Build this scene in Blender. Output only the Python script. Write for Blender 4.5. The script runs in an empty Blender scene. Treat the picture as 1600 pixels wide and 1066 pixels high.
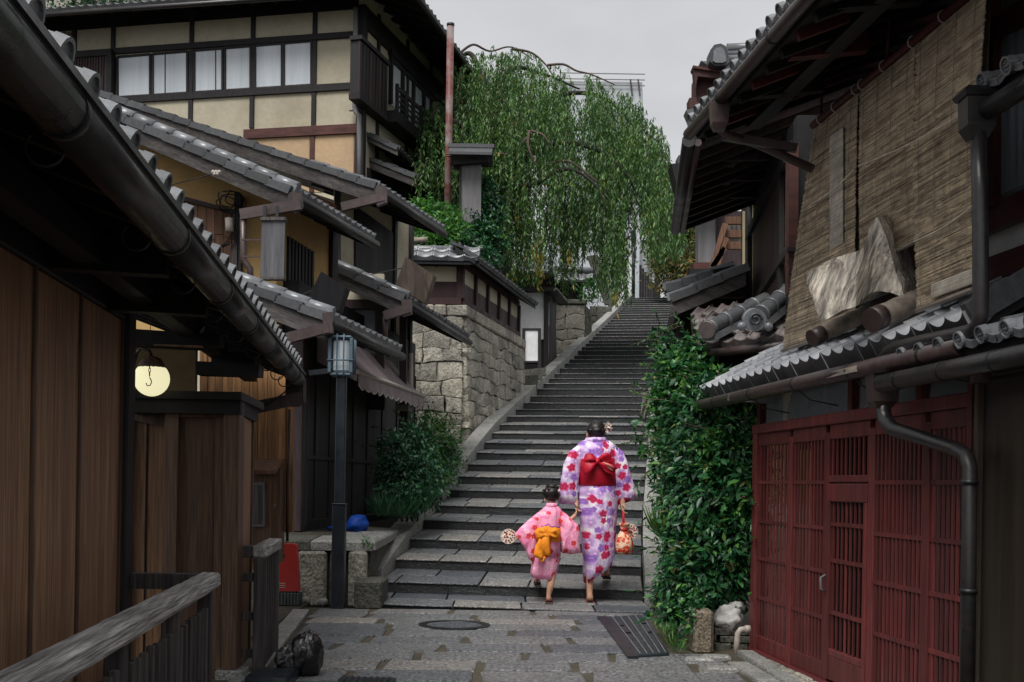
import bpy, bmesh, math, random
import numpy as np
from mathutils import Vector, Matrix, noise as mnoise
R = random.Random(7)
S = bpy.context.scene
C = S.collection
PI = math.pi
# ------------------------------------------------------------------ camera
F, CX, CY, ROLL, EYE = 1800.0, 800.0, 756.5, 0.0165, 1.13
cam = bpy.data.cameras.new('camera')
cam.sensor_width = 36.0
cam.lens = 36.0 * F / 1600.0
cam.shift_y = (CY - 533.0) / 1600.0
cam.clip_start, cam.clip_end = 0.05, 2000
camo = bpy.data.objects.new('camera', cam); C.objects.link(camo)
camo.location = (0, 0, EYE)
camo.rotation_euler = (Matrix.Rotation(PI/2, 4, 'X') @ Matrix.Rotation(ROLL, 4, 'Z')).to_euler()
S.camera = camo
# ------------------------------------------------------------------ overcast sky, soft sun, exposure
SUN_EL, SUN_AZ = math.radians(57), math.radians(203)
W = bpy.data.worlds.new('World'); S.world = W; W.use_nodes = True
wn, wl = W.node_tree.nodes, W.node_tree.links
wn.clear()
wo = wn.new('ShaderNodeOutputWorld'); bg = wn.new('ShaderNodeBackground')
sky = wn.new('ShaderNodeTexSky'); sky.sky_type = 'NISHITA'; sky.sun_disc = False
sky.sun_elevation = SUN_EL; sky.sun_rotation = SUN_AZ; sky.air_density = 1.0; sky.dust_density = 4.0
hs = wn.new('ShaderNodeHueSaturation'); hs.inputs['Saturation'].default_value = 0.10
wl.new(sky.outputs[0], hs.inputs['Color'])
# the cloud deck evens the sky out
mx = wn.new('ShaderNodeMix'); mx.data_type = 'RGBA'; mx.inputs[0].default_value = 0.86
wl.new(hs.outputs[0], mx.inputs[6])
tc = wn.new('ShaderNodeTexCoord'); nz = wn.new('ShaderNodeTexNoise')
nz.inputs['Scale'].default_value = 2.2; nz.inputs['Detail'].default_value = 5
mp = wn.new('ShaderNodeMapping'); mp.inputs['Scale'].default_value = (1, 1, 2.2)
wl.new(tc.outputs['Generated'], mp.inputs[0]); wl.new(mp.outputs[0], nz.inputs['Vector'])
cr = wn.new('ShaderNodeValToRGB')
cr.color_ramp.elements[0].position = .3; cr.color_ramp.elements[0].color = (1.5, 1.57, 1.68, 1)
cr.color_ramp.elements[1].position = .7; cr.color_ramp.elements[1].color = (2.85, 2.88, 2.95, 1)
wl.new(nz.outputs[0], cr.inputs[0]); wl.new(cr.outputs[0], mx.inputs[7])
wl.new(mx.outputs[2], bg.inputs[0]); bg.inputs[1].default_value = 0.10
wl.new(bg.outputs[0], wo.inputs[0])
sl = bpy.data.lights.new('sun', 'SUN'); sl.energy = 1.5; sl.angle = math.radians(36); sl.color = (1, .97, .93)
so = bpy.data.objects.new('sun', sl); C.objects.link(so)
so.rotation_euler = Vector((-math.sin(SUN_AZ)*math.cos(SUN_EL), -math.cos(SUN_AZ)*math.cos(SUN_EL), -math.sin(SUN_EL))).to_track_quat('-Z', 'Y').to_euler()
S.view_settings.view_transform = 'Standard'; S.view_settings.look = 'None'
S.view_settings.gamma = 1; S.view_settings.use_curve_mapping = False
S.view_settings.exposure = 1.35
S.render.engine = 'CYCLES'
S.cycles.use_denoising = True
S.cycles.max_bounces = 6; S.cycles.diffuse_bounces = 3; S.cycles.glossy_bounces = 3
S.cycles.transparent_max_bounces = 6
# ------------------------------------------------------------------ pixels of the photograph (1600x1066) to places
cR, sR = math.cos(ROLL), math.sin(ROLL)
def uv(px, py):
    dx, dy = px - CX, py - CY
    return (dx*cR + dy*sR) / F, (dy*cR - dx*sR) / F
def at(px, py, y):
    u, v = uv(px, py); return Vector((u*y, y, EYE - v*y))
def gz(px, py, z=0.0):
    u, v = uv(px, py); y = (EYE - z) / v; return Vector((u*y, y, z))
class Fr:
    """an upright wall plane: s runs from A to B, n sticks out of it (n>0 on the given side), z up"""
    def __init__(f, A, B, side=1):
        f.A = Vector((A[0], A[1], 0)); f.B = Vector((B[0], B[1], 0))
        f.L = (f.B - f.A).length; f.d = (f.B - f.A) / f.L
        f.nv = Vector((f.d.y, -f.d.x, 0)) * side
    def w(f, s, n, z): return f.A + f.d*s + f.nv*n + Vector((0, 0, z))
    def hit(f, px, py, n=0.0):
        u, v = uv(px, py); o = f.A + f.nv*n
        # point (u*y, y): solve (P-o).nv = 0
        y = (o.dot(f.nv)) / (u*f.nv.x + f.nv.y)
        P = Vector((u*y, y, 0)); return (P - o).dot(f.d), EYE - v*y
    def s(f, px, py, n=0.0): return f.hit(px, py, n)[0]
    def z(f, px, py, n=0.0): return f.hit(px, py, n)[1]
def line(c, m, y0, y1, side=1):      # plan line X = c + m*Y between two depths
    return Fr((c + m*y0, y0), (c + m*y1, y1), side)
# ------------------------------------------------------------------ mesh building
class MB:
    def __init__(s): s.v = []; s.f = []; s.sm = []
    def add(s, vs, fs, smooth=False):
        o = len(s.v); s.v += [tuple(p) for p in vs]
        s.f += [tuple(i + o for i in f) for f in fs]; s.sm += [smooth]*len(fs); return s
    def hexa(s, p):                     # 8 corners: bottom 0-3, top 4-7
        return s.add(p, [(3,2,1,0),(4,5,6,7),(0,1,5,4),(1,2,6,5),(2,3,7,6),(3,0,4,7)])
    def box(s, fr, s0, s1, n0, n1, z0, z1, c=0.0):
        if c <= 0:
            g = [fr.w(a, b, z) for z in (z0, z1) for a, b in ((s0,n0),(s1,n0),(s1,n1),(s0,n1))]
            return s.hexa(g)
        c = min(c, abs(s1-s0)*.4, abs(n1-n0)*.4, abs(z1-z0)*.4)
        a = [(s0, n0, z0), (s1, n1, z1)]
        lo = [min(a[0][i], a[1][i]) for i in range(3)]; hi = [max(a[0][i], a[1][i]) for i in range(3)]
        vs = []; ix = {}
        for i in (0, 1):
            for j in (0, 1):
                for k in (0, 1):
                    for ax in range(3):
                        q = [(lo, hi)[(i, j, k)[t]][t] + (0 if t == ax else c*(1 - 2*(i, j, k)[t])) for t in range(3)]
                        ix[i, j, k, ax] = len(vs); vs.append(fr.w(*q))
        fs = []
        for ax in range(3):
            b, d = (ax+1) % 3, (ax+2) % 3
            for e in (0, 1):
                r = []
                for (x, y) in ((0,0),(1,0),(1,1),(0,1)):
                    q = [0,0,0]; q[ax] = e; q[b] = x; q[d] = y; r.append(ix[q[0], q[1], q[2], ax])
                fs.append(tuple(r if e else r[::-1]))
        for ax in range(3):             # 12 edge chamfers: edges parallel to ax
            b, d = (ax+1) % 3, (ax+2) % 3
            for x in (0, 1):
                for y in (0, 1):
                    q0 = [0,0,0]; q0[b] = x; q0[d] = y; q1 = list(q0); q1[ax] = 1
                    fs.append((ix[(*q0, b)], ix[(*q1, b)], ix[(*q1, d)], ix[(*q0, d)]))
        for i in (0, 1):
            for j in (0, 1):
                for k in (0, 1): fs.append((ix[i,j,k,0], ix[i,j,k,1], ix[i,j,k,2]))
        return s.add(vs, fs)
    def wbox(s, x0, x1, y0, y1, z0, z1, c=0.0):
        return s.box(Fr((0,0),(1,0),-1), x0, x1, y0, y1, z0, z1, c)
    def prism(s, poly, off):            # polygon of 3D points, pushed along off
        n = len(poly); off = Vector(off)
        vs = [Vector(p) for p in poly] + [Vector(p) + off for p in poly]
        fs = [tuple(range(n)), tuple(range(2*n-1, n-1, -1))] + [(i, n+i, n+(i+1) % n, (i+1) % n) for i in range(n)]
        return s.add(vs, fs)
    def beam(s, a, b, w, h, up=(0,0,1)):
        a, b = Vector(a), Vector(b); d = (b-a).normalized(); up = Vector(up)
        x = d.cross(up).normalized(); y = x.cross(d).normalized()
        g = []
        for p in (a, b): g += [p + x*(i*w/2) + y*(j*h/2) for i, j in ((-1,-1),(1,-1),(1,1),(-1,1))]
        return s.hexa(g)
    def tube(s, pts, r, n=8, cap=True, arc=None, smooth=True):
        pts = [Vector(p) for p in pts]; m = len(pts)
        rs = r if isinstance(r, (list, tuple)) else [r]*m
        vs = []; ref = None
        for i, p in enumerate(pts):
            d = (pts[min(i+1, m-1)] - pts[max(i-1, 0)]).normalized()
            if ref is None: ref = Vector((0,0,1)) if abs(d.z) < .9 else Vector((1,0,0))
            x = (ref - d*ref.dot(d)).normalized(); ref = x; y = d.cross(x)
            vs += [p + (x*math.cos(2*PI*k/n) + y*math.sin(2*PI*k/n))*rs[i] for k in range(n)]
        fs = [(i*n+k, i*n+(k+1) % n, (i+1)*n+(k+1) % n, (i+1)*n+k) for i in range(m-1) for k in range(n)]
        s.add(vs, fs, smooth)
        if cap:
            o = len(s.v) - len(vs)
            s.f += [tuple(o+k for k in range(n-1, -1, -1)), tuple(o+(m-1)*n+k for k in range(n))]; s.sm += [False]*2
        return s
    def loft(s, rings, cap0=True, cap1=True, smooth=True, closed=True):
        n = len(rings[0]); m = len(rings)
        vs = [p for r in rings for p in r]
        kk = n if closed else n-1
        fs = [(i*n+k, i*n+(k+1) % n, (i+1)*n+(k+1) % n, (i+1)*n+k) for i in range(m-1) for k in range(kk)]
        s.add(vs, fs, smooth); o = len(s.v) - len(vs)
        if cap0: s.f.append(tuple(o+k for k in range(n-1, -1, -1))); s.sm.append(False)
        if cap1: s.f.append(tuple(o+(m-1)*n+k for k in range(n))); s.sm.append(False)
        return s
    def ball(s, c, r, nu=14, nv=9, sc=(1,1,1), fn=None):
        c = Vector(c); rings = []
        for i in range(nv+1):
            t = PI*i/nv; t = min(max(t, .05), PI-.05); ring = []
            for k in range(nu):
                a = 2*PI*k/nu
                d = Vector((math.sin(t)*math.cos(a), math.sin(t)*math.sin(a), -math.cos(t)))
                q = r*(fn(d) if fn else 1)
                ring.append(c + Vector((d.x*sc[0], d.y*sc[1], d.z*sc[2]))*q)
            rings.append(ring)
        return s.loft(rings)
    def mesh(s, name, m):
        me = bpy.data.meshes.new(name); me.from_pydata(s.v, [], s.f); me.materials.append(m)
        if any(s.sm): me.polygons.foreach_set('use_smooth', s.sm)
        bm = bmesh.new(); bm.from_mesh(me); bmesh.ops.recalc_face_normals(bm, faces=bm.faces); bm.to_mesh(me); bm.free()
        me.update(); return me
WLOC = {}
def tag(o, label=None, cat=None, group=None, kind=None):
    if label: o['label'] = label
    if cat: o['category'] = cat
    if group: o['group'] = group
    if kind: o['kind'] = kind
    return o
def link(name, data, parent=None):
    o = bpy.data.objects.new(name, data); C.objects.link(o)
    if parent is not None:
        o.parent = parent
        if parent.type == 'EMPTY': o.matrix_parent_inverse = Matrix.Translation(-Vector(parent.location))
    return o
def thing(name, label, cat, loc=(0,0,0), group=None):
    o = bpy.data.objects.new(name, None); C.objects.link(o)
    o.location = loc; o.empty_display_size = .1
    return tag(o, label, cat, group)
def part(name, mb, m, parent=None, label=None, kind=None):
    o = link(name, mb.mesh(name, m), parent)
    if label: o['label'] = label
    if kind: o['kind'] = kind
    return o
def single(name, mb, m, label, cat, group=None):
    return tag(part(name, mb, m), label, cat, group)
def struct(name, mb, m): return tag(part(name, mb, m), kind='structure')
def piece(name, me, mat4, parent):        # one more object on a shared mesh
    o = link(name, me, parent); o.matrix_basis = mat4; return o
def axes(o, x, y, z):
    m = Matrix.Identity(4)
    for i, a in enumerate((x, y, z)): m.col[i][:3] = a
    m.col[3][:3] = o; return m
# ------------------------------------------------------------------ materials
def nd(nt, t, **k):
    n = nt.nodes.new(t)
    for a, b in k.items():
        if a in n.inputs.keys(): n.inputs[a].default_value = b
        else: setattr(n, a, b)
    return n
def ramp(nt, fac, stops):
    n = nt.nodes.new('ShaderNodeValToRGB'); e = n.color_ramp.elements
    while len(e) < len(stops): e.new(.5)
    for i, (p, c) in enumerate(stops): e[i].position = p; e[i].color = (*c, 1) if len(c) == 3 else c
    nt.links.new(fac, n.inputs[0]); return n.outputs[0]
def mixc(nt, fac, a, b, mode='MIX'):
    n = nt.nodes.new('ShaderNodeMix'); n.data_type = 'RGBA'; n.blend_type = mode
    for k, q in ((0, fac), (6, a), (7, b)):
        if hasattr(q, 'is_output') or isinstance(q, bpy.types.NodeSocket): nt.links.new(q, n.inputs[k])
        else: n.inputs[k].default_value = q if k == 0 else (*q, 1)
    return n.outputs[2]
def math_(nt, op, a, b=None, c=None):
    n = nt.nodes.new('ShaderNodeMath'); n.operation = op
    for i, q in enumerate((a, b, c)):
        if q is None: continue
        if isinstance(q, bpy.types.NodeSocket): nt.links.new(q, n.inputs[i])
        else: n.inputs[i].default_value = q
    return n.outputs[0]
def vmath(nt, op, a, b=None):
    n = nt.nodes.new('ShaderNodeVectorMath'); n.operation = op
    for i, q in enumerate((a, b)):
        if q is None: continue
        if isinstance(q, bpy.types.NodeSocket): nt.links.new(q, n.inputs[i if op != 'SCALE' or i == 0 else 3])
        elif op == 'SCALE' and i == 1: n.inputs[3].default_value = q
        else: n.inputs[i].default_value = q
    return n
def base(name):
    m = bpy.data.materials.new(name); m.use_nodes = True
    nt = m.node_tree; b = nt.nodes['Principled BSDF']; return m, nt, b
def sc_(c, k): return tuple(min(1, x*k) for x in c)
# tuned brightness factor of each surface, set once for the whole picture
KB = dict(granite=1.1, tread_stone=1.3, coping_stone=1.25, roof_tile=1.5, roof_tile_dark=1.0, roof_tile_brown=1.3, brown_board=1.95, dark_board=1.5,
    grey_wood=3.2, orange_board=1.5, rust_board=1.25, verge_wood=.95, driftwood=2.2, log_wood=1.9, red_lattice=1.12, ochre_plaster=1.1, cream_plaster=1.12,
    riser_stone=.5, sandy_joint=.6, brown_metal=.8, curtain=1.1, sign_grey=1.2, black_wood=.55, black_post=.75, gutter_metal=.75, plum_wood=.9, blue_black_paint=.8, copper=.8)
def mat(name, col, col2=None, rough=.75, scale=10, along=None, stretch=.05, bump=.2, bdist=.004, stain=None, stain_amt=.5,
        stain_scale=1.3, rand=.18, spec=.3, metal=0.0, obj=None, rrange=.15, speck=0.0, speck_scale=120, streak=True):
    """a weathered surface: fine grain (drawn out along a direction for wood), large stains, a shade of its own per object"""
    m, nt, b = base(name); L = nt.links
    col2 = col2 or sc_(col, .55)
    k_ = KB.get(name, 1.0); col = sc_(col, k_); col2 = sc_(col2, k_); stain = sc_(stain, k_) if stain else None
    g = nd(nt, 'ShaderNodeNewGeometry'); P = g.outputs['Position']
    oi = nd(nt, 'ShaderNodeObjectInfo')
    if along:
        d = Vector(along).normalized()
        t = vmath(nt, 'DOT_PRODUCT', P, tuple(d)).outputs['Value']
        dv = nt.nodes.new('ShaderNodeVectorMath'); dv.operation = 'SCALE'; dv.inputs[0].default_value = d; L.new(t, dv.inputs[3])
        rest = vmath(nt, 'SUBTRACT', P, dv.outputs[0]).outputs[0]
        sc = vmath(nt, 'SCALE', dv.outputs[0], stretch).outputs[0]
        V = vmath(nt, 'ADD', rest, sc).outputs[0]
        ro = vmath(nt, 'SCALE', d, 0).outputs[0]
        off = nt.nodes.new('ShaderNodeVectorMath'); off.operation = 'SCALE'; off.inputs[0].default_value = (7, 5, 3); L.new(oi.outputs['Random'], off.inputs[3])
        V = vmath(nt, 'ADD', V, off.outputs[0]).outputs[0]
    else: V = P
    n1 = nd(nt, 'ShaderNodeTexNoise', Scale=scale, Detail=7.0, Roughness=.65); L.new(V, n1.inputs['Vector'])
    c = ramp(nt, n1.outputs[0], [(.28, col2), (.5, tuple((x+y)/2 for x, y in zip(col, col2))), (.72, col)])
    n2 = nd(nt, 'ShaderNodeTexNoise', Scale=stain_scale, Detail=6.0, Roughness=.7)
    L.new(V if along and streak else P, n2.inputs['Vector'])
    if along and streak: n2.inputs['Scale'].default_value = stain_scale*3.2
    if stain:
        f = ramp(nt, n2.outputs[0], [(.42, (0,0,0)), (.68, (stain_amt,)*3)])
        c = mixc(nt, f, c, stain)
    if speck:
        n3 = nd(nt, 'ShaderNodeTexNoise', Scale=speck_scale, Detail=3.0); L.new(V if along else P, n3.inputs['Vector'])
        f = ramp(nt, n3.outputs[0], [(.35, (1-speck,)*3), (.65, (1+speck,)*3)])
        c = mixc(nt, 1.0, c, f, 'MULTIPLY')
    if obj:
        oc = ramp(nt, oi.outputs['Random'], obj); c = mixc(nt, 1.0, c, oc, 'MULTIPLY')
    if rand:
        f = ramp(nt, oi.outputs['Random'], [(0, (1-rand,)*3), (1, (1+rand,)*3)])
        c = mixc(nt, 1.0, c, f, 'MULTIPLY')
    L.new(c, b.inputs['Base Color'])
    rr = ramp(nt, n2.outputs[0], [(.3, (max(.05, rough-rrange),)*3), (.7, (min(1, rough+rrange),)*3)])
    L.new(rr, b.inputs['Roughness'])
    b.inputs['Specular IOR Level'].default_value = spec; b.inputs['Metallic'].default_value = metal
    if bump:
        bn = nd(nt, 'ShaderNodeBump', Strength=bump, Distance=bdist)
        if speck:
            h = math_(nt, 'ADD', n1.outputs[0], math_(nt, 'MULTIPLY', n3.outputs[0], .8)); L.new(h, bn.inputs['Height'])
        else: L.new(n1.outputs[0], bn.inputs['Height'])
        L.new(bn.outputs[0], b.inputs['Normal'])
    return m
UPV = (0, 0, 1)
DST = (-.108, 1, 0)                       # the way the near street runs
M = {}
M['brown_board'] = mat('brown_board', (.15, .078, .04), (.065, .034, .019), scale=15, along=UPV, stretch=.035, stain=(.24, .15, .09), stain_amt=.5, stain_scale=2.2, rough=.55, rand=.12, speck=0.32, speck_scale=95)
M['dark_board'] = mat('dark_board', (.085, .045, .027), (.03, .017, .011), scale=26, along=UPV, stretch=.04, stain=(.13, .085, .06), stain_amt=.5, rough=.5, speck=0.3, speck_scale=95)
M['olive_board'] = mat('olive_board', (.042, .03, .018), (.018, .013, .009), scale=20, along=UPV, stretch=.04, rough=.4, spec=.45)
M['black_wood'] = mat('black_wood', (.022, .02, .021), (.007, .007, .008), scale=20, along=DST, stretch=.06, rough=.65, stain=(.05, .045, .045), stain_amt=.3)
M['black_post'] = mat('black_post', (.03, .026, .028), (.01, .009, .01), scale=22, along=UPV, stretch=.05, rough=.65, stain=(.07, .06, .06), stain_amt=.35, speck=0.25, speck_scale=80)
M['plum_wood'] = mat('plum_wood', (.045, .026, .027), (.016, .01, .011), scale=20, along=UPV, stretch=.06, rough=.6, stain=(.09, .07, .07), stain_amt=.3, speck=0.25, speck_scale=80)
M['red_beam'] = mat('red_beam', (.115, .04, .032), (.045, .018, .016), scale=16, along=(1,0,0), stretch=.08, rough=.7, stain=(.03, .02, .02), stain_amt=.6, stain_scale=3)
M['grey_wood'] = mat('grey_wood', (.25, .24, .23), (.04, .037, .036), scale=46, along=(-.108, 1, 0), stretch=.03, bump=.8, bdist=.01, rough=.75, stain=(.05, .046, .045), stain_amt=.5, stain_scale=4, speck=0.45, speck_scale=130)
M['grey_slat'] = mat('grey_slat', (.085, .075, .072), (.022, .019, .02), scale=42, along=UPV, stretch=.03, bump=.7, rough=.75, stain=(.17, .155, .15), stain_amt=.4, stain_scale=6, speck=0.35, speck_scale=130)
M['verge_wood'] = mat('verge_wood', (.1, .09, .085), (.03, .027, .027), scale=24, along=(1, 0, -.4), stretch=.04, bump=.6, rough=.8, stain=(.02, .018, .018), stain_amt=.6, stain_scale=2.5, speck=0.3, speck_scale=80)
M['orange_board'] = mat('orange_board', (.3, .155, .06), (.12, .058, .026), scale=24, along=UPV, stretch=.05, rough=.7, stain=(.07, .04, .025), stain_amt=.7, stain_scale=1.6, rand=.28, speck=0.3, speck_scale=80)
M['rust_board'] = mat('rust_board', (.15, .072, .04), (.055, .028, .018), scale=22, along=UPV, stretch=.05, rough=.75, stain=(.04, .03, .026), stain_amt=.6, rand=.3, speck=0.3, speck_scale=80)
M['red_lattice'] = mat('red_lattice', (.155, .029, .027), (.065, .013, .013), scale=26, along=UPV, stretch=.05, rough=.5, stain=(.055, .018, .018), stain_amt=.75, stain_scale=2.2, rand=.26, spec=.4, speck=0.22, speck_scale=110)
M['red_wood'] = mat('red_wood', (.12, .022, .022), (.05, .012, .013), scale=20, along=DST, stretch=.05, rough=.55, rand=.1)
M['ochre'] = mat('ochre_plaster', (.46, .3, .125), (.37, .235, .095), scale=14, bump=.15, stain=(.22, .15, .075), stain_amt=.45, stain_scale=.9, rough=.9, rand=.04)
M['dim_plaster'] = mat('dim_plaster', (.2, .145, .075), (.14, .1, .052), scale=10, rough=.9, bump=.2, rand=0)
M['cream'] = mat('cream_plaster', (.45, .41, .31), (.38, .345, .26), scale=12, bump=.2, bdist=.01, stain=(.23, .2, .145), stain_amt=.65, stain_scale=.55, rough=.9, rand=.05)
M['peach'] = mat('peach_plaster', (.47, .335, .205), (.39, .27, .16), scale=12, bump=.2, stain=(.27, .2, .14), stain_amt=.55, stain_scale=.6, rough=.9, rand=.05)
M['white_plaster'] = mat('white_plaster', (.8, .81, .82), (.68, .69, .7), scale=6, bump=.1, stain=(.36, .37, .38), stain_amt=.5, stain_scale=.7, rough=.85, rand=.03)
M['tile'] = mat('roof_tile', (.125, .132, .14), (.075, .08, .087), scale=30, rough=.3, rrange=.12, bump=.12, stain=(.055, .056, .058), stain_amt=.5, stain_scale=5, rand=.3, spec=.5)
M['tile_sheen'] = mat('silver_sheen_tile', (.55, .565, .59), (.42, .43, .45), scale=30, rough=.25, bump=.12, stain=(.2, .2, .21), stain_amt=.5, stain_scale=5, rand=.2, spec=.7, metal=.1)  # silvery smoked tile, paled further to paint in the sky's reflection
M['tile_dark'] = mat('roof_tile_dark', (.075, .078, .084), (.035, .037, .04), scale=24, rough=.42, rrange=.12, bump=.2, stain=(.028, .028, .028), stain_amt=.5, stain_scale=4, rand=.3, spec=.5)
M['tile_brown'] = mat('roof_tile_brown', (.13, .1, .095), (.06, .05, .05), scale=24, rough=.5, bump=.2, stain=(.04, .045, .04), stain_amt=.6, stain_scale=4, rand=.3, spec=.4)
M['gutter'] = mat('gutter_metal', (.03, .028, .03), (.012, .012, .014), scale=45, along=(1, .3, 0), stretch=.2, rough=.38, rrange=.15, bump=.35, bdist=.003, stain=(.05, .038, .034), stain_amt=.5, rand=.08, spec=.5)
M['copper'] = mat('brown_metal', (.075, .046, .042), (.035, .024, .024), scale=25, rough=.4, bump=.1, stain=(.12, .085, .08), stain_amt=.4, stain_scale=5, rand=.08, spec=.5)
M['iron'] = mat('black_iron', (.012, .013, .015), (.007, .008, .009), scale=30, rough=.4, bump=.05, rand=.05, spec=.5)
M['bluesteel'] = mat('blue_black_paint', (.013, .019, .027), (.009, .013, .02), scale=30, rough=.35, bump=.05, rand=.05, spec=.5, stain=(.022, .03, .04), stain_amt=.5, stain_scale=4)
M['granite'] = mat('granite', (.235, .238, .24), (.085, .088, .093), scale=26, rough=.5, rrange=.2, bump=1.0, bdist=.022, speck=.6, speck_scale=42, stain=(.07, .07, .075), stain_amt=.55, stain_scale=2.4, rand=.16, spec=.5,
    obj=[(0, (.42, .47, .55)), (.3, (.6, .63, .68)), (.5, (.85, .85, .85)), (.8, (.8, .79, .77)), (1, (1.4, 1.25, 1.08))])
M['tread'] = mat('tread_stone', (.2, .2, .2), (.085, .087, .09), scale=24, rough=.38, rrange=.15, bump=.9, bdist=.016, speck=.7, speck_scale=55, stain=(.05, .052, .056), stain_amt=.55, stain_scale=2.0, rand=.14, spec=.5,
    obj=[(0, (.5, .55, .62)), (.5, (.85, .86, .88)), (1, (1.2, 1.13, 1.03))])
M['riser'] = mat('riser_stone', (.058, .061, .066), (.022, .024, .027), scale=20, rough=.5, bump=.9, bdist=.012, speck=.4, speck_scale=70, stain=(.02, .023, .022), stain_amt=.6, rand=.2, spec=.4)  # moss and the risers' shade both put into a dark stone colour
M['coping'] = mat('coping_stone', (.29, .285, .27), (.14, .137, .13), scale=30, rough=.6, bump=.9, bdist=.012, speck=.5, speck_scale=90, stain=(.09, .1, .085), stain_amt=.6, stain_scale=1.8, rand=.12, spec=.4)
M['joint'] = mat('sandy_joint', (.15, .125, .085), (.08, .068, .05), scale=60, rough=.9, bump=.6, stain=(.04, .045, .03), stain_amt=.7, stain_scale=2.5, rand=.0)
M['wall_stone'] = mat('wall_stone', (.43, .405, .345), (.26, .245, .205), scale=13, rough=.85, bump=.9, bdist=.02, speck=.35, speck_scale=35, stain=(.1, .095, .085), stain_amt=.75, stain_scale=1.4, rand=.16,
    obj=[(0, (.8, .8, .8)), (.6, (1, 1, 1)), (1, (1.08, 1.05, 1))])
M['mossy_stone'] = mat('mossy_stone', (.13, .125, .105), (.05, .05, .043), scale=16, rough=.8, bump=1, bdist=.02, speck=.4, speck_scale=40, stain=(.03, .04, .024), stain_amt=.7, stain_scale=2, rand=.2)
M['earth'] = mat('dark_earth', (.05, .043, .033), (.022, .02, .016), scale=20, rough=.95, bump=.6, rand=0)
M['bark'] = mat('bark', (.045, .038, .033), (.015, .013, .012), scale=20, along=UPV, stretch=.25, rough=.9, bump=.9, bdist=.03, rand=.05)
M['twig'] = mat('twig', (.11, .08, .065), (.05, .035, .03), scale=20, rough=.9, bump=.3, rand=.1)
M['pipe_red'] = mat('red_pipe', (.17, .058, .047), (.09, .032, .028), scale=9, rough=.6, bump=.3, stain=(.26, .24, .24), stain_amt=.85, stain_scale=3.2, rand=.0)
M['sign_grey'] = mat('grey_sign_board', (.17, .165, .17), (.1, .096, .1), scale=20, along=UPV, stretch=.08, rough=.7, bump=.3, stain=(.26, .255, .26), stain_amt=.5, stain_scale=2, rand=.0)
M['sign_dark'] = mat('dark_sign_board', (.028, .027, .03), (.014, .014, .016), scale=20, along=UPV, stretch=.1, rough=.45, bump=.2, rand=.05)
M['sign_brown'] = mat('brown_sign_board', (.07, .052, .04), (.03, .024, .02), scale=12, along=UPV, stretch=.2, rough=.6, bump=.3, stain=(.2, .15, .11), stain_amt=.5, stain_scale=2.5, rand=.05)
M['driftwood'] = mat('driftwood', (.46, .415, .35), (.12, .1, .082), scale=16, along=(.35, .1, 1), stretch=.14, rough=.65, bump=1, bdist=.02, stain=(.035, .035, .038), stain_amt=.95, stain_scale=2.4, rand=.05, speck=0.4, speck_scale=60)
M['log'] = mat('log_wood', (.22, .185, .15), (.07, .06, .05), scale=14, along=DST, stretch=.15, rough=.6, bump=.5, stain=(.06, .05, .045), stain_amt=.6, stain_scale=5, rand=.1)
M['awning'] = mat('awning_cloth', (.29, .235, .24), (.24, .19, .195), scale=8, rough=.8, bump=.1, stain=(.11, .09, .09), stain_amt=.4, rand=.0)
M['trim'] = mat('pale_trim', (.45, .41, .36), (.35, .32, .28), scale=20, rough=.8, bump=0, rand=0)
M['bag_black'] = mat('black_plastic', (.008, .008, .01), (.006, .006, .007), scale=7, rough=.14, rrange=.04, bump=.5, bdist=.04, rand=0, spec=.8)
M['bag_blue'] = mat('blue_sheet', (.012, .075, .4), (.008, .05, .3), scale=10, rough=.5, bump=.3, bdist=.01, rand=0)
M['red_plastic'] = mat('red_plastic', (.5, .035, .028), (.42, .028, .022), scale=6, rough=.4, bump=.05, stain=(.28, .03, .025), stain_amt=.4, stain_scale=4, rand=0, spec=.45)
M['green_base'] = mat('grey_green_base', (.09, .1, .095), (.045, .052, .05), scale=20, rough=.7, bump=.3, rand=0)
M['white_cloth'] = mat('white_sack', (.6, .59, .57), (.46, .45, .44), scale=16, along=(1, 0, .4), stretch=.3, rough=.75, bump=.9, bdist=.015, stain=(.3, .28, .26), stain_amt=.5, stain_scale=5, rand=0)
M['pvc'] = mat('old_pvc', (.48, .42, .37), (.38, .33, .29), scale=12, rough=.5, bump=.1, stain=(.2, .17, .14), stain_amt=.5, stain_scale=5, rand=0)
M['curtain'] = mat('curtain', (.56, .6, .64), (.44, .48, .52), scale=9, along=UPV, stretch=.05, stain=(.3, .33, .36), stain_amt=.5, stain_scale=.4, rough=.3, spec=.5, bump=.5, bdist=.02, rand=.06)
M['dark_curtain'] = mat('grey_curtain', (.78, .8, .82), (.6, .62, .65), scale=9, along=UPV, stretch=.05, rough=.9, bump=.3, rand=.03)
M['hair'] = mat('hair', (.018, .014, .012), (.006, .005, .005), scale=60, along=(1, 0, .6), stretch=.2, rough=.4, bump=.7, bdist=.006, rand=0, spec=.4)
M['skin'] = mat('skin', (.52, .29, .19), (.46, .25, .165), scale=12, rough=.5, bump=.0, rand=0, spec=.35)
M['straw'] = mat('dark_straw', (.04, .032, .026), (.02, .016, .014), scale=60, rough=.7, bump=.3, rand=0)
M['obi_red'] = mat('red_obi', (.48, .008, .028), (.36, .004, .02), scale=26, along=(1, 0, 0), stretch=.2, rough=.5, bump=.3, rand=0)
M['obi_orange'] = mat('orange_obi', (.85, .3, .018), (.75, .21, .01), scale=22, along=UPV, stretch=.12, rough=.7, bump=.7, bdist=.012, rand=0)
M['cord'] = mat('white_cord', (.55, .53, .5), rough=.8, bump=0, rand=0)
M['blackcord'] = mat('black_cable', (.012, .012, .013), rough=.5, bump=0, rand=0)
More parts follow.
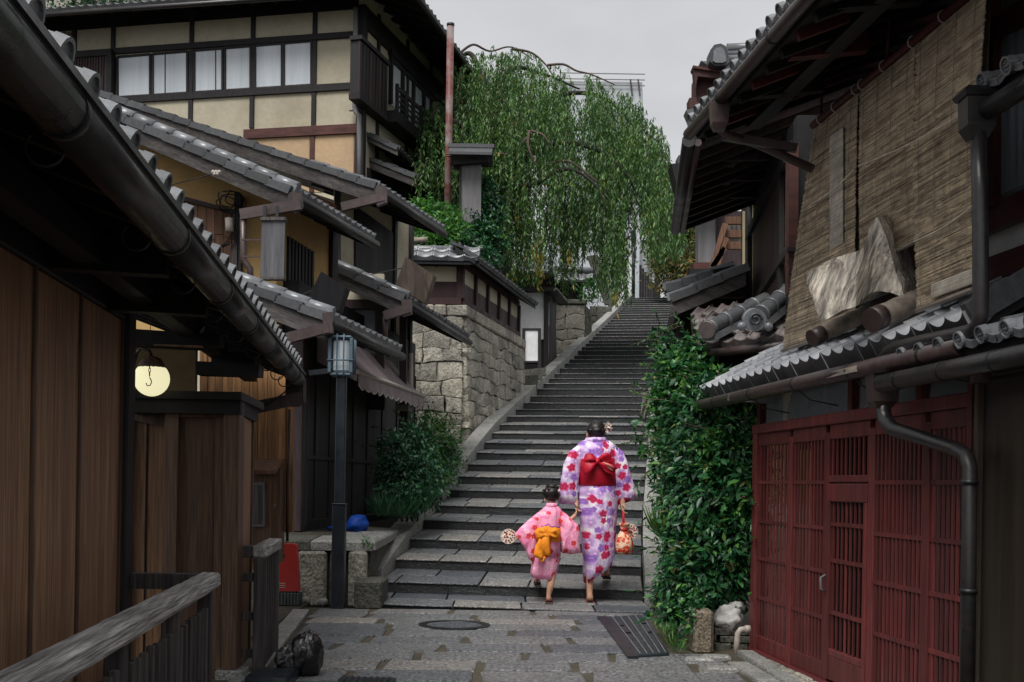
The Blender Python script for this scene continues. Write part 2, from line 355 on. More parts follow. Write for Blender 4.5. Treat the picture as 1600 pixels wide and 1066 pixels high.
M['ridge_wood'] = mat('maroon_wood', (.085, .035, .03), (.035, .017, .016), scale=18, rough=.7, bump=.3, rand=.1)
M['panel_plum'] = mat('plum_panel', (.05, .022, .024), (.028, .013, .015), scale=18, along=UPV, stretch=.06, rough=.6, bump=.2, rand=.12)
M['distant'] = mat('pale_metal_wall', (.5, .53, .56), (.43, .455, .485), scale=1.2, along=UPV, stretch=.1, rough=.6, bump=0, stain=(.36, .38, .41), stain_amt=.5, stain_scale=.25, rand=.05)
def glass(name, col, rough=.06):
    m, nt, b = base(name); b.inputs['Base Color'].default_value = (*col, 1); b.inputs['Roughness'].default_value = rough
    b.inputs['Transmission Weight'].default_value = .85; b.inputs['IOR'].default_value = 1.05; b.inputs['Specular IOR Level'].default_value = .5
    return m
M['pane'] = glass('window_pane', (.8, .86, .9))
M['bluepane'] = mat('frosted_pane', (.17, .215, .25), (.12, .155, .18), scale=3, rough=.22, bump=0, rand=0, spec=.5)
def leafmat(name, cols, trans=.35, rough=.45):
    m, nt, b = base(name); L = nt.links
    g = nd(nt, 'ShaderNodeNewGeometry')
    c = ramp(nt, g.outputs['Random Per Island'], cols)
    n = nd(nt, 'ShaderNodeTexNoise', Scale=.9, Detail=4.0); L.new(g.outputs['Position'], n.inputs['Vector'])
    c = mixc(nt, 1.0, c, ramp(nt, n.outputs[0], [(.32, (.55, .6, .66)), (.68, (1.25, 1.2, 1.0))]), 'MULTIPLY')
    L.new(c, b.inputs['Base Color']); b.inputs['Roughness'].default_value = rough; b.inputs['Specular IOR Level'].default_value = .4
    t = nd(nt, 'ShaderNodeBsdfTranslucent'); L.new(c, t.inputs[0])
    ms = nd(nt, 'ShaderNodeMixShader'); ms.inputs[0].default_value = trans
    L.new(b.outputs[0], ms.inputs[1]); L.new(t.outputs[0], ms.inputs[2])
    L.new(ms.outputs[0], nt.nodes['Material Output'].inputs[0]); return m
M['leaf_weep'] = leafmat('weeping_leaf', [(0, (.035, .1, .035)), (.35, (.075, .18, .055)), (.7, (.14, .265, .085)), (.985, (.14, .23, .06)), (1, (.4, .29, .06))], .4)
M['leaf_ivy'] = leafmat('ivy_leaf', [(0, (.01, .055, .025)), (.5, (.024, .11, .042)), (.8, (.05, .17, .055)), (.97, (.12, .27, .06)), (1, (.2, .15, .05))], .25, .32)
M['leaf_bright'] = leafmat('bright_leaf', [(0, (.02, .1, .025)), (.5, (.045, .17, .03)), (1, (.12, .28, .04))], .35)
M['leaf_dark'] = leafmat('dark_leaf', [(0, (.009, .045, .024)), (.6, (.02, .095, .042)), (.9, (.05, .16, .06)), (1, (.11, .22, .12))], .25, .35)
M['leaf_autumn'] = leafmat('turning_leaf', [(0, (.03, .09, .03)), (.45, (.09, .13, .04)), (.8, (.22, .16, .05)), (1, (.3, .12, .04))], .35)
M['grass'] = leafmat('grass_blade', [(0, (.04, .13, .02)), (1, (.12, .26, .05))], .3)
def emis(name, col, st):
    m, nt, b = base(name); b.inputs['Base Color'].default_value = (*col, 1)
    b.inputs['Emission Color'].default_value = (*col, 1); b.inputs['Emission Strength'].default_value = st; return m
M['globe'] = emis('lit_globe', (.86, .8, .5), .36)
M['tube_glass'] = mat('lamp_glass', (.5, .56, .6), (.42, .48, .52), scale=5, rough=.3, bump=0, rand=0, spec=.5)
def reed(name, c0, c1):
    m, nt, b = base(name); L = nt.links
    g = nd(nt, 'ShaderNodeNewGeometry'); c = ramp(nt, g.outputs['Random Per Island'], [(0, c0), (1, c1)])
    n = nd(nt, 'ShaderNodeTexNoise', Scale=14.0, Detail=6.0, Roughness=.75); L.new(g.outputs['Position'], n.inputs['Vector'])
    c = mixc(nt, 1.0, c, ramp(nt, n.outputs[0], [(.3, (.6, .58, .56)), (.7, (1.2, 1.17, 1.12))]), 'MULTIPLY')
    L.new(c, b.inputs['Base Color']); b.inputs['Roughness'].default_value = .7; return m
M['reed'] = reed('reed', (.34, .28, .215), (.82, .72, .57))
M['reed_pale'] = reed('pale_reed', (.5, .46, .4), (.72, .68, .62))
def floral(name, ground, ground2, red, purple, scale, dens=.75, leafc=None):
    """printed cotton: five-petalled flowers scattered over a clouded ground"""
    m, nt, b = base(name); L = nt.links
    tc = nd(nt, 'ShaderNodeTexCoord'); g = nd(nt, 'ShaderNodeNewGeometry')
    sp = nd(nt, 'ShaderNodeSeparateXYZ'); L.new(g.outputs['Position'], sp.inputs[0])
    cb = nd(nt, 'ShaderNodeCombineXYZ'); 
    L.new(math_(nt, 'ADD', sp.outputs[0], math_(nt, 'MULTIPLY', sp.outputs[1], .6)), cb.inputs[0]); L.new(sp.outputs[2], cb.inputs[1])
    n0 = nd(nt, 'ShaderNodeTexNoise', Scale=scale*.55, Detail=4.0); L.new(cb.outputs[0], n0.inputs['Vector'])
    c = ramp(nt, n0.outputs[0], [(.4, ground), (.52, ground2), (.57, ground2), (.66, ground)])
    def layer(c, k, off, colors, R0, dens):
        V = nt.nodes.new('ShaderNodeVectorMath'); V.operation = 'MULTIPLY_ADD'
        L.new(cb.outputs[0], V.inputs[0]); V.inputs[1].default_value = (k, k, k); V.inputs[2].default_value = off
        vo = nd(nt, 'ShaderNodeTexVoronoi', voronoi_dimensions='2D', Scale=1.0, Randomness=.8); L.new(V.outputs[0], vo.inputs['Vector'])
        d = vmath(nt, 'SUBTRACT', V.outputs[0], vo.outputs['Position']).outputs[0]
        s2 = nd(nt, 'ShaderNodeSeparateXYZ'); L.new(d, s2.inputs[0])
        ln = math_(nt, 'SQRT', math_(nt, 'ADD', math_(nt, 'MULTIPLY', s2.outputs[0], s2.outputs[0]), math_(nt, 'MULTIPLY', s2.outputs[1], s2.outputs[1])))
        rc = nd(nt, 'ShaderNodeSeparateColor'); L.new(vo.outputs['Color'], rc.inputs[0])
        an = math_(nt, 'ADD', math_(nt, 'ARCTAN2', s2.outputs[1], s2.outputs[0]), math_(nt, 'MULTIPLY', rc.outputs[0], 6.28))
        pet = math_(nt, 'MULTIPLY_ADD', math_(nt, 'POWER', math_(nt, 'ABSOLUTE', math_(nt, 'COSINE', math_(nt, 'MULTIPLY', an, 2.5))), .45), .42, .58)
        q = math_(nt, 'DIVIDE', ln, math_(nt, 'MULTIPLY', pet, R0))
        sm_ = nd(nt, 'ShaderNodeMapRange', interpolation_type='SMOOTHSTEP'); L.new(q, sm_.inputs[0]); sm_.inputs[1].default_value = .78; sm_.inputs[2].default_value = 1.1; sm_.inputs[3].default_value = 1.0; sm_.inputs[4].default_value = 0.0
        msk = math_(nt, 'MULTIPLY', sm_.outputs[0], math_(nt, 'LESS_THAN', rc.outputs[1], dens))
        kind = ramp(nt, rc.outputs[2], [(0, colors[0]), (.5, colors[1])]); 
        kind.node.color_ramp.interpolation = 'CONSTANT'
        sh = ramp(nt, q, [(0, (1.5, 1.4, 1.4)), (.16, (1.3, 1.25, 1.25)), (.24, (.75, .7, .75)), (.7, (1, 1, 1)), (.9, (1.35, 1.3, 1.3))])
        return mixc(nt, msk, c, mixc(nt, 1.0, kind, sh, 'MULTIPLY'))
    if leafc: c = layer(c, scale*1.15, (3.3, 7.1, 0), (leafc, leafc), .62, .8)
    c = layer(c, scale*1.3, (1.7, .4, 0), (purple, red), .4, dens*.7)
    c = layer(c, scale, (0, 0, 0), (red, purple), .42, dens)
    L.new(c, b.inputs['Base Color']); b.inputs['Roughness'].default_value = .8; b.inputs['Specular IOR Level'].default_value = .15
    f5 = nt.nodes.new('ShaderNodeVectorMath'); f5.operation = 'MULTIPLY'; L.new(g.outputs['Position'], f5.inputs[0]); f5.inputs[1].default_value = (1, 1, .3)
    n5 = nd(nt, 'ShaderNodeTexNoise', Scale=19.0, Detail=4.0); L.new(f5.outputs[0], n5.inputs['Vector'])
    bn = nd(nt, 'ShaderNodeBump', Strength=.75, Distance=.035); L.new(n5.outputs[0], bn.inputs['Height']); L.new(bn.outputs[0], b.inputs['Normal'])
    return m
M['kimono'] = floral('floral_cotton', (.84, .79, .83), (.62, .47, .7), (.5, .03, .1), (.32, .17, .52), 9.3, .62, (.58, .4, .68))
M['pink'] = floral('pink_cotton', (.8, .24, .42), (.85, .36, .52), (.68, .07, .08), (.86, .5, .6), 14.0, .4)
M['bagcloth'] = floral('bag_cloth', (.75, .5, .3), (.5, .06, .03), (.55, .04, .02), (.75, .55, .42), 26.0, .9)
M['fanpaper'] = floral('fan_paper', (.72, .58, .47), (.66, .52, .42), (.25, .03, .035), (.05, .03, .03), 40.0, .8)
# ================================================================== THE SETTING: ground, street, stairway
def slab(mb, quad, depth, c=.012, sag=.006):
    """a stone from its four top corners (CCW from above); edges rounded off"""
    q = [Vector(p) for p in quad]; ce = sum(q, Vector())/4
    nrm = (q[1]-q[0]).cross(q[3]-q[0]).normalized()
    if nrm.z < 0: nrm = -nrm
    ins = []
    for p in q:
        d = ce - p; ins.append(p + d.normalized()*min(c*1.5, d.length*.4))
    low = [p - nrm*c*.8 for p in q]; bot = [p - Vector((0,0,depth)) for p in low]
    vs = bot + low + ins; fs = [(8,9,10,11)]
    for a in (0, 4):
        for i in range(4): fs.append((a+i, a+(i+1) % 4, a+4+(i+1) % 4, a+4+i))
    return mb.add(vs, fs)
mb = MB(); n = 24
mb.add([(-400,-60,-.06),(400,-60,-.06),(400,900,-.06),(-400,900,-.06)], [(0,1,2,3)])
struct('ground', mb, M['earth'])
# the slope the stairs climb
mb = MB(); ys = [10.6, 14, 20, 30, 40, 48, 70, 130]; xs = [-60, -25, -8, -2, 2, 8, 14, 30, 70]
def hill_z(y): return -.3 + max(0, min(y, 48) - 10.6)*.222 + max(0, y-48)*.03
vs = [(x, y, hill_z(y) - .25) for y in ys for x in xs]
fs = [(j*9+i, j*9+i+1, j*9+10+i, j*9+9+i) for j in range(len(ys)-1) for i in range(8)]
mb.add(vs, fs); struct('hillside', mb, M['earth'])
# street
street_bed = MB(); street_bed.wbox(-1.95, 1.75, 3.5, 10.42, -.05, -.016)
street = struct('street', street_bed, M['joint'])
SM = -.055
def spt(x, y): return Vector((x, y + .055*x, 0))
rows = [10.34, 10.02, 9.66, 9.3, 8.93, 8.55, 8.16, 7.77, 7.38, 6.98, 6.58, 6.18, 5.78, 5.38, 4.98]
for j in range(len(rows)-1):
    y1, y0 = rows[j], rows[j+1]
    ym = (y0+y1)/2
    xl = -1.72 + .09*(10.1 - ym); xr = .84 if 7.75 < ym < 9.85 else (1.22 if ym > 9 else 1.43)
    if 7.75 < ym < 9.85: xr = .79 + (9.8-ym)*.12
    x = xl - R.random()*.3
    while x < xr:
        w = R.uniform(.55, .95); x2 = min(x+w, xr)
        if xr - x2 < .2: x2 = xr
        a = max(x, xl); g = R.uniform(.022, .034); gl = .01
        if x2 - a > .12:
            h = R.uniform(-.004, .004); sk = R.uniform(-.025, .025)
            q = [spt(a+g, y0+gl) + Vector((sk,0,h)), spt(x2-g, y0+gl) + Vector((sk*.6,0,h)), spt(x2-g, y1-gl) + Vector((-sk*.4,0,h)), spt(a+g, y1-gl) + Vector((-sk,0,h))]
            part('paving_stone', slab(MB(), q, .05, .011), M['granite'], street)
        x = x2
# kerb strips along the left side of the street
y = 10.12
while y > 5:
    L = R.uniform(.5, .9); y2 = y - L
    for off, w in ((-.16, .145), ):
        x0 = -1.74 + .09*(10.1-y); x1 = -1.74 + .09*(10.1-y2)
        q = [(x1+off, y2+.008, .004), (x1+off+w, y2+.008, .004), (x0+off+w, y-.008, .004), (x0+off, y-.008, .004)]
        part('kerb_stone', slab(MB(), q, .05, .01), M['coping'], street)
    y = y2
mb = MB(); mb.wbox(-3.2, -1.86, 5, 10.8, -.05, -.004); struct('side_pavement', mb, M['joint'])
# manhole: ring with a stone-filled cover
mc = gz(710, 977.4); mc.z = .004
t = thing('manhole_cover', 'round manhole cover with a dark iron rim and stone filled lid in the paving', 'manhole', mc)
mb = MB(); N = 40; ra, rb = .285, .225
ring = []
for (r, z) in ((ra+.004, -.02), (ra, .006), (rb, .006), (rb-.006, -.01)):
    ring.append([mc + Vector((r*math.cos(2*PI*k/N), r*math.sin(2*PI*k/N), z)) for k in range(N)])
part('rim', mb.loft(ring, False, False, False), M['iron'], t)
mb = MB(); part('lid', mb.loft([[mc + Vector((r*math.cos(2*PI*k/N), r*math.sin(2*PI*k/N), z)) for k in range(N)] for r, z in ((rb-.006, -.02), (rb-.008, .001))], False, True, False), M['granite'], t)
# covered drain at the foot of the stairs
dq = [gz(947, 966), gz(1008, 962), gz(1046, 1024), gz(994, 1027)]
dc = sum(dq, Vector())/4
t = thing('drain_cover', 'dark steel drain cover with pale lengthwise ribs beside the bottom of the stairs', 'drain cover', dc)
mb = MB(); part('plate', slab(mb, [p + Vector((0,0,.012)) for p in (dq[3], dq[2], dq[1], dq[0])], .05, .008), M['bluesteel'], t)
def dl(a, b, zz=.016): return (dq[0].lerp(dq[1], a)).lerp(dq[3].lerp(dq[2], a), b) + Vector((0,0,zz))
for a in (.14, .34, .53, .72, .9):
    mb = MB(); mb.beam(dl(a, .02), dl(a, .98), .006, .006); part('rib', mb, M['sign_grey'], t)
for a, b in ((.2, .3), (.24, .5), (.8, .28), (.84, .52)):
    mb = MB(); mb.beam(dl(a-.06, b), dl(a+.06, b), .02, .008); part('lifting_slot', mb, M['iron'], t)
mb = MB(); mb.beam(dl(-.1, -.02, .0), dl(-.12, 1.02, .0), .07, .03)
tag(part('drain_edge', mb, M['iron'], t), None)
# small dark grates at the bottom edge of the picture
g0 = gz(572, 1062); 
t = thing('street_grate', 'small dark slotted grate let into the paving at the bottom edge', 'grate', g0)
mb = MB(); mb.wbox(g0.x-.14, g0.x+.17, g0.y-.22, g0.y+.03, -.02, .009); part('frame', mb, M['iron'], t)
for k in range(8):
    mb = MB(); mb.wbox(g0.x-.125+k*.036, g0.x-.108+k*.036, g0.y-.2, g0.y+.01, .009, .017); part('bar', mb, M['bluesteel'], t)
# ------------------------------------------------------------------ stairway
YS = [947.1, 912.5, 876.2, 843.8, 813.8, 789.8, 765.7, 744.3, 724.8, 706.8, 691, 676, 662.5, 649.8,
      639.8, 629.3, 618.8, 607.6, 598.8, 591.3, 583.7, 575.4, 567.8, 561.4, 555.3, 547.6, 541.8, 536.7, 531.5, 526, 521,
      516, 511.6, 507.6, 503.6, 499.6, 495.6, 491.8, 488.2, 484.7, 481.4, 478.3, 475.2, 472.1, 469.1, 466.3]
LX = ([10.4, 11.2, 12, 12.8, 13.6, 16, 19.2, 20.8, 28, 31.2, 38.4, 46.4], [-1.28, -1.29, -1.22, -1.13, -1.05, -.75, -.35, -.1, 1.24, 1.84, 3.2, 4.72])
def leftx(y): return float(np.interp(y, *LX))
STEP = []                                  # nosing: left end, right end, height, m
for k, py in enumerate(YS):
    z = 10.4 + .8*k; px = 760 if k < 14 else (880 if k < 24 else 950)
    p = at(px, py, z); m = float(np.interp(z, [10, 14, 18, 24], [.11, .15, .18, .19]))
    xl = leftx(z); wd = 2.56
    a = Vector((xl, p.y + (p.x - xl)*m, p.z)); xr = xl + wd
    b = Vector((xr, p.y - (xr - p.x)*m, p.z))
    if k < 6: b.z -= .012
    STEP.append((a, b, m))
def rise(k): return .108 if k < 15 else .72*(STEP[k][0].z - STEP[k-1][0].z)
core = MB()
prof = []
for k, (a, b, m) in enumerate(STEP):
    r = rise(k) if k else .03
    d = Vector((m, 1, 0)).normalized()*.03
    prof.append((a + d - Vector((0,0,r+.03)), b + d - Vector((0,0,r+.03)))); prof.append((a + d - Vector((0,0,.03)), b + d - Vector((0,0,.03))))
end = Vector((.19, 1, 0)).normalized()*.8
prof.append((STEP[-1][0] + end, STEP[-1][1] + end))
vs = [p for pr in prof for p in pr]
core.add(vs, [(2*i, 2*i+1, 2*i+3, 2*i+2) for i in range(len(prof)-1)])
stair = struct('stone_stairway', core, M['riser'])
EN = (STEP[-1][0] + end, STEP[-1][1] + end, .19)
for k in range(46):
    a, b, m = STEP[k]; na, nb, _ = STEP[k+1] if k < 45 else EN
    rn = rise(k+1) if k < 45 else 0.0; r = rise(k) if k else .05
    sd = (b-a).normalized(); bk = Vector((m, 1, 0)).normalized()
    ta, tb = na + bk*.05 - Vector((0,0,rn)), nb + bk*.05 - Vector((0,0,rn))
    fine = k < 24
    # riser blocks
    x = -R.random()*.4 if fine else 0
    while x < 2.55:
        w = R.uniform(.6, 1.25) if fine else 3.0; x2 = min(x+w, 2.56)
        if 2.56 - x2 < .25: x2 = 2.56
        p0, p1 = a.lerp(b, max(0, x)/2.56), a.lerp(b, x2/2.56)
        p0 = p0 + sd*.003 + bk*R.uniform(.012, .022); p1 = p1 - sd*.003 + bk*R.uniform(.012, .022); dn = Vector((0,0,r)); tp = Vector((0,0,.013))
        mb = MB(); q = [p0 - dn, p1 - dn, p1 - dn + bk*.08, p0 - dn + bk*.08, p0 - tp, p1 - tp, p1 - tp + bk*.08, p0 - tp + bk*.08]
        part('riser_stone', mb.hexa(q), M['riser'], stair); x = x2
    # tread stones: a nosing row and a back row, or one row higher up
    nrow = 2 if k < 14 else 1
    for j in range(nrow):
        f0, f1 = (j/nrow, (j+1)/nrow)
        x = -R.random()*.4 if fine else 0
        while x < 2.55:
            w = R.uniform(.42, .85) if k < 14 else (R.uniform(.7, 1.2) if fine else 3.0); x2 = min(x+w, 2.56)
            if 2.56 - x2 < .2: x2 = 2.56
            u0, u1 = max(0, x)/2.56, x2/2.56
            g = .009; gg = .005; h = Vector((0,0,R.uniform(-.004, .003)))
            c0, c1 = a.lerp(b, u0), a.lerp(b, u1); d0, d1 = ta.lerp(tb, u0), ta.lerp(tb, u1)
            q = [c0.lerp(d0, f0) + sd*g, c1.lerp(d1, f0) - sd*g, c1.lerp(d1, f1) - sd*g - bk*gg*2, c0.lerp(d0, f1) + sd*g - bk*gg*2]
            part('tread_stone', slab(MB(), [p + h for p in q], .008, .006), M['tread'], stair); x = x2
# sloping kerbs of the stairs
def side_pt(k, right, off, up):
    k = max(0, min(45.99, k)); i = int(k); f = k - i
    A = STEP[i]; B = STEP[min(i+1, 45)] if i < 45 else (EN[0], EN[1], .19)
    p = A[1 if right else 0].lerp(B[1 if right else 0], f)
    sd = (A[1]-A[0]).normalized()
    return p + sd*(off if right else -off) + Vector((0,0,up))
def kerb(k0, k1, right, w, up0, up1, seg):
    k = k0
    while k < k1 - .01:
        k2 = min(k1, k + seg*R.uniform(.75, 1.25)); 
        if k1 - k2 < .5: k2 = k1
        q = []
        u0 = up0 + (up1-up0)*(k-k0)/(k1-k0); u1 = up0 + (up1-up0)*(k2-k0)/(k1-k0)
        q = [side_pt(k+.012, right, .006, u0), side_pt(k2-.012, right, .006, u1), side_pt(k2-.012, right, w, u1), side_pt(k+.012, right, w, u0)]
        part('coping_stone', slab(MB(), q, .5, .012), M['coping'], stair); k = k2
kerb(1.15, 45.9, False, .25, .08, .16, 1.8)
kerb(.9, 8.7, True, .22, .10, .12, 2.1)
kerb(9.0, 20, True, .2, .30, .3, 2.0)
kerb(20, 45.9, True, .2, .16, .16, 3.0)
# end block of the left kerb
e = gz(580, 948); mb = MB()
mb.wbox(e.x-.15, e.x+.1, e.y-.06, e.y+.5, -.02, .235, .015)
part('end_block', mb, M['mossy_stone'], stair)
# ================================================================== roofs and other helpers
def pan_tile(w, l, h=.035, apron=.05, th=.012, n=8, name='roof_tile', m=None, m2=None):
    """a curved clay tile: hollow pan rising to a crest at each side, with a front face"""
    xs = [w*i/n for i in range(n+1)]
    zf = [h*(1 - math.sin(PI*i/n)**.8) for i in range(n+1)]
    vs = []
    for y, dz in ((0, .016), (l*1.12, 0)):
        vs += [(x, y, z + dz) for x, z in zip(xs, zf)]
    N = n+1
    vs += [(x, 0.0, z + .016 - (th + apron)*1.0 if apron < .03 else -apron) for x, z in zip(xs, zf)]
    vs += [(x, l*1.12, -th) for x in xs]
    fs = [(i, i+1, N+i+1, N+i) for i in range(n)] + [(2*N+i, 2*N+i+1, i+1, i) for i in range(n)]
    fs += [(3*N+i, 3*N+i+1, 2*N+i+1, 2*N+i) for i in range(n)]
    fs += [(0, N, 3*N, 2*N), (n, 2*N+n, 3*N+n, N+n)]
    mb = MB(); mb.add(vs, fs); me = mb.mesh(name, m or M['tile'])
    me.polygons.foreach_set('use_smooth', [i < n for i in range(len(me.polygons))])
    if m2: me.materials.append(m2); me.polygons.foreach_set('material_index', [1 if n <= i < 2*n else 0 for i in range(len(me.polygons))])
    return me
def roll_tile(w, l, r=.05, name='roof_tile', m=None, bead=True):
    """a round cover tile lying over two flat pans, closed by a round end"""
    n = 10; mb = MB()
    arc = [(w/2 - r*math.cos(PI*i/n), r*math.sin(PI*i/n)) for i in range(n+1)]
    prof = [(0, .008), (w/2 - r, .004)] + arc + [(w/2 + r, .004), (w, .008)]
    k = len(prof); vs = [(x, 0, z+.012) for x, z in prof] + [(x, l*1.1, z) for x, z in prof]
    mb.add(vs, [(i, i+1, k+i+1, k+i) for i in range(k-1)], True)
    mb.add([(x, 0, z+.012) for x, z in prof] + [(x, 0, -.02) for x, z in prof], [(k+i, k+i+1, i+1, i) for i in range(k-1)])
    if bead:
        ring = [[(w/2 + q*math.cos(2*PI*j/16), y, .012 + q*math.sin(2*PI*j/16)) for j in range(16)] for q, y in ((r*1.06, .02), (r*1.06, -.012), (r*.86, -.012), (r*.8, -.004))]
        mb.loft(ring, False, True, False)
    return mb.mesh(name, m or M['tile'])
def lay(me, parent, E0, E1, up, ncols, nrows, l, lift=.0, name='roof_tile', skip=None):
    E0, E1, up = Vector(E0), Vector(E1), Vector(up).normalized()
    e = (E1 - E0)/ncols; eu = e.normalized(); nn = eu.cross(up).normalized()
    if nn.z < 0:
        E0, E1 = E1, E0; e = -e; eu = -eu; nn = -nn
    for j in range(nrows):
        mj = me[min(j, len(me)-1)] if isinstance(me, list) else me
        for i in range(ncols):
            o = E0 + e*i + up*(j*l) + nn*(lift + .011*0)
            jit = Vector((R.uniform(-.004, .004), R.uniform(-.004, .004), R.uniform(-.003, .003)))
            piece(name, mj, axes(o + jit, eu, up, nn), parent)
def front(mb, pts, y, th):               # a polygon given in pixels on a plane facing the camera, with thickness going back
    return mb.prism([at(px, py, y) for px, py in pts], (0, th, 0))
def onwall(mb, fr, pts, n, th):          # polygon given in pixels on a wall plane
    P = []
    for px, py in pts:
        s, z = fr.hit(px, py, n); P.append(fr.w(s, n, z))
    return mb.prism(P, fr.nv*(-th))
def roof(parent, E0, E1, vpx, side=-1, ncols=10, nrows=3, h=.03, wood='black_wood', tmat='tile_dark', gut=True, verge=True, verge_rolls=True, back=0.35, rows_l=None, th=.07, vb=.16, vfar=False):
    """one slope of a tiled roof: soffit, rafters, fascia, gutter, tiles, and the edge board facing down the street"""
    E0, E1 = Vector(E0), Vector(E1); d = E1 - E0; d.z = 0; d.normalize()
    left = Vector((-d.y, d.x, 0)) if side < 0 else Vector((d.y, -d.x, 0))
    s, z = Fr(E0, E0 + left).hit(*vpx)
    rise = z - E0.z; up = (left*s + Vector((0,0,rise))); ul = up.length; upn = up/ul
    nn = d.cross(upn); nn = nn if nn.z > 0 else -nn
    th = Vector((0,0,-th))
    mb = MB(); g = [E0, E1, E1+up, E0+up]
    mb.hexa([p + th for p in g] + [p - nn*.004 for p in g]); part('roof_deck', mb, M[wood], parent)
    n = max(3, int((E1-E0).length/.42))
    for i in range(n+1):
        a = E0.lerp(E1, (i+.5)/(n+1)) + th*1.35 + upn*.03
        mb = MB(); mb.beam(a, a + upn*min(ul, 1.6), .05, .06, nn); part('rafter', mb, M[wood], parent)
    w = (E1-E0).length/ncols
    l = rows_l or .24
    me = [pan_tile(w, l, h, .035, m=M[tmat]), pan_tile(w, l, h, .012, m=M[tmat])]
    lay(me, parent, E0 - upn*.03, E1 - upn*.03, upn, ncols, nrows, l, .012)
    if nrows*l < ul:
        mb = MB(); a0, a1 = E0 + upn*(nrows*l - .02), E1 + upn*(nrows*l - .02)
        mb.hexa([a0, a1, E1+up, E0+up] + [p + nn*.03 for p in (a0, a1, E1+up, E0+up)]); part('upper_tiles', mb, M[tmat], parent)
    if gut:
        mb = MB(); o = -left*.03 + Vector((0,0,-.075)); mb.tube([E0 - d*.05 + o, E1 + d*.05 + o], .048, 10); part('gutter', mb, M['gutter'], parent)
    if verge:
        for A, sg in ((E0, -1), (E1, 1)):
            o = d*(sg*.02)
            if sg > 0 and not vfar: continue
            mb = MB(); a = A + o; b = A + up + o
            mb.hexa([a + th*.9 + Vector((0,0,-vb*.8)), a + th*.9 + Vector((0,0,-vb*.8)) - d*sg*.035, b + th*.9 + Vector((0,0,-vb*.8)) - d*sg*.035, b + th*.9 + Vector((0,0,-vb*.8)),
                     a + Vector((0,0,-.02)), a + Vector((0,0,-.02)) - d*sg*.035, b + Vector((0,0,-.02)) - d*sg*.035, b + Vector((0,0,-.02))])
            part('verge_board', mb, M['verge_wood'] if wood != 'plum' else M['plum_wood'], parent)
            k = max(3, int(ul/.24)); ps = []
            for i in range(k):           # the edge tiles, lapping over each other down the slope
                p0 = A + upn*(i*ul/k) + o + d*(sg*.03); p1 = A + upn*((i+1.08)*ul/k) + o + d*(sg*.03)
                mb = MB(); q = [p0 - nn*.05, p0 - nn*.05 - d*sg*.24, p1 - nn*.06 - d*sg*.24, p1 - nn*.06, p0 + nn*.035, p0 + nn*.035 - d*sg*.24, p1 + nn*.012 - d*sg*.24, p1 + nn*.012]
                part('edge_tile', mb.hexa(q), M['tile_dark'], parent)
                if verge_rolls:
                    mb = MB(); c = -d*sg*.13 + nn*.04
                    mb.tube([p0 + c - upn*.01, p1 + c], [.062, .052], 12); part('edge_roll', mb, M['tile'], parent)
    return dict(d=d, left=left, up=up, upn=upn, nn=nn, E0=E0, E1=E1)
# ================================================================== THE DARK WOODEN HOUSE AT THE LEFT EDGE
fw = line(-1.31, -.108, .8, 5.95)
house = thing('wooden_house', 'dark brown boarded house filling the left edge under a long black gutter', 'house', fw.w(4, 0, 0))
bx = [fw.s(p, 750) for p in (-330, -110, 48, 121, 186)]
for i in range(len(bx)-1):
    mb = MB(); a, b = bx[i], bx[i+1]
    mb.box(fw, a+.008, b-.004, -.03, .0, .02, 1.9, .004); pl = part('plank', mb, M['brown_board'], house)
    for k in (.5,):
        q = a + (b-a)*(k + R.uniform(-.05, .05)); mb = MB(); mb.box(fw, q-.0008, q+.0008, -.002, .0006, .03, 1.88); part('seam', mb, M['dark_board'], pl)
    mb = MB(); mb.box(fw, b-.016, b+.012, -.02, .012, .02, 1.9, .003); part('batten', mb, M['dark_board'], house)
mb = MB(); mb.box(fw, bx[-1]+.012, bx[-1]+.17, -.12, .035, 0, 2.3, .008); part('corner_post', mb, M['black_post'], house)
mb = MB(); mb.box(fw, .2, bx[-1]+.012, -.05, .02, 1.9, 2.04, .008); part('lintel', mb, M['black_wood'], house)
mb = MB(); mb.box(fw, .2, bx[-1]+.3, -.1, -.03, 2.04, 2.6); part('upper_wall', mb, M['black_wood'], house)
mb = MB(); mb.box(fw, .2, bx[-1]+.012, -.3, -.032, -.02, 2.04); part('wall_core', mb, M['black_wood'], house)
mb = MB(); mb.box(fw, .2, bx[-1]+.1, -.06, .03, -.02, .06, .005); part('sill', mb, M['dark_board'], house)
# eave
ED = Vector((-.108, 1, 0)).normalized(); EL = Vector((-ED.y, ED.x, 0))
def eav(y, c, z): return Vector((c - .108*y, y, z))
slope = .36; EU = (EL + Vector((0,0,slope))).normalized(); EN_ = ED.cross(EU); EN_ = EN_ if EN_.z > 0 else -EN_
mb = MB(); a, b = eav(.6, -.73, 2.0), eav(9.55, -.73, 2.0)
mb.hexa([a, b, b + EU*2.4, a + EU*2.4, a + EN_*.05, b + EN_*.05, b + EU*2.4 + EN_*.05, a + EU*2.4 + EN_*.05]); part('soffit', mb, M['black_wood'], house)
for i in range(22):
    y = 1.1 + i*.4; a = eav(y, -.76, 1.985); mb = MB(); mb.beam(a, a + EU*1.5, .055, .07, EN_); part('rafter', mb, M['black_wood'], house)
mb = MB(); mb.beam(eav(.6, -1.13, 1.985), eav(9.4, -1.13, 1.985), .1, .11); part('eave_beam', mb, M['black_wood'], house)
for y, z, L in ((4.4, 1.985, .75), (5.35, 1.97, .8)):
    mb = MB(); a = eav(y, -.85, z - .02); mb.beam(a, a + EL*L + Vector((0,0,.02)), .09, .13); part('bracket_beam', mb, M['black_wood'], house)
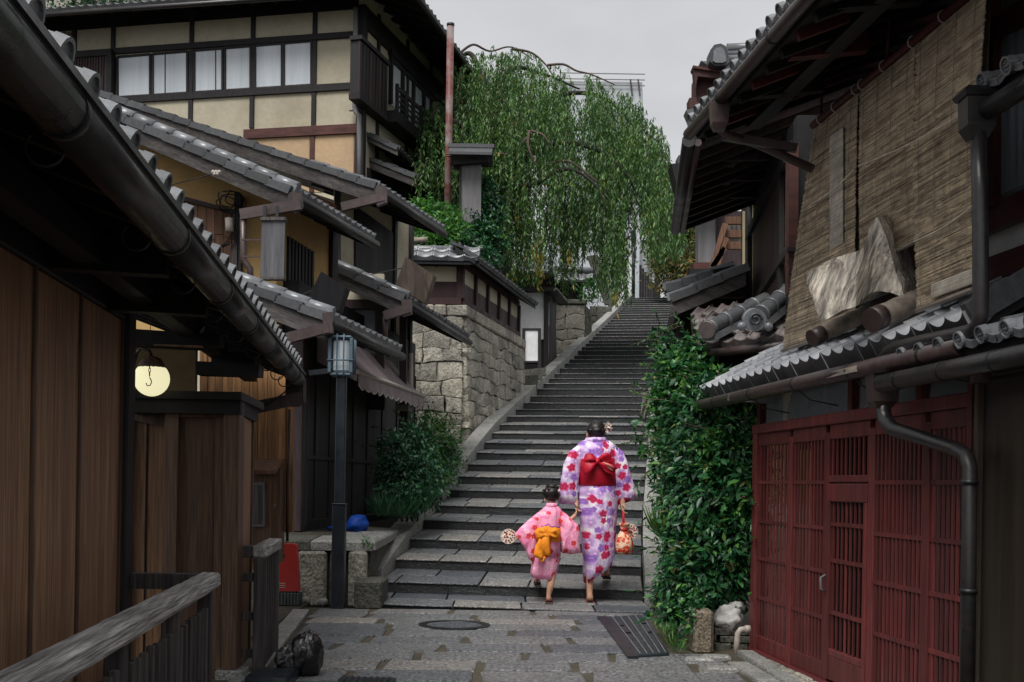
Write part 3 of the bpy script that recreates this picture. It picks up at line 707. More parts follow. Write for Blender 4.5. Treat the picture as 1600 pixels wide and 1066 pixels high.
# the round brackets and lintels above the doorway
a = at(314, 520, 6.55); mb = MB(); mb.tube([a, a + EL*.5 + Vector((0,0,.28)), ], [.045, .055], 10); part('log_bracket', mb, M['dark_board'], house)
mb = MB(); front(mb, [(196, 513), (343, 523), (343, 541), (316, 541), (316, 545), (196, 539)], 6.45, .12); part('lintel', mb, M['black_wood'], house)
mb = MB(); front(mb, [(240, 537.6), (316, 540.4), (316, 543.4), (240, 540)], 6.44, .02); part('lintel_strip', mb, M['brown_board'], house)
mb = MB(); front(mb, [(305, 564), (405, 570), (404, 588), (306, 585)], 7.2, .14); part('lintel', mb, M['black_wood'], house)
mb = MB(); front(mb, [(330, 548), (398, 553), (398, 570), (330, 566)], 7.5, .2); part('lintel', mb, M['black_wood'], house)
# tiles
rt = roll_tile(.225, .24, .05); rt2 = pan_tile(.225, .24, .03, .01)
E0, E1 = eav(1.75, -.74, 2.036), eav(9.4, -.735, 2.06)
lay([rt, rt], house, E0, E1, EU, 34, 2, .24)
mb = MB(); a, b = E0 + EU*.46, E1 + EU*.46
mb.hexa([a - EN_*.05, b - EN_*.05, b + EU*1.9 - EN_*.05, a + EU*1.9 - EN_*.05, a, b, b + EU*1.9, a + EU*1.9]); part('upper_tiles', mb, M['tile_dark'], house)
# gutter in lengths, joints, hooks
ys = [1.0, 2.62, 3.95, 5.05, 6.05, 7.05, 8.05, 8.95, 9.52]
for i in range(len(ys)-1):
    mb = MB(); mb.tube([eav(ys[i], -.757, 1.962), eav(ys[i+1]-.004, -.757, 1.962)], .061, 18); part('gutter', mb, M['gutter'], house)
    if i: mb = MB(); mb.tube([eav(ys[i]-.012, -.757, 1.962), eav(ys[i]+.02, -.757, 1.962)], .065, 18); part('gutter_joint', mb, M['iron'], house)
mb = MB(); mb.beam(eav(1, -.695, 2.006), eav(9.52, -.695, 2.006), .012, .02); part('gutter_lip', mb, M['gutter'], house)
for y in (2.75, 3.75, 4.6, 5.4, 6.2, 7.0, 7.8, 8.5, 9.1):
    o = eav(y, -.83, 1.915); mb = MB()
    mb.tube([o + EL*(-.045*math.cos(a)) + Vector((0,0,-.045*math.sin(a))) for a in [PI*k/10 for k in range(-3, 14)]], .0042, 6); part('gutter_hook', mb, M['iron'], house)
# downpipe box at the far end of the gutter
mb = MB(); front(mb, [(446, 588), (474, 590), (474, 628), (462, 634), (446, 634)], 9.5, .14); part('rain_head', mb, M['plum_wood'], house)
mb = MB(); mb.beam(at(470, 622, 9.55), at(392, 638, 9.3), .1, .1); part('gutter_return', mb, M['plum_wood'], house)
mb = MB(); mb.tube([at(470, 592, 9.45), at(452, 600, 9.4), at(446, 612, 9.4), at(420, 632, 9.3), at(404, 636, 9.3)], .006, 6); part('cable', mb, M['blackcord'], house)
# ---- doorway and entry box behind the railing
box = thing('entry_vestibule', 'dark brown boarded entry box with a flat black cap beside the lit globe', 'entrance', at(300, 1050, 6.7))
mb = MB(); front(mb, [(276, 640), (347, 640), (343, 940), (268, 940)], 6.72, .05); part('front_panel', mb, M['dark_board'], box)
mb = MB(); front(mb, [(258, 625), (279, 625), (272, 1035), (250, 1035)], 6.66, .1); part('post', mb, M['dark_board'], box)
mb = MB(); front(mb, [(350, 625), (374, 625), (369, 1046), (345, 1046)], 6.62, .12); part('corner_post', mb, M['dark_board'], box)
mb = MB(); front(mb, [(276, 935), (346, 935), (344, 1064), (264, 1064)], 6.67, .06); part('bottom_rail', mb, M['dark_board'], box)
mb = MB(); front(mb, [(276, 640), (350, 640), (350, 652), (276, 652)], 6.67, .06); part('top_rail', mb, M['dark_board'], box)
mb = MB(); front(mb, [(337, 652), (350, 652), (345, 940), (333, 940)], 6.69, .03); part('stile', mb, M['dark_board'], box)
c0 = at(374, 620, 6.6); c1 = at(405, 640, 7.45)
mb = MB(); l0 = at(196, 606, 6.6)
mb.prism([Vector((l0.x, 6.56, c0.z-.02)), Vector((c0.x+.02, 6.56, c0.z-.02)), Vector((c1.x+.02, 7.5, c0.z-.02)), Vector((l0.x, 7.5, c0.z-.02))], (0,0,.045)); part('cap', mb, M['black_wood'], box)
mb = MB(); mb.prism([Vector((l0.x, 6.6, c0.z-.1)), Vector((c0.x+.008, 6.6, c0.z-.1)), Vector((c1.x-.01, 7.45, c0.z-.1)), Vector((l0.x, 7.45, c0.z-.1))], (0,0,.08)); part('cap_rail', mb, M['black_wood'], box)
sf = Fr(Vector((c0.x - .012, 6.74, 0)), Vector((c1.x - .03, 7.4, 0)))
mb = MB(); mb.box(sf, .0, sf.L-.05, -.03, 0, .03, 1.5); part('side_panel', mb, M['brown_board'], box)
mb = MB(); mb.box(sf, sf.L-.06, sf.L, -.06, .012, 0, 1.53, .004); part('rear_post', mb, M['dark_board'], box)
mb = MB(); front(mb, [(205, 655), (258, 668), (252, 1062), (196, 1062)], 6.9, .05); part('door', mb, M['brown_board'], box)
mb = MB(); front(mb, [(199, 632), (262, 648), (262, 668), (199, 655)], 6.84, .06); part('door_head', mb, M['dark_board'], box)
mb = MB(); front(mb, [(199, 655), (206, 656), (198, 1062), (190, 1062)], 6.84, .06); part('door_post', mb, M['dark_board'], box)
mb = MB(); front(mb, [(229, 662), (231, 662), (224, 1060), (222, 1060)], 6.89, .02); part('door_seam', mb, M['black_wood'], box)
mb = MB(); front(mb, [(330, 945), (346, 945), (346, 1060), (328, 1060)], 6.75, .3); part('stone_base', mb, M['mossy_stone'], box)
mb = MB(); p = at(357, 1052, 6.62); mb.wbox(p.x-.07, p.x+.09, 6.58, 6.8, -.05, .035, .008); part('post_stone', mb, M['coping'], box)
wf = Fr((-3.2, 7.6), (-1.75, 7.6), 1)
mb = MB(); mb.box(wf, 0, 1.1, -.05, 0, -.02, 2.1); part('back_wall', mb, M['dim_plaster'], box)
# ---- orange plank wall and notice box behind the second railing
pw = thing('plank_wall', 'wall of upright orange brown planks behind the end of the long gutter', 'wall', at(400, 870, 9.75))
x = 312.0; i = 0
while x < 458:
    w = R.uniform(11, 17); mb = MB(); front(mb, [(x, 545), (x+w-.7, 545), (x+w-.7, 890 if x < 425 else 832), (x, 890 if x < 425 else 832)], 9.72 - R.random()*.02, .04); part('plank', mb, M['orange_board'], pw); x += w
mb = MB(); front(mb, [(312, 545), (452, 545), (452, 830), (312, 830)], 9.78, .1); part('backing', mb, M['black_wood'], pw)
mb = MB(); mb.tube([at(452, 640, 9.66), at(449, 770, 9.66), at(449, 846, 9.66)], .012, 8); part('conduit', mb, M['plum_wood'], pw)
nb_ = thing('notice_box', 'small brown wooden box with a sloping lid and a framed notice on its front', 'box', at(415, 870, 9.5))
mb = MB(); front(mb, [(392, 732), (438, 732), (436, 880), (390, 880)], 9.5, .2); part('body', mb, M['dark_board'], nb_)
mb = MB(); a, b, c, d_ = at(388, 735, 9.38), at(430, 735, 9.38), at(443, 717, 9.7), at(390, 717, 9.7); mb.prism([a, b, c, d_], (0,0,-.03)); part('lid', mb, M['rust_board'], nb_)
mb = MB(); front(mb, [(394, 754), (413, 754), (413, 823), (394, 823)], 9.47, .03); part('notice_frame', mb, M['sign_grey'], nb_)
mb = MB(); front(mb, [(396, 758), (410, 758), (410, 819), (396, 819)], 9.465, .01); part('notice_sheet', mb, M['grey_slat'], nb_)
mb = MB(); mb.ball(at(429, 790, 9.5), .013, 10, 7, (.6, .5, 1.6)); part('knob', mb, M['sign_grey'], nb_)
# ---- lit globe
gc = at(237, 592, 6.42)
lamp = thing('globe_lamp', 'lit round white globe lamp hanging on a curved black arm', 'lamp', gc)
mb = MB(); mb.ball(gc, .098, 24, 16); part('globe', mb, M['globe'], lamp)
mb = MB(); top = gc + Vector((0,0,.1))
mb.loft([[top + Vector((r*math.cos(2*PI*k/16), r*math.sin(2*PI*k/16), z)) for k in range(16)] for r, z in ((.078, -.045), (.07, -.02), (.05, .01), (.02, .025))]); part('cap', mb, M['dark_board'], lamp)
mb = MB(); mb.tube([top + Vector((0,0,.02)), top + Vector((-.015,0,.055)), top + Vector((-.06,0,.07)), top + Vector((-.1,.05,.05)), top + Vector((-.14,.12,.0))], .009, 8); part('arm', mb, M['iron'], lamp)
ch = at(234, 566, 6.15)
hook = thing('chain_hook', 'small iron hook hanging on a chain in front of the lit globe', 'hook', ch)
for i in range(5):
    c = ch + Vector((0, 0, .02 - i*.021)); mb = MB(); fx = i % 2
    mb.tube([c + Vector(((.005*math.cos(a)) if fx else 0, 0 if fx else .005*math.cos(a), .013*math.sin(a))) for a in [2*PI*k/10 for k in range(11)]], .002, 5, False); part('chain_link', mb, M['iron'], hook)
mb = MB(); b = ch + Vector((0,0,-.09)); mb.tube([b + Vector((0,0,.008)), b + Vector((.006,0,0)), b + Vector((.012,0,-.016)), b + Vector((.004,0,-.034)), b + Vector((-.012,0,-.036)), b + Vector((-.018,0,-.022))], .0028, 6); part('hook', mb, M['iron'], hook)
mb = MB(); mb.tube([ch + Vector((0,0,.03)), ch + Vector((0,0,.42))], .0018, 5); part('wire', mb, M['iron'], hook)
# ---- front railing
rf = line(-.88, -.108, .6, 5.78)
rail = thing('wooden_railing', 'weathered grey wooden railing running from the bottom left corner', 'railing', rf.w(4.5, 0, 0))
L = rf.L
mb = MB()
xs = np.linspace(.0, L+.05, 60); rings = []
for i, s in enumerate(xs):
    j = lambda q: mnoise.noise(Vector((s*7, q, 0)))*.004
    rings.append([rf.w(s, -.05 + j(1), .585 + j(2)), rf.w(s, .035 + j(3), .585 + j(4)), rf.w(s, .042 + j(5), .6 + j(6)), rf.w(s, .04 + j(7), .645 + j(8)), rf.w(s, .03 + j(9), .658 + j(10)), rf.w(s, -.045 + j(11), .66 + j(12)), rf.w(s, -.055 + j(13), .64 + j(14))])
mb.loft(rings, smooth=False); part('handrail', mb, M['grey_wood'], rail)
cr_ = rf.w(L, 0, 0)
mb = MB(); q0 = at(196, 896, cr_.y)
mb.hexa([(q0.x, cr_.y-.02, .575), (cr_.x-.05, cr_.y-.02, .575), (cr_.x-.05, cr_.y+.06, .575), (q0.x, cr_.y+.06, .575), (q0.x, cr_.y-.02, .652), (cr_.x-.05, cr_.y-.02, .652), (cr_.x-.05, cr_.y+.06, .652), (q0.x, cr_.y+.06, .652)]); part('return_rail', mb, M['grey_slat'], rail)
def rs(px, py=980): return rf.s(px, py)
posts = [rs(325) - .02, rs(271), rs(188), rs(90), rs(-60)]
for s in posts:
    mb = MB(); mb.box(rf, s-.035, s+.035, -.045, .02, -.02, .583, .004); part('post', mb, M['grey_slat'], rail)
for i in range(len(posts)-1):
    a, b = posts[i+1], posts[i]
    for zz in (.14, .36):
        mb = MB(); mb.box(rf, a+.035, b-.035, -.035, -.012, zz, zz+.05); part('cross_rail', mb, M['grey_slat'], rail)
    k = 7
    for q in range(k):
        s = a + (b-a)*(q+1)/(k+1); mb = MB(); mb.box(rf, s-.016, s+.016, -.01, .018, .02, .5 + R.uniform(-.006, .006), .003); part('slat', mb, M['grey_slat'], rail)
# ---- second short railing
r2 = line(-.735, -.108, 6.78, 7.62)
rail2 = thing('wooden_railing', 'short grey wooden railing with a ladder like end beside the entry box', 'railing', r2.w(.4, 0, 0))
mb = MB(); mb.box(r2, -.03, r2.L+.02, -.05, .04, .675, .745, .008); part('handrail', mb, M['grey_wood'], rail2)
x0 = at(369, 860, 6.8).x; xc = r2.w(0, 0, 0).x
mb = MB(); mb.wbox(x0, xc-.05, 6.76, 6.84, .672, .742, .006); part('end_rail', mb, M['grey_slat'], rail2)
for s in (0.0, r2.L-.03):
    mb = MB(); mb.box(r2, s-.03, s+.035, -.04, .03, -.02, .674, .004); part('post', mb, M['grey_slat'], rail2)
mb = MB(); mb.wbox(x0-.03, x0+.02, 6.77, 6.83, -.02, .672, .004); part('post', mb, M['grey_slat'], rail2)
for i in range(7):
    s = .09 + i*(r2.L-.2)/6; mb = MB(); mb.box(r2, s-.015, s+.015, -.005, .024, .02, .672, .003); part('slat', mb, M['grey_slat'], rail2)
for zz in (.08, .3, .53):
    mb = MB(); mb.wbox(x0+.02, xc-.03, 6.785, 6.81, zz, zz+.05, .003); part('rung', mb, M['grey_slat'], rail2)
mb = MB(); mb.box(r2, .03, r2.L-.04, -.035, -.008, .3, .35); part('cross_rail', mb, M['grey_slat'], rail2)
# ---- rubbish bag, drain lid
def lumpy(c, sx, sy, sz, seed, amt=.25, nu=40, nv=26, f=2.2, fl=0.0, tip=None):
    mb = MB()
    def fn(d):
        q = d*f + Vector((seed, seed*.7, 0)); v = 1 + amt*mnoise.noise(q) + amt*.6*abs(mnoise.noise(q*2.3)) - amt*.3
        return v
    mb.ball(c, 1, nu, nv, (sx, sy, sz), fn)
    return mb
p = gz(470, 1056); bagt = thing('rubbish_bag', 'shiny black plastic rubbish bag slumped against the short railing', 'bag', p)
mb = MB(); mb.ball(p + Vector((.035, .02, .13)), 1, 48, 30, (.098, .095, .165), lambda d: (1 + .16*mnoise.noise(d*1.4 + Vector((3, 1, 0))) - .09*abs(math.sin(4*math.atan2(d.y, d.x) + 3*mnoise.noise(d*2))) + .06*mnoise.noise(d*5))*(1 - .25*max(0, d.z)**2)); part('bag', mb, M['bag_black'], bagt)
mb = MB(); mb.ball(p + Vector((-.075, .05, .075)), 1, 40, 26, (.09, .085, .095), lambda d: 1 + .2*mnoise.noise(d*1.6 + Vector((1, 7, 0))) - .1*abs(math.sin(3*math.atan2(d.y, d.x) + 3*mnoise.noise(d*2 + Vector((4, 4, 4))))) + .07*mnoise.noise(d*5)); part('loose_side', mb, M['bag_black'], bagt)
p = gz(436, 1062); lid = thing('floor_drain', 'grey metal drain lid with dark slots at the bottom left of the street', 'drain lid', p)
mb = MB(); mb.wbox(p.x-.16, p.x+.1, p.y-.25, p.y+.13, -.02, .05, .02); part('lid', mb, M['bluesteel'], lid)
for k in range(6):
    mb = MB(); mb.wbox(p.x-.1+k*.03, p.x-.086+k*.03, p.y-.06, p.y+.02, .0495, .0525); part('slot', mb, M['iron'], lid)
# ---- red plastic stand
yr = 10.42; rb = thing('red_stand', 'red plastic stand with a round hole on a ribbed grey base', 'stand', at(450, 946, yr))
s_ = yr/F
def rp(px, py, dy=0.0): q = at(px, py, yr); return Vector((q.x, q.y + dy, q.z))
pts = []
out = [(431, 850), (459, 850), (463, 853), (467, 924), (427, 924), (427, 853)]
hc = (439, 869); hr = 6.4; N = 20
hole = [(hc[0] + hr*math.cos(2*PI*k/N), hc[1] + hr*math.sin(2*PI*k/N)) for k in range(N)]
bm = bmesh.new()
ov = [bm.verts.new(rp(*q)) for q in out]; hv = [bm.verts.new(rp(*q)) for q in hole]
ed = [bm.edges.new((ov[i], ov[(i+1) % len(ov)])) for i in range(len(ov))] + [bm.edges.new((hv[i], hv[(i+1) % N])) for i in range(N)]
bmesh.ops.triangle_fill(bm, use_beauty=True, use_dissolve=False, edges=ed)
ex = bmesh.ops.extrude_face_region(bm, geom=bm.faces[:]); bmesh.ops.translate(bm, verts=[v for v in ex['geom'] if isinstance(v, bmesh.types.BMVert)], vec=(0, .1, 0))
bmesh.ops.recalc_face_normals(bm, faces=bm.faces)
me = bpy.data.meshes.new('panel'); bm.to_mesh(me); bm.free(); me.materials.append(M['red_plastic']); link('panel', me, rb)
mb = MB(); mb.tube([rp(*hc) + Vector((0,.06,0)), rp(*hc) + Vector((0,.09,0))], hr*s_*1.02, 20, smooth=False); part('hole_back', mb, M['green_base'], rb)
for k in range(3):
    mb = MB(); y = 911 + k*3.2; mb.prism([rp(435, y, -.003), rp(446, y, -.003), rp(446, y+1.2, -.003), rp(435, y+1.2, -.003)], (0, .004, 0)); part('slot', mb, M['trim'], rb)
mb = MB(); q = at(424, 925, yr); q2 = at(469, 948, yr)
for k in range(9):
    a = q.x + (q2.x - q.x)*k/9; mb.wbox(a, a + (q2.x-q.x)/9 - .004, yr-.03, yr+.14, 0, q.z - .003, .006)
tag(part('base', mb, M['green_base'], rb), kind='stuff')
# ---- street lamp
yl = 10.27; b0 = gz(528, 950); sx = yl/F
lp = thing('street_lamp', 'slim blue black street lamp with a caged lantern at the foot of the stairs', 'street lamp', b0)
cx = b0.x; cy = b0.y
mb = MB(); mb.wbox(cx-.057, cx+.057, cy-.057, cy+.057, -.02, .92, .006); part('base_sleeve', mb, M['bluesteel'], lp)
mb = MB(); mb.wbox(cx-.062, cx+.062, cy-.062, cy+.062, .92, .935, .004); part('sleeve_collar', mb, M['bluesteel'], lp)
mb = MB(); mb.wbox(cx-.043, cx+.043, cy-.043, cy+.043, .935, 2.06, .006); part('pole', mb, M['bluesteel'], lp)
lz0, lz1, lw = 2.06, 2.42, .095
M['lantern'] = mat('lantern_paint', (.09, .135, .17), (.06, .09, .115), scale=20, rough=.45, bump=0, rand=.04)
for nm, z0, z1 in (('lantern_foot', lz0, lz0+.03), ('lantern_top', lz1-.025, lz1)):
    mb = MB(); mb.wbox(cx-lw, cx+lw, cy-lw, cy+lw, z0, z1, .012); part(nm, mb, M['lantern'], lp)
for i in (-1, 1):
    for j in (-1, 1):
        mb = MB(); mb.wbox(cx+i*lw-.014, cx+i*lw+.014, cy+j*lw-.014, cy+j*lw+.014, lz0+.03, lz1-.025, .004); part('corner_bar', mb, M['lantern'], lp)
mb = MB(); mb.wbox(cx-.07, cx+.07, cy-.07, cy+.07, lz0+.035, lz1-.03, .02); part('diffuser', mb, M['tube_glass'], lp)
for i in (-.03, .03):
    mb = MB(); mb.tube([(cx+i, cy-lw-.012, lz0-.01), (cx+i, cy-lw-.02, lz0+.05), (cx+i, cy-lw-.02, lz1-.05), (cx+i, cy-lw-.01, lz1+.01)], .007, 8); part('guard_bar', mb, M['lantern'], lp)
    mb = MB(); mb.tube([(cx+lw+.02, cy+i, lz0+.03), (cx+lw+.02, cy+i, lz1-.03)], .007, 8); part('guard_bar', mb, M['lantern'], lp)
for z in (lz0+.14, ):
    mb = MB(); q = lw+.018; mb.tube([(cx-q, cy-q, z), (cx+q, cy-q, z), (cx+q, cy+q, z), (cx-q, cy+q, z), (cx-q, cy-q, z)], .007, 6); part('guard_ring', mb, M['lantern'], lp)
mb = MB(); mb.beam((cx-.29, cy, 2.09), (cx-.05, cy, 2.12), .04, .045); part('side_arm', mb, M['bluesteel'], lp)
# ================================================================== LEFT SIDE UP THE HILL
def stone_face(parent, fr, s0, s1, zlo, zhi, ch, wr, m, batter=0.0, zref=0.0, name='stone', depth=.12, rng=None, wob=.055):
    rng = rng or R
    nC = max(1, round((zhi - zlo(0))/ch)); zc = [zhi - (zhi - min(zlo(s0), zlo(s1)))*i/nC for i in range(nC+1)]
    def P(s, n, z):
        q = fr.w(s, n - batter*(z - zref), z); return q
    def wz(s, i):
        return zc[i] + mnoise.noise(Vector((s*2.1, i*5.3, 1.7)))*ch*.5*(0 < i < nC)
    for i in range(nC):
        s = s0
        off = rng.random()*.5
        first = True
        while s < s1 - .02:
            w = rng.uniform(*wr)*(.6 + .4*off if first else 1); first = False
            e = min(s1, s + w)
            if s1 - e < wr[0]*.5: e = s1
            sm = (s+e)/2
            if wz(sm, i) > zlo(sm) - .05:
                g = .004; j = lambda: rng.uniform(-wob, wob)
                top = [(s+g, wz(s, i)-g), (sm, wz(sm, i)-g + j()*.3), (e-g, wz(e, i)-g)]
                bot = [(e-g + j()*.4, wz(e, i+1)+g), (sm, wz(sm, i+1)+g + j()*.3), (s+g + j()*.4, wz(s, i+1)+g)]
                per = top + [(e-g + j()*.5, (top[2][1]+bot[0][1])/2)] + bot + [(s+g + j()*.5, (top[0][1]+bot[2][1])/2)]
                cs = sum(p[0] for p in per)/8; cz = sum(p[1] for p in per)/8; pr = rng.uniform(-.012, .022)
                back = [P(a, -depth, z) for a, z in per]; mid = [P(a, pr - .012, z) for a, z in per]
                fro = [P(a + (cs-a)*.09, pr + rng.uniform(0, .01), z + (cz-z)*.09) for a, z in per]
                mb = MB(); n = 8; mb.add(back + mid + fro + [P(cs, pr + .018, cz)],
                    [(k, (k+1) % n, n+(k+1) % n, n+k) for k in range(n)] + [(n+k, n+(k+1) % n, 2*n+(k+1) % n, 2*n+k) for k in range(n)] + [(2*n+k, 2*n+(k+1) % n, 3*n) for k in range(n)])
                part(name, mb, m, parent)
            s = e
# ------------------------------------------------------------------ stone platform at the foot of the stairs
pl = thing('stone_platform', 'low platform of upright stone slabs beside the street lamp carrying the dark shop', 'platform', at(520, 945, 10.75))
zt = .575
A = at(432, 850, 10.78); B = at(582, 850, 10.78); Cc = gz(622, 826, .6); 
A.z = B.z = zt; Cc.z = .6
D = Vector((-2.3, 12.2, .615)); E = Vector((-1.6, 16.5, .64)); F_ = Vector((-.95, 15.2, .64))
mb = MB(); mb.prism([A + Vector((0,.06,-.03)), B + Vector((-.03,.05,-.03)), Cc + Vector((-.04,0,-.03)), F_, E, D, Vector((-2.9, 12, .6))], (0,0,-.8)); part('core', mb, M['earth'], pl)
for a, b in ((0, .36), (.365, .72), (.725, 1.0)):
    p, q = A.lerp(B, a), A.lerp(B, b); p.y -= R.uniform(.02, .06); q.y -= R.uniform(.02, .05)
    mb = MB(); slab(mb, [p, q, q + Vector((.0,.62,.02)), p + Vector((0,.62,.02))], .075, .02); part('top_slab', mb, M['coping'] if a else M['mossy_stone'], pl)
for a, b in ((0, .5), (.505, 1.0)):
    p, q = B.lerp(Cc, a), B.lerp(Cc, b)
    mb = MB(); slab(mb, [p + Vector((.03,-.02,0)), q + Vector((.03,0,0)), q + Vector((-.5,.1,.02)), p + Vector((-.5,.42,.02))], .07, .02); part('top_slab', mb, M['coping'], pl)
for x0, x1 in ((438, 462), (466, 511), (515, 534), (545, 574)):
    p, q = at(x0, 900, 10.78), at(x1, 900, 10.78); dy = R.uniform(-.02, .02)
    mb = MB(); mb.wbox(p.x, q.x, 10.74+dy, 11.0, -.05, .49 + R.uniform(-.02, .01), .025); part('upright_slab', mb, M['wall_stone'] if x0 in (466, 545) else M['mossy_stone'], pl)
mb = MB(); mb.hexa([B + Vector((-.02,.03,-.62)), Cc + Vector((-.02,0,-.6)), Cc + Vector((-.2,.1,-.6)), B + Vector((-.2,.1,-.6)), B + Vector((-.02,.03,-.07)), Cc + Vector((-.02,0,-.07)), Cc + Vector((-.2,.1,-.07)), B + Vector((-.2,.1,-.07))]); part('end_wall', mb, M['mossy_stone'], pl)
for i, px in enumerate((470, 478, 505)):
    p = gz(px, 940 + i*2); mb = lumpy(p + Vector((0,-.02,.02)), .05, .05, .04, i*3.3, .2, 12, 8); part('loose_stone', mb, M['coping'], pl)
bb = thing('blue_bundle', 'bright blue plastic bundle lying on the stone platform behind the street lamp', 'bundle', at(560, 829, 12.3))
mb = MB(); c = at(559, 818, 12.35); mb.ball(c, 1, 26, 16, (.125, .1, .1), lambda d: 1 + .22*mnoise.noise(d*1.7 + Vector((2, 5, 1))) + .1*abs(mnoise.noise(d*4)) - .12*(d.z > .3)*abs(d.x)); part('bundle', mb, M['bag_blue'], bb)
mb = MB(); mb.ball(at(530, 825, 12.4), 1, 16, 8, (.14, .08, .03), lambda d: 1 + .2*mnoise.noise(d*3)); part('loose_end', mb, M['bag_blue'], bb)
# ------------------------------------------------------------------ shop house: boarded shop, awning, two tiled roofs
fs = line(-3.853, .14, 11.95, 17.4)
sh = thing('shop_house', 'dark boarded shop house with a scalloped awning and two tiled roofs, left of the stairs', 'house', fs.w(1, 0, .62))
s0 = fs.s(475, 720)
mb = MB(); mb.box(fs, s0-.15, s0, -.15, .03, .6, 2.6, .01); part('corner_post', mb, M['plum_wood'], sh)
mb = MB(); mb.box(fs, s0-.012, s0+.004, .03, .036, .66, 2.2); part('post_lit_edge', mb, M['grey_slat'], sh)  # lit edge of the post painted as a paler strip
bs = [fs.s(p, 740) for p in (475, 491, 513, 532, 550, 572, 595, 618, 646)]
for a, b in zip(bs[:-1], bs[1:]):
    mb = MB(); mb.box(fs, a+.01, b-.004, -.04, R.uniform(-.006, 0), .72, 2.75); part('wall_board', mb, M['black_post'], sh)
    mb = MB(); mb.box(fs, b-.012, b+.014, -.03, .014, .72, 2.7); part('batten', mb, M['black_post'], sh)
mb = MB(); mb.box(fs, s0, bs[-1], -.05, .022, .6, .72, .006); part('sill', mb, M['black_post'], sh)
mb = MB(); mb.box(fs, s0, bs[-1], -.05, .02, 1.36, 1.4); part('middle_rail', mb, M['black_post'], sh)
mb = MB(); mb.box(fs, s0-.1, bs[-1]+.2, -.5, -.045, .3, 3.2); part('wall_core', mb, M['black_wood'], sh)
# awning
n1 = .5; a0, a1 = fs.s(558, 583, n1), fs.s(662, 617, n1); zf = 2.285; n0, zb = .06, 2.74
k = 14; v0 = []; v1 = []
mb = MB(); rows_ = []
for i in range(k+1):
    s = a0 + (a1-a0)*i/k; sag = .012*math.sin(i*2.1)
    rows_.append([fs.w(s, n0 + (n1-n0)*t, zb + (zf-zb)*t - .03*math.sin(PI*t) + sag*t) for t in (0, .25, .5, .75, 1)] + [fs.w(s, n0 + (n1-n0)*t, zb + (zf-zb)*t - .03*math.sin(PI*t) + sag*t - .012) for t in (1, .75, .5, .25, 0)])
mb.loft(rows_, smooth=False); aw = part('awning', mb, M['awning'], sh)
mb = MB(); mb.tube([fs.w(a0-.03, n1+.01, zf), fs.w(a1+.03, n1+.01, zf)], .026, 12); part('front_bar', mb, M['trim'], aw)
mb = MB(); nb = 13; top_, bot_ = [], []
for i in range(nb*8+1):
    s = a0 + (a1-a0)*i/(nb*8); dp = .14 + .045*abs(math.sin(PI*i/8)); top_.append(fs.w(s, n1+.012, zf-.012)); bot_.append(fs.w(s, n1+.016+.008*math.sin(i*.6), zf-dp))
N = len(top_); mb.add(top_ + bot_ + [p - fs.nv*.006 for p in top_] + [p - fs.nv*.006 for p in bot_],
    [(i, i+1, N+i+1, N+i) for i in range(N-1)] + [(2*N+i+1, 2*N+i, 3*N+i, 3*N+i+1) for i in range(N-1)] + [(N+i, N+i+1, 3*N+i+1, 3*N+i) for i in range(N-1)])
va = part('valance', mb, M['awning'], aw)
mb = MB(); mb.tube([p + fs.nv*.006 for p in bot_], .0065, 5); part('valance_trim', mb, M['trim'], aw)
mb = MB(); mb.prism([fs.w(a0, n0, zb), fs.w(a0, n1, zf), fs.w(a0, n1, zf-.1), fs.w(a0, n0, zb-.35)], fs.d*.01); part('side_flap', mb, M['awning'], aw)
sp = fs.s(632, 700, .35)
mb = MB(); mb.box(fs, sp-.05, sp+.05, .28, .4, .62, 2.35, .006); part('awning_post', mb, M['plum_wood'], sh)
mb = MB(); mb.box(fs, sp-.09, sp+.12, .24, .42, 2.05, 2.14, .01); part('post_bracket', mb, M['trim'], sh)
# roofs
E0 = at(512, 494, 10.2); E1 = at(622, 557, 12.67); E1.z = E0.z
r3 = roof(sh, E0, E1, (362, 436), ncols=12, nrows=4, h=.035, wood='plum', tmat='tile') if False else None
M['plum'] = M['plum_wood']
r3 = roof(sh, E0, E1, (362, 436), ncols=12, nrows=4, h=.035, wood='plum_wood', tmat='tile', vb=.2)
mb = MB(); a, b = E0 + Vector((-.02,-.05,-.1)), at(446, 527, 10.1)
mb.beam(at(514, 512, 10.1), at(449, 529, 10.1), .07, .09); part('gutter_elbow', mb, M['copper'], sh)
mb = MB(); front(mb, [(503, 489), (519, 487), (519, 520), (506, 524)], 10.08, .1); part('rain_head', mb, M['copper'], sh)
mb = MB(); front(mb, [(452, 540), (476, 545), (476, 600), (452, 600)], 12.2, .1); part('dark_gap', mb, M['black_post'], sh)
E0 = at(456, 297, 11.0); E1 = at(582, 372, 13.1); E1.z = E0.z
r1 = roof(sh, E0, E1, (140, 160), ncols=14, nrows=4, h=.035, tmat='tile', vb=.17)
mb = MB(); mb.beam(at(470, 320, 10.95), at(376, 336, 10.95), .07, .1); part('gutter_elbow', mb, M['copper'], sh)
mb = MB(); front(mb, [(456, 300), (471, 302), (471, 322), (458, 332)], 10.93, .1); part('rain_head', mb, M['copper'], sh)
mb = MB(); mb.tube([at(380, 340, 10.95), at(380, 404, 11), at(384, 412, 11), at(391, 420, 11), at(391, 452, 11)], .032, 10); part('downpipe', mb, M['copper'], sh)
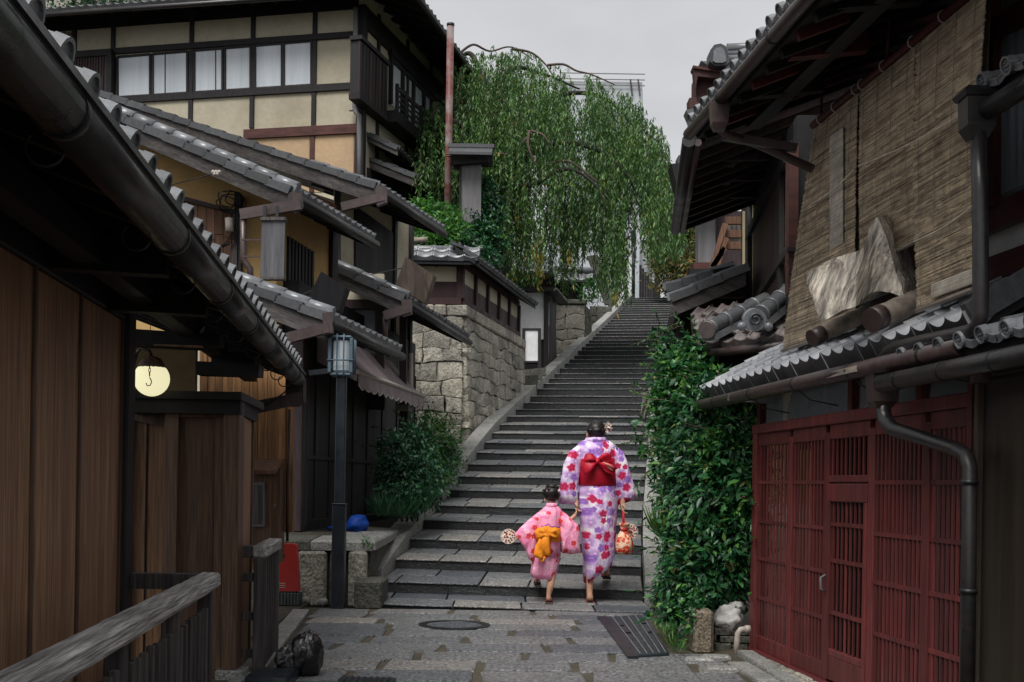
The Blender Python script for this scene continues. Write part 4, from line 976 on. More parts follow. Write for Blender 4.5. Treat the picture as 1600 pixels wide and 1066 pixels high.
# gable wall
yg = 11.75
mb = MB(); front(mb, [(120, 170), (432, 312), (432, 520), (120, 520)], yg, .1); part('gable_wall', mb, M['ochre'], sh)
def lerp(a, b, t): return a + (b-a)*t
for i in range(9):
    x0, x1 = 256 + i*13.3, 256 + (i+1)*13.3 - .8
    t0, t1 = lerp(303, 331, (x0-256)/110), lerp(303, 331, (x1-256)/110)
    brk = 366 + (i % 3)*4
    mb = MB(); front(mb, [(x0, t0), (x1, t1), (x1, brk), (x0, brk)], yg-.03 - R.random()*.008, .025); part('board', mb, M['rust_board'], sh)
    mb = MB(); front(mb, [(x0, brk+1), (x1, brk+1), (x1, 470), (x0, 470)], yg-.035 - R.random()*.008, .03); part('board', mb, M['rust_board'], sh)
mb = MB(); front(mb, [(230, 292), (372, 329), (372, 335), (230, 299)], yg-.07, .08); part('board_cap', mb, M['plum_wood'], sh)
mb = MB(); front(mb, [(366, 300), (376, 304), (376, 470), (366, 470)], yg-.1, .1); part('conduit_post', mb, M['black_post'], sh)
mb = MB(); front(mb, [(361, 380), (370, 380), (370, 470), (361, 470)], yg-.12, .1); part('grey_post', mb, M['grey_slat'], sh)
for i in range(4):
    mb = MB(); c = at(352 + i*5, 318 - (i % 2)*8, yg-.16); r = .09 + .02*(i % 3)
    mb.tube([c + Vector((r*math.cos(a)*(1+.2*math.sin(3*a+i)), -.03*math.sin(a*2+i), r*.75*math.sin(a))) for a in [2*PI*k/18 for k in range(19)]], .006, 5, False); part('cable_coil', mb, M['blackcord'], sh)
mb = MB(); mb.tube([at(343, 306, yg-.15), at(346, 300, yg-.15), at(352, 303, yg-.15), at(350, 310, yg-.15), at(344, 308, yg-.15)], .007, 6); part('cable_loop', mb, M['cord'], sh)
for o in (0, 4, 8):
    mb = MB(); mb.tube([at(368+o, 318, yg-.18), at(367+o, 345, yg-.18), at(366+o*.8, 360, yg-.18), at(350+o, 382, yg-.16), at(322, 392+o*.5, yg-.1)], .007, 6); part('cable', mb, M['blackcord'], sh)
mb = MB(); mb.tube([at(358, 341, yg-.2), at(359, 362, yg-.2)], .042, 10); part('insulator_box', mb, M['trim'], sh)
for i in range(5):
    mb = MB(); mb.ball(at(333 + i*2.3, 269 + (i % 2)*3, 11.0), .02, 8, 6); part('insulator', mb, M['trim'], sh)
mb = MB(); mb.tube([at(240, 297, 11.2), at(290, 283, 11.1), at(333, 272, 11.0)], .005, 5); part('cable', mb, M['blackcord'], sh)
# upper street wall with slats
fu = Fr(at(430, 400, 11.75), at(523, 400, 13.25))
mb = MB(); mb.box(fu, 0, fu.L, -.08, 0, 2.2, 4.0); part('upper_wall', mb, M['ochre'], sh)
for i, px in enumerate(np.linspace(449, 486, 8)):
    s = fu.s(px, 400); zt_ = fu.z(px, 370 + i*3.2); mb = MB(); mb.box(fu, s-.022, s+.022, 0, .03, 2.4, zt_); part('slat', mb, M['black_post'], sh)
s = fu.s(519, 400); mb = MB(); mb.box(fu, s-.1, s+.06, -.06, .05, 2.2, 4.0); part('post', mb, M['black_post'], sh)
# ------------------------------------------------------------------ boards standing on the roofs, hanging board
hs_ = thing('hanging_board', 'weathered grey board hanging from the gutter in front of the ochre gable', 'sign', at(427, 436, 10.85))
mb = MB(); front(mb, [(409, 343), (445, 343), (443.5, 434), (406.5, 434)], 10.85, .05); part('board', mb, M['sign_grey'], hs_)
M['sign_wash'] = mat('washed_board', (.06, .06, .068), (.026, .026, .03), scale=24, along=UPV, stretch=.08, rough=.7, bump=.5, stain=(.2, .2, .21), stain_amt=.6, stain_scale=2.6, rand=0)
hs_.children[0].data.materials[0] = M['sign_wash']
mb = MB(); front(mb, [(407, 339), (446, 339), (446, 344), (407, 344)], 10.83, .09); part('top_cap', mb, M['grey_slat'], hs_)
mb = MB(); front(mb, [(406, 433), (444, 433), (444, 436.5), (406, 436.5)], 10.83, .09); part('bottom_cap', mb, M['grey_slat'], hs_)
for x in (414, 433): mb = MB(); mb.beam(at(x, 322, 10.86), at(x, 341, 10.86), .02, .03); part('hanger', mb, M['iron'], hs_)
for y in (375, 401): mb = MB(); mb.beam(at(378, y, 10.9), at(409, y, 10.9), .014, .014); part('tie_bar', mb, M['copper'], hs_)
t = thing('tilted_board', 'plain black sign board leaning on the tiled roof above the awning', 'sign', at(505, 470, 11.2))
mb = MB(); mb.prism([at(502, 424, 11.25), at(541, 450, 11.45), at(529, 486, 11.4), at(481, 466, 11.15)], (.03, .06, -.02)); part('board', mb, M['sign_dark'], t)
mb = MB(); mb.beam(at(468, 463, 11.4), at(492, 452, 11.3), .015, .015); part('stay', mb, M['iron'], t)
t = thing('tilted_board', 'stained brown sign board leaning on the tiled roof over the blue window', 'sign', at(648, 470, 13.6))
mb = MB(); mb.prism([at(634, 401, 13.9), at(678, 430, 14.1), at(663, 474, 14.0), at(618, 445, 13.8)], (.03, .07, -.02)); part('board', mb, M['sign_brown'], t)
mb = MB(); mb.beam(at(580, 429, 14.3), at(628, 419, 13.95), .012, .012); part('stay', mb, M['iron'], t)
# ------------------------------------------------------------------ cream house behind the shop
rh = thing('cream_house', 'cream plastered house with a blue frosted window under two tiled roofs behind the shop', 'house', at(560, 600, 15))
E0 = at(589, 290, 14.0); E1 = at(690, 358, 16.3); E1.z = E0.z
roof(rh, E0, E1, (108, 128), ncols=14, nrows=4, h=.035, tmat='tile', vb=.2, verge_rolls=False)
mb = MB(); mb.beam(at(600, 308, 13.95), at(534, 324, 13.95), .08, .1); part('gutter_elbow', mb, M['copper'], rh)
mb = MB(); front(mb, [(587, 290), (604, 292), (604, 316), (589, 322)], 13.92, .1); part('rain_head', mb, M['copper'], rh)
E0 = at(633, 466, 13.5); E1 = at(730, 524, 17.0); E1.z = E0.z
roof(rh, E0, E1, (522, 416), ncols=18, nrows=4, h=.035, tmat='tile_dark', vb=.18)
mb = MB(); mb.beam(at(640, 482, 13.4), at(600, 494, 13.4), .08, .1); part('gutter_elbow', mb, M['copper'], rh)
mb = MB(); front(mb, [(627, 468), (643, 468), (643, 490), (629, 494)], 13.38, .1); part('rain_head', mb, M['copper'], rh)
mb = MB(); mb.tube([at(602, 494, 13.45), at(602, 540, 13.5)], .03, 8); part('downpipe', mb, M['copper'], rh)
yw = 14.75
mb = MB(); front(mb, [(190, 205), (532, 316), (532, 480), (190, 480)], yw, .1); part('gable_wall', mb, M['cream'], rh)
mb = MB(); front(mb, [(523, 285), (531, 288), (531, 470), (523, 470)], yw-.06, .1); part('post', mb, M['black_post'], rh)
M['rusty_edge'] = mat('rusty_flashing', (.16, .06, .03), (.08, .03, .018), scale=14, rough=.8, bump=.4, rand=0)
mb = MB(); front(mb, [(462, 290), (525, 320), (527, 333), (458, 298)], yw-.3, .05); part('flashing', mb, M['rusty_edge'], rh)
fc = Fr(at(531, 400, 14.75), at(645, 400, 17.0))
mb = MB(); mb.box(fc, 0, fc.L, -.1, 0, 2.6, 4.9); part('street_wall', mb, M['cream'], rh)
mb = MB(); onwall(mb, fc, [(556, 322), (617, 366), (617, 470), (556, 470)], .03, .03); part('shutter_panel', mb, M['black_post'], rh)
for px in (614, 640): s = fc.s(px, 400); mb = MB(); mb.box(fc, s-.04, s+.04, -.03, .05, 2.6, 4.9); part('post', mb, M['black_post'], rh)
mb = MB(); front(mb, [(523, 425), (600, 428), (600, 472), (523, 472)], 14.4, .1); part('low_gable', mb, M['cream'], rh)
mb = MB(); front(mb, [(519, 468), (604, 468), (604, 482), (519, 482)], 14.3, .1); part('window_head', mb, M['plum_wood'], rh)
mb = MB(); front(mb, [(586, 466), (600, 466), (600, 600), (586, 600)], 14.28, .12); part('window_post', mb, M['plum_wood'], rh)
mb = MB(); front(mb, [(520, 480), (588, 480), (588, 575), (520, 575)], 14.42, .03); part('window_pane', mb, M['bluepane'], rh)
mb = MB(); front(mb, [(500, 575), (600, 575), (600, 640), (500, 640)], 14.5, .1); part('low_wall', mb, M['black_post'], rh)
mb = MB(); front(mb, [(624, 492), (635, 494), (635, 645), (624, 645)], 14.9, .12); part('eave_post', mb, M['plum_wood'], rh)
mb = MB(); front(mb, [(596, 470), (640, 500), (640, 690), (596, 690)], 17.9, .2); part('back_wall', mb, M['black_wood'], rh)
mb = MB(); mb.tube([at(642, 552, 15.2), at(642, 640, 15.2)], .03, 8); part('downpipe', mb, M['trim'], rh)
t = single('potted_ornament', MB().ball(at(551, 510, 11.2), .035, 10, 8).tube([at(551, 507, 11.2), at(551, 503, 11.2)], .02, 8), M['skin'], 'tiny pale pink ornament sitting on the shop roof tiles', 'ornament')
# ------------------------------------------------------------------ big three-storey house
big = thing('large_house', 'tall three storey timber framed house with cream plaster panels and a deep dark eave', 'house', at(560, 480, 24))
fl = Fr(at(561, 400, 24.0), at(52, 400, 25.62), -1)
fr_ = Fr(at(561, 400, 24.0), at(722, 400, 30.6), 1)
mb = MB(); mb.box(fl, 0, fl.L+.3, -.3, 0, 2, 11.36); part('side_wall', mb, M['cream'], big)
mb = MB(); mb.box(fr_, 0, fr_.L, -.3, 0, 2, 11.36); part('street_wall', mb, M['cream'], big)
# peach panels of the lowest storey
for x0, x1 in ((400, 483), (490, 552)):
    mb = MB(); onwall(mb, fl, [(x0, 214 - (x0-400)*.04), (x1, 214 - (x1-400)*.04), (x1, 300), (x0, 300)], .012, .03); part('peach_panel', mb, M['peach'], big)
def vpost(fr, px, y0, y1, w, m='black_post', n=.05, par=None):
    s = fr.s(px, (y0+y1)/2, n); zz = sorted((fr.z(px, y0, n), fr.z(px, y1, n))); mb = MB(); mb.box(fr, s-w/2, s+w/2, -.05, n, zz[0], zz[1], .006); return part('post', mb, M[m], par or big)
for px, y0, y1 in ((60, 30, 120), (115.5, 30, 90), (175.5, 20, 160), (298, 10, 200), (394, 0, 200), (490.5, 0, 215)): vpost(fl, px, y0, y1, .1, n=.04)
vpost(fl, 487, 205, 300, .1, 'red_beam', .045); vpost(fl, 556, 205, 300, .09, 'red_beam', .03)
s = 0; mb = MB(); mb.box(fl, -.08, .1, -.1, .06, 2, 11.05, .01); part('corner_post', mb, M['black_post'], big)
def hbeam(fr, p0, p1, h, m='black_post', n=.06, name='beam', par=None):
    s0, z0 = fr.hit(*p0, n); s1, z1 = fr.hit(*p1, n); z = (z0+z1)/2
    mb = MB(); mb.box(fr, min(s0, s1), max(s0, s1), -.05, n, z-h/2, z+h/2, .006); return part(name, mb, M[m], par or big)
hbeam(fl, (178, 82), (558, 50), .13); hbeam(fl, (190, 158), (558, 131), .15); hbeam(fl, (380, 209), (558, 201), .2, 'red_beam', .07)
mb = MB(); mb.box(fl, .1, fl.L+.3, -.02, .03, fl.z(300, 33, .03), 11.34); part('eave_beam', mb, M['black_wood'], big)
mb = MB(); onwall(mb, fl, [(178, 76), (178, 160), (180, 160), (180, 76)], .05, .05)
# window panes with curtains
wt = lambda x: 90 - (x-184)*.083; wb = lambda x: 151 - (x-184)*.064
for x0, x1 in ((183, 234), (238, 292), (303, 347), (351, 391), (398, 440), (443, 486)):
    mb = MB(); onwall(mb, fl, [(x0, wt(x0)), (x1, wt(x1)), (x1, wb(x1)), (x0, wb(x0))], .015, .02); wdw = part('window', mb, M['curtain'], big)
    for (a, b) in (((x0-1.5, x0+1.5)), ((x1-1.5, x1+1.5))):
        mb = MB(); onwall(mb, fl, [(a, wt(a)-2), (b, wt(b)-2), (b, wb(b)+2), (a, wb(a)+2)], .045, .05); part('frame', mb, M['black_post'], wdw)
    mb = MB(); onwall(mb, fl, [(x0, wt(x0)-3), (x1, wt(x1)-3), (x1, wt(x1)+.5), (x0, wt(x0)+.5)], .04, .05); part('frame', mb, M['black_post'], wdw)
    mb = MB(); onwall(mb, fl, [(x0, wb(x0)-1), (x1, wb(x1)-1), (x1, wb(x1)+3), (x0, wb(x0)+3)], .04, .05); part('frame', mb, M['grey_slat'], wdw)
for xq in (257, 336): mb = MB(); onwall(mb, fl, [(xq, wt(xq)), (xq+1.5, wt(xq)), (xq+1.5, wb(xq)), (xq, wb(xq))], .025, .01); part('mullion', mb, M['grey_slat'], big)
# shutter box
sb0, sb1 = fl.s(105, 110, .15), fl.s(168, 110, .15)
z0, z1 = fl.z(140, 145, .15), fl.z(140, 81, .15)
mb = MB(); mb.box(fl, sb1, sb0, 0, .15, z0-.5, z1); shb = part('shutter_box', mb, M['panel_plum'], big)
mb = MB(); mb.box(fl, sb1-.1, sb0+.04, 0, .2, z1-.12, z1+.02); part('box_cap', mb, M['black_wood'], big)
mb = MB(); mb.box(fl, sb1-.12, sb1, 0, .2, z0-.5, z1-.12); part('box_side', mb, M['black_wood'], big)
for i in range(15):
    s = sb1 + .03 + (sb0-sb1-.05)*i/14; mb = MB(); mb.box(fl, s-.014, s+.014, .15, .175, z0-.5, z1-.12); part('slat', mb, M['black_post'] if i % 2 else M['panel_plum'], big)
vine = MB()
for i in range(260):
    px, py = R.uniform(64, 112), R.uniform(50, 100); s, z = fl.hit(px, py, .02)
    a = R.uniform(0, 6.3); L = R.uniform(.05, .16); d = fl.d*math.cos(a) + Vector((0,0,math.sin(a))); p = fl.w(s, .015, z); vine.beam(p, p + d*L, .008, .008)
tag(part('dry_vine', vine, M['twig'], big), kind='stuff')
# left roof edge
E0 = at(-30, 42, 25.6); E1 = at(665, -33, 23.2); E1.z = E0.z = 11.05; E0.y = 24.9; E1.y = 23.0; E1.x = -2.2
roof(big, E0, E1, None, ncols=46, nrows=3, h=.045, gut=True, verge=False) if False else None
def roof2(parent, E0, E1, left, run, rise, ncols, nrows, tmat='tile_dark', wood='black_wood', gut=True, h=.04, th=.1, raft=True, back=True):
    E0, E1 = Vector(E0), Vector(E1); d = (E1-E0).normalized(); up = left.normalized()*run + Vector((0,0,rise)); ul = up.length; upn = up/ul
    nn = d.cross(upn); nn = nn if nn.z > 0 else -nn; t = Vector((0,0,-th))
    mb = MB(); mb.hexa([p + t for p in (E0, E1, E1+up, E0+up)] + [p - nn*.004 for p in (E0, E1, E1+up, E0+up)]); part('roof_deck', mb, M[wood], parent)
    w = (E1-E0).length/ncols; me = [pan_tile(w, .26, h, .04, m=M[tmat]), pan_tile(w, .26, h, .012, m=M[tmat])]
    lay(me, parent, E0 - upn*.04, E1 - upn*.04, upn, ncols, nrows, .26, .012)
    if back and nrows*.26 < ul:
        mb = MB(); a0, a1 = E0 + upn*(nrows*.26-.03), E1 + upn*(nrows*.26-.03); q = (a0, a1, E1+up, E0+up)
        mb.hexa(list(q) + [p + nn*.03 for p in q]); part('upper_tiles', mb, M[tmat], parent)
    if raft:
        n = max(3, int((E1-E0).length/.5))
        for i in range(n):
            a = E0.lerp(E1, (i+.5)/n) + t*1.3 + upn*.04; mb = MB(); mb.beam(a, a + upn*min(ul, 1.3), .07, .08, nn); part('rafter', mb, M[wood], parent)
    if gut:
        mb = MB(); o = -left.normalized()*.04 + Vector((0,0,-.1)); mb.tube([E0+o, E1+o], .055, 10); part('gutter', mb, M['gutter'], parent)
    return upn, nn
roof2(big, E0, E1, fl.nv*-1, 3.0, 1.2, 48, 3)
# right roof edge over the street side
G0 = Vector((-2.2, 23.0, 11.05)); G1 = at(771, 152, 29.8); G1.z = 11.05
roof2(big, G0, G1, fr_.nv*-1, 3.0, 1.25, 26, 3)
mb = MB(); mb.beam(G1 + Vector((-.1,-.05,-.12)), G1 + Vector((-1.6,-.3,-.08)), .1, .1); part('verge_board', mb, M['black_wood'], big)
# street wall: posts, shutter box, windows, balcony
for px, y0, y1 in ((592, 20, 330), (637, 60, 330), (674, 90, 330), (697, 110, 330), (716, 130, 330)): vpost(fr_, px, y0, y1, .11, n=.05)
hbeam(fr_, (563, 30), (716, 180), .16) if False else None
zz = fr_.z(640, 100, .06); 
mb = MB(); mb.box(fr_, .1, fr_.L, -.02, .06, 10.6, 11.05); part('eave_beam', mb, M['black_wood'], big)
q0, q1 = fr_.s(564, 100, .24), fr_.s(607, 110, .24)
zt_, zb_ = fr_.z(568, 53, .4), fr_.z(568, 139, .4)
mb = MB(); mb.box(fr_, q0, q1, 0, .22, zb_, zt_, .01); part('shutter_box', mb, M['black_post'], big)
mb = MB(); mb.box(fr_, q0-.04, q1+.04, 0, .27, zt_, zt_+.08); part('box_cap', mb, M['black_wood'], big)
mb = MB(); mb.box(fr_, q0-.04, q1+.04, 0, .25, zb_-.12, zb_); part('box_floor', mb, M['black_wood'], big)
for i in range(9):
    s = q0 + .05 + (q1-q0-.1)*i/8; mb = MB(); mb.box(fr_, s-.1, s+.02, .22, .235 + .01*(i % 2), zb_, zt_-.05); part('board', mb, M['black_post'] if i % 3 else M['panel_plum'], big)
w0, w1 = fr_.s(609, 130, .02), fr_.s(676, 170, .02); z0_, z1_ = fr_.z(640, 165, .02) - .35, fr_.z(640, 118, .02)
n = 4
for i in range(n):
    a, b = w0 + (w1-w0)*i/n, w0 + (w1-w0)*(i+1)/n
    mb = MB(); mb.box(fr_, a+.06, b-.06, -.02, .02, z0_, z1_ - .1); wdw = part('window', mb, M['curtain'], big)
    mb = MB(); mb.box(fr_, a-.03, a+.06, 0, .08, z0_, z1_); part('frame', mb, M['black_post'], wdw)
    mb = MB(); mb.box(fr_, a, b, 0, .07, z1_-.1, z1_); part('frame', mb, M['black_post'], wdw)
mb = MB(); mb.box(fr_, w0-.1, w1+.25, 0, .1, z1_, z1_+.15); part('window_head', mb, M['black_wood'], big)
# balcony with rails
b0, b1 = fr_.s(608, 190, .42), fr_.s(703, 230, .42); zf_ = fr_.z(612, 165, .42); zr = fr_.z(612, 130, .42)
mb = MB(); mb.box(fr_, q1+.05, b1, 0, .42, zf_-.25, zf_); part('balcony_floor', mb, M['black_wood'], big)
mb = MB(); mb.box(fr_, q1+.05, b1, .38, .43, zr-.02, zr+.06); part('balcony_rail', mb, M['black_post'], big)
for j in (1, 2, 3):
    z = zf_ + (zr-zf_)*j/4; mb = MB(); mb.box(fr_, q1+.05, b1, .395, .415, z-.02, z+.02); part('balcony_rail', mb, M['black_post'], big)
for i in range(8):
    s = q1+.1 + (b1-q1-.2)*i/7; mb = MB(); mb.box(fr_, s-.04, s+.04, .38, .44, zf_, zr+.1); part('baluster', mb, M['black_post'], big)
# drain pipe at the corner
mb = MB(); mb.tube([at(556, 12, 23.8), at(554, 168, 23.8), at(556, 176, 23.8), at(561, 180, 23.7), at(562, 300, 23.7)], .05, 8); part('downpipe', mb, M['sign_grey'], big)
mb = MB(); front(mb, [(545, 162), (551, 162), (551, 172), (545, 172)], 23.8, .1); part('meter_box', mb, M['trim'], big)
# two small roofs over the ground floor on the street side
E0 = at(622, 232, 24.2); E1 = at(700, 296, 28.6); E1.z = E0.z
roof(big, E0, E1, (563, 204), ncols=18, nrows=3, h=.04, gut=False, verge_rolls=False, vb=.12)
E0 = at(650, 276, 24.3); E1 = at(700, 308, 27.3); E1.z = E0.z
roof(big, E0, E1, (580, 248), ncols=14, nrows=3, h=.04, gut=False, verge_rolls=False, vb=.2)
mb = MB(); onwall(mb, fr_, [(575, 262), (716, 310), (716, 420), (575, 420)], .03, .05); part('ground_floor_wall', mb, M['black_post'], big)
# planted rock bank behind it
mb = MB(); xs = np.linspace(-16, -7, 30); zsl = np.linspace(8, 16, 18); vs = []
for z in zsl:
    for x in xs: vs.append((x, 32 + mnoise.noise(Vector((x*.7, z*.9, 3)))*.8 + mnoise.noise(Vector((x*2.3, z*2.1, 3)))*.25 + z*.1, z))
mb.add(vs, [(j*30+i, j*30+i+1, j*30+31+i, j*30+30+i) for j in range(17) for i in range(29)])
struct('rock_bank', mb, M['wall_stone'])
# ------------------------------------------------------------------ red pipe and roofed board
yp = 21.5
pp = thing('chimney_pipe', 'tall rusty red metal pipe standing in front of the big house', 'pipe', at(700, 385, yp))
mb = MB(); mb.tube([at(698, 420, yp), at(704, 40, yp)], .066, 14); part('pipe', mb, M['pipe_red'], pp)
for y in (243, 246): mb = MB(); mb.tube([at(701.4, y-2, yp), at(701.4, y, yp)], .075, 14); part('clamp', mb, M['pipe_red'], pp)
mb = MB(); mb.tube([at(704, 41, yp), at(704, 37, yp)], .073, 14); part('pipe_cap', mb, M['iron'], pp)
sg = thing('roofed_board', 'tall blank grey board under a small tiled roof beside the red pipe', 'sign', at(735, 370, yp))
mb = MB(); front(mb, [(719, 250), (752, 250), (751, 369), (718, 369)], yp-.05, .12); part('board', mb, M['sign_grey'], sg)
mb = MB(); front(mb, [(718, 250), (721, 250), (720, 369), (717, 369)], yp-.08, .16); part('board_edge', mb, M['black_post'], sg)
c = at(736, 246, yp); hw = .4
for sgn in (-1, 1):
    mb = MB(); a = Vector((c.x-hw, yp-.02, c.z+.13)); b = Vector((c.x+hw, yp-.02, c.z+.13)); o = Vector((0, -.42*sgn, -.2))
    mb.hexa([a, b, b+o, a+o] + [p + Vector((0,0,.05)) for p in (a, b, b+o, a+o)]); part('roof_slope', mb, M['tile_dark'], sg)
mb = MB(); mb.beam((c.x-hw-.03, yp-.02, c.z+.2), (c.x+hw+.03, yp-.02, c.z+.2), .12, .07); part('ridge', mb, M['tile_dark'], sg)
mb = MB(); front(mb, [(708, 250), (764, 246), (764, 253), (708, 257)], yp-.2, .3); part('roof_frame', mb, M['black_post'], sg)
mb = MB(); front(mb, [(700, 376), (752, 375), (752, 386), (700, 388)], yp-.15, .3); part('bottom_beam', mb, M['grey_slat'], sg)
for y in (262, 380): mb = MB(); mb.beam(at(701, y, yp), at(722, y, yp), .06, .06); part('arm', mb, M['black_post'], sg)
mb = MB(); mb.tube([at(640, 376, 19.6), at(668, 375, 19.6)], .05, 10)
single('cut_log', mb, M['log'], 'short grey log end resting on top of the roofed boundary wall', 'log')
# ------------------------------------------------------------------ retaining wall of fitted stones
yc = 18.9; K = at(724, 600, yc)
fw1 = Fr((K.x, yc), (K.x + .23*4.4, yc + 4.4))
fw2 = Fr((K.x - .95, yc), (K.x, yc), 1)
rw = thing('stone_wall', 'tall retaining wall of pale fitted stones beside the left of the stairs', 'wall', (K.x, yc, 1.8))
for fr, L in ((fw1, fw1.L), (fw2, fw2.L)):
    mb = MB(); g = []
    for z in (.3, 3.95):
        o = -.14 - .045*(z-3.95)
        g += [fr.w(0 if fr is fw1 else 0, o, z), fr.w(L - (0.14 if fr is fw2 else 0), o, z), fr.w(L - .14, o-.3, z), fr.w(.2, o-.3, z)]
    mb.hexa(g); part('wall_core', mb, M['earth'], rw)
rg = random.Random(5)
stone_face(rw, fw1, 0.02, fw1.L, lambda s: 1.35 + s*.25, 3.86, .235, (.22, .5), M['wall_stone'], .045, 3.9, rng=rg)
stone_face(rw, fw2, 0, fw2.L-.02, lambda s: 1.0, 3.86, .25, (.24, .45), M['wall_stone'], .045, 3.9, rng=rg)
s = -.06
while s < fw1.L:
    e = min(fw1.L, s + rg.uniform(.5, .9)); mb = MB(); mb.box(fw1, s+.006, e-.004, -.3, .05, 3.87, 4.05, .02); part('cap_stone', mb, M['wall_stone'], rw); s = e
for a, b in ((.0, .45), (.455, fw2.L-.3)):
    mb = MB(); mb.box(fw2, a, b, -.3, .05, 3.87, 4.05, .02); part('cap_stone', mb, M['wall_stone'], rw)
# ------------------------------------------------------------------ roofed boundary wall on top of it
bw = thing('boundary_wall', 'plum boarded wall with cream panels and a tiled coping on top of the stone wall', 'wall', (K.x, yc, 4.06))
f1 = Fr((K.x - .06, yc + .1), (K.x - .06 + .23*4.15, yc + 4.25)); f2 = Fr((K.x - 1.1, yc + .1), (K.x - .06, yc + .1))
for f, L, n in ((f1, f1.L, 5), (f2, f2.L, 1)):
    mb = MB(); mb.box(f, 0, L, -.12, -.03, 4.05, 4.8); part('wall_core', mb, M['black_wood'], bw)
    mb = MB(); mb.box(f, 0, L, -.1, .06, 4.06, 4.17, .008); part('sill_beam', mb, M['panel_plum'], bw)
    mb = MB(); mb.box(f, 0, L, -.1, .03, 4.7, 4.8); part('head_beam', mb, M['panel_plum'], bw)
    for i in range(n):
        a, b = L*i/n, L*(i+1)/n
        mb = MB(); mb.box(f, a+.04, b-.04, -.05, 0, 4.17, 4.45); part('lower_panel', mb, M['panel_plum'], bw)
        mb = MB(); mb.box(f, a+.04, b-.04, -.05, -.008, 4.45, 4.7); part('upper_panel', mb, M['cream'], bw)
    for i in range(n+1):
        s = L*i/n; 
        if f is f2 and i == n: continue
        mb = MB(); mb.box(f, s-.045, s+.045, -.08, .045, 4.17, 4.72, .005); part('post', mb, M['panel_plum'], bw)
zt = 4.78
roof2(bw, f1.w(-.28, .3, zt), f1.w(f1.L+.25, .3, zt), f1.nv*-1, .34, .2, 18, 2, gut=False, raft=False)
roof2(bw, f1.w(f1.L+.25, -.42, zt), f1.w(-.1, -.42, zt), f1.nv, .34, .2, 18, 2, gut=False, raft=False)
roof2(bw, f2.w(-.2, .3, zt), f2.w(f2.L+.3, .3, zt), Vector((0,1,0)), .34, .2, 6, 2, gut=False, raft=False, tmat='tile')
mb = MB(); mb.tube([f1.w(-.05, -.06, zt+.2), f1.w(f1.L+.25, -.06, zt+.2)], .075, 12); part('ridge', mb, M['tile_dark'], bw)
mb = MB(); mb.tube([f2.w(-.3, -.06, zt+.2), f2.w(f2.L+.1, -.06, zt+.2)], .075, 12); part('ridge', mb, M['tile'], bw)
# ------------------------------------------------------------------ little gate shed with a white panel
yg = 27.4
gs = thing('gate_shed', 'small shed with a bright white panel between black posts beside the stone wall', 'shed', at(850, 580, yg))
mb = MB(); front(mb, [(806, 452), (853, 452), (853, 585), (806, 585)], yg+.06, .1); part('back_board', mb, M['black_post'], gs)
mb = MB(); front(mb, [(811, 458), (850, 457), (850, 530), (811, 534)], yg, .05); part('white_panel', mb, M['white_plaster'], gs)
mb = MB(); front(mb, [(850, 452), (858, 452), (857, 580), (849, 580)], yg-.1, .15); part('post', mb, M['black_post'], gs)
mb = MB(); mb.hexa([at(858, 578, yg), at(869, 566, 29.1), at(870, 566, 29.2), at(860, 578, yg), at(858, 455, yg), at(867, 463, 29.1), at(868, 463, 29.2), at(859, 455, yg)]); part('side_board', mb, M['black_post'], gs)
mb = MB(); p, q = at(798, 452, yg-.3), at(864, 453, yg-.3); q2 = at(882, 468, 28.6); p2 = at(800, 452, 28.6)
z = p.z; mb.prism([Vector((p.x, p.y, z)), Vector((q.x+.1, q.y, z)), Vector((q.x+.45, 29.0, z)), Vector((p.x, 29.0, z))], (0,0,.05)); part('roof', mb, M['tile_dark'], gs)
mb = MB(); front(mb, [(800, 448), (866, 449), (866, 455), (800, 455)], yg-.32, .1); part('fascia', mb, M['black_wood'], gs)
mb = MB(); mb.beam(at(853, 563, yg-.1), at(868, 575, 27.6), .04, .1); part('ramp_board', mb, M['plum_wood'], gs)
bl = thing('box_lantern', 'white box lantern in a black standing frame before the gate shed', 'lantern', at(830, 580, 25.2))
yb = 25.2
mb = MB(); front(mb, [(820, 516), (841, 516), (841, 564), (820, 564)], yb, .28); part('paper_box', mb, M['white_plaster'], bl)
for x0, x1 in ((816, 820.5), (840.5, 845.5)):
    mb = MB(); front(mb, [(x0, 513), (x1, 513), (x1, 580), (x0, 580)], yb-.04, .06); part('leg', mb, M['black_post'], bl)
    mb = MB(); front(mb, [(x0+.6, 513), (x1, 513), (x1, 580), (x0+.6, 580)], yb+.26, .06); part('leg', mb, M['black_post'], bl)
for y in (513, 564): mb = MB(); front(mb, [(818, y), (843, y), (843, y+3), (818, y+3)], yb-.02, .28); part('rail', mb, M['black_post'], bl)
# low stones at the shed's foot
t = thing('stone_steps', 'rough low stone steps leading from the stairs to the gate shed', 'steps', at(830, 590, 22.6))
for i in range(3):
    mb = MB(); front(mb, [(808+i*4, 588-i*5), (842+i*6, 586-i*6), (838+i*6, 612-i*8), (808+i*3, 624-i*8)], 24.0 + i*.55, .5); part('step_stone', mb, M['mossy_stone'], t)
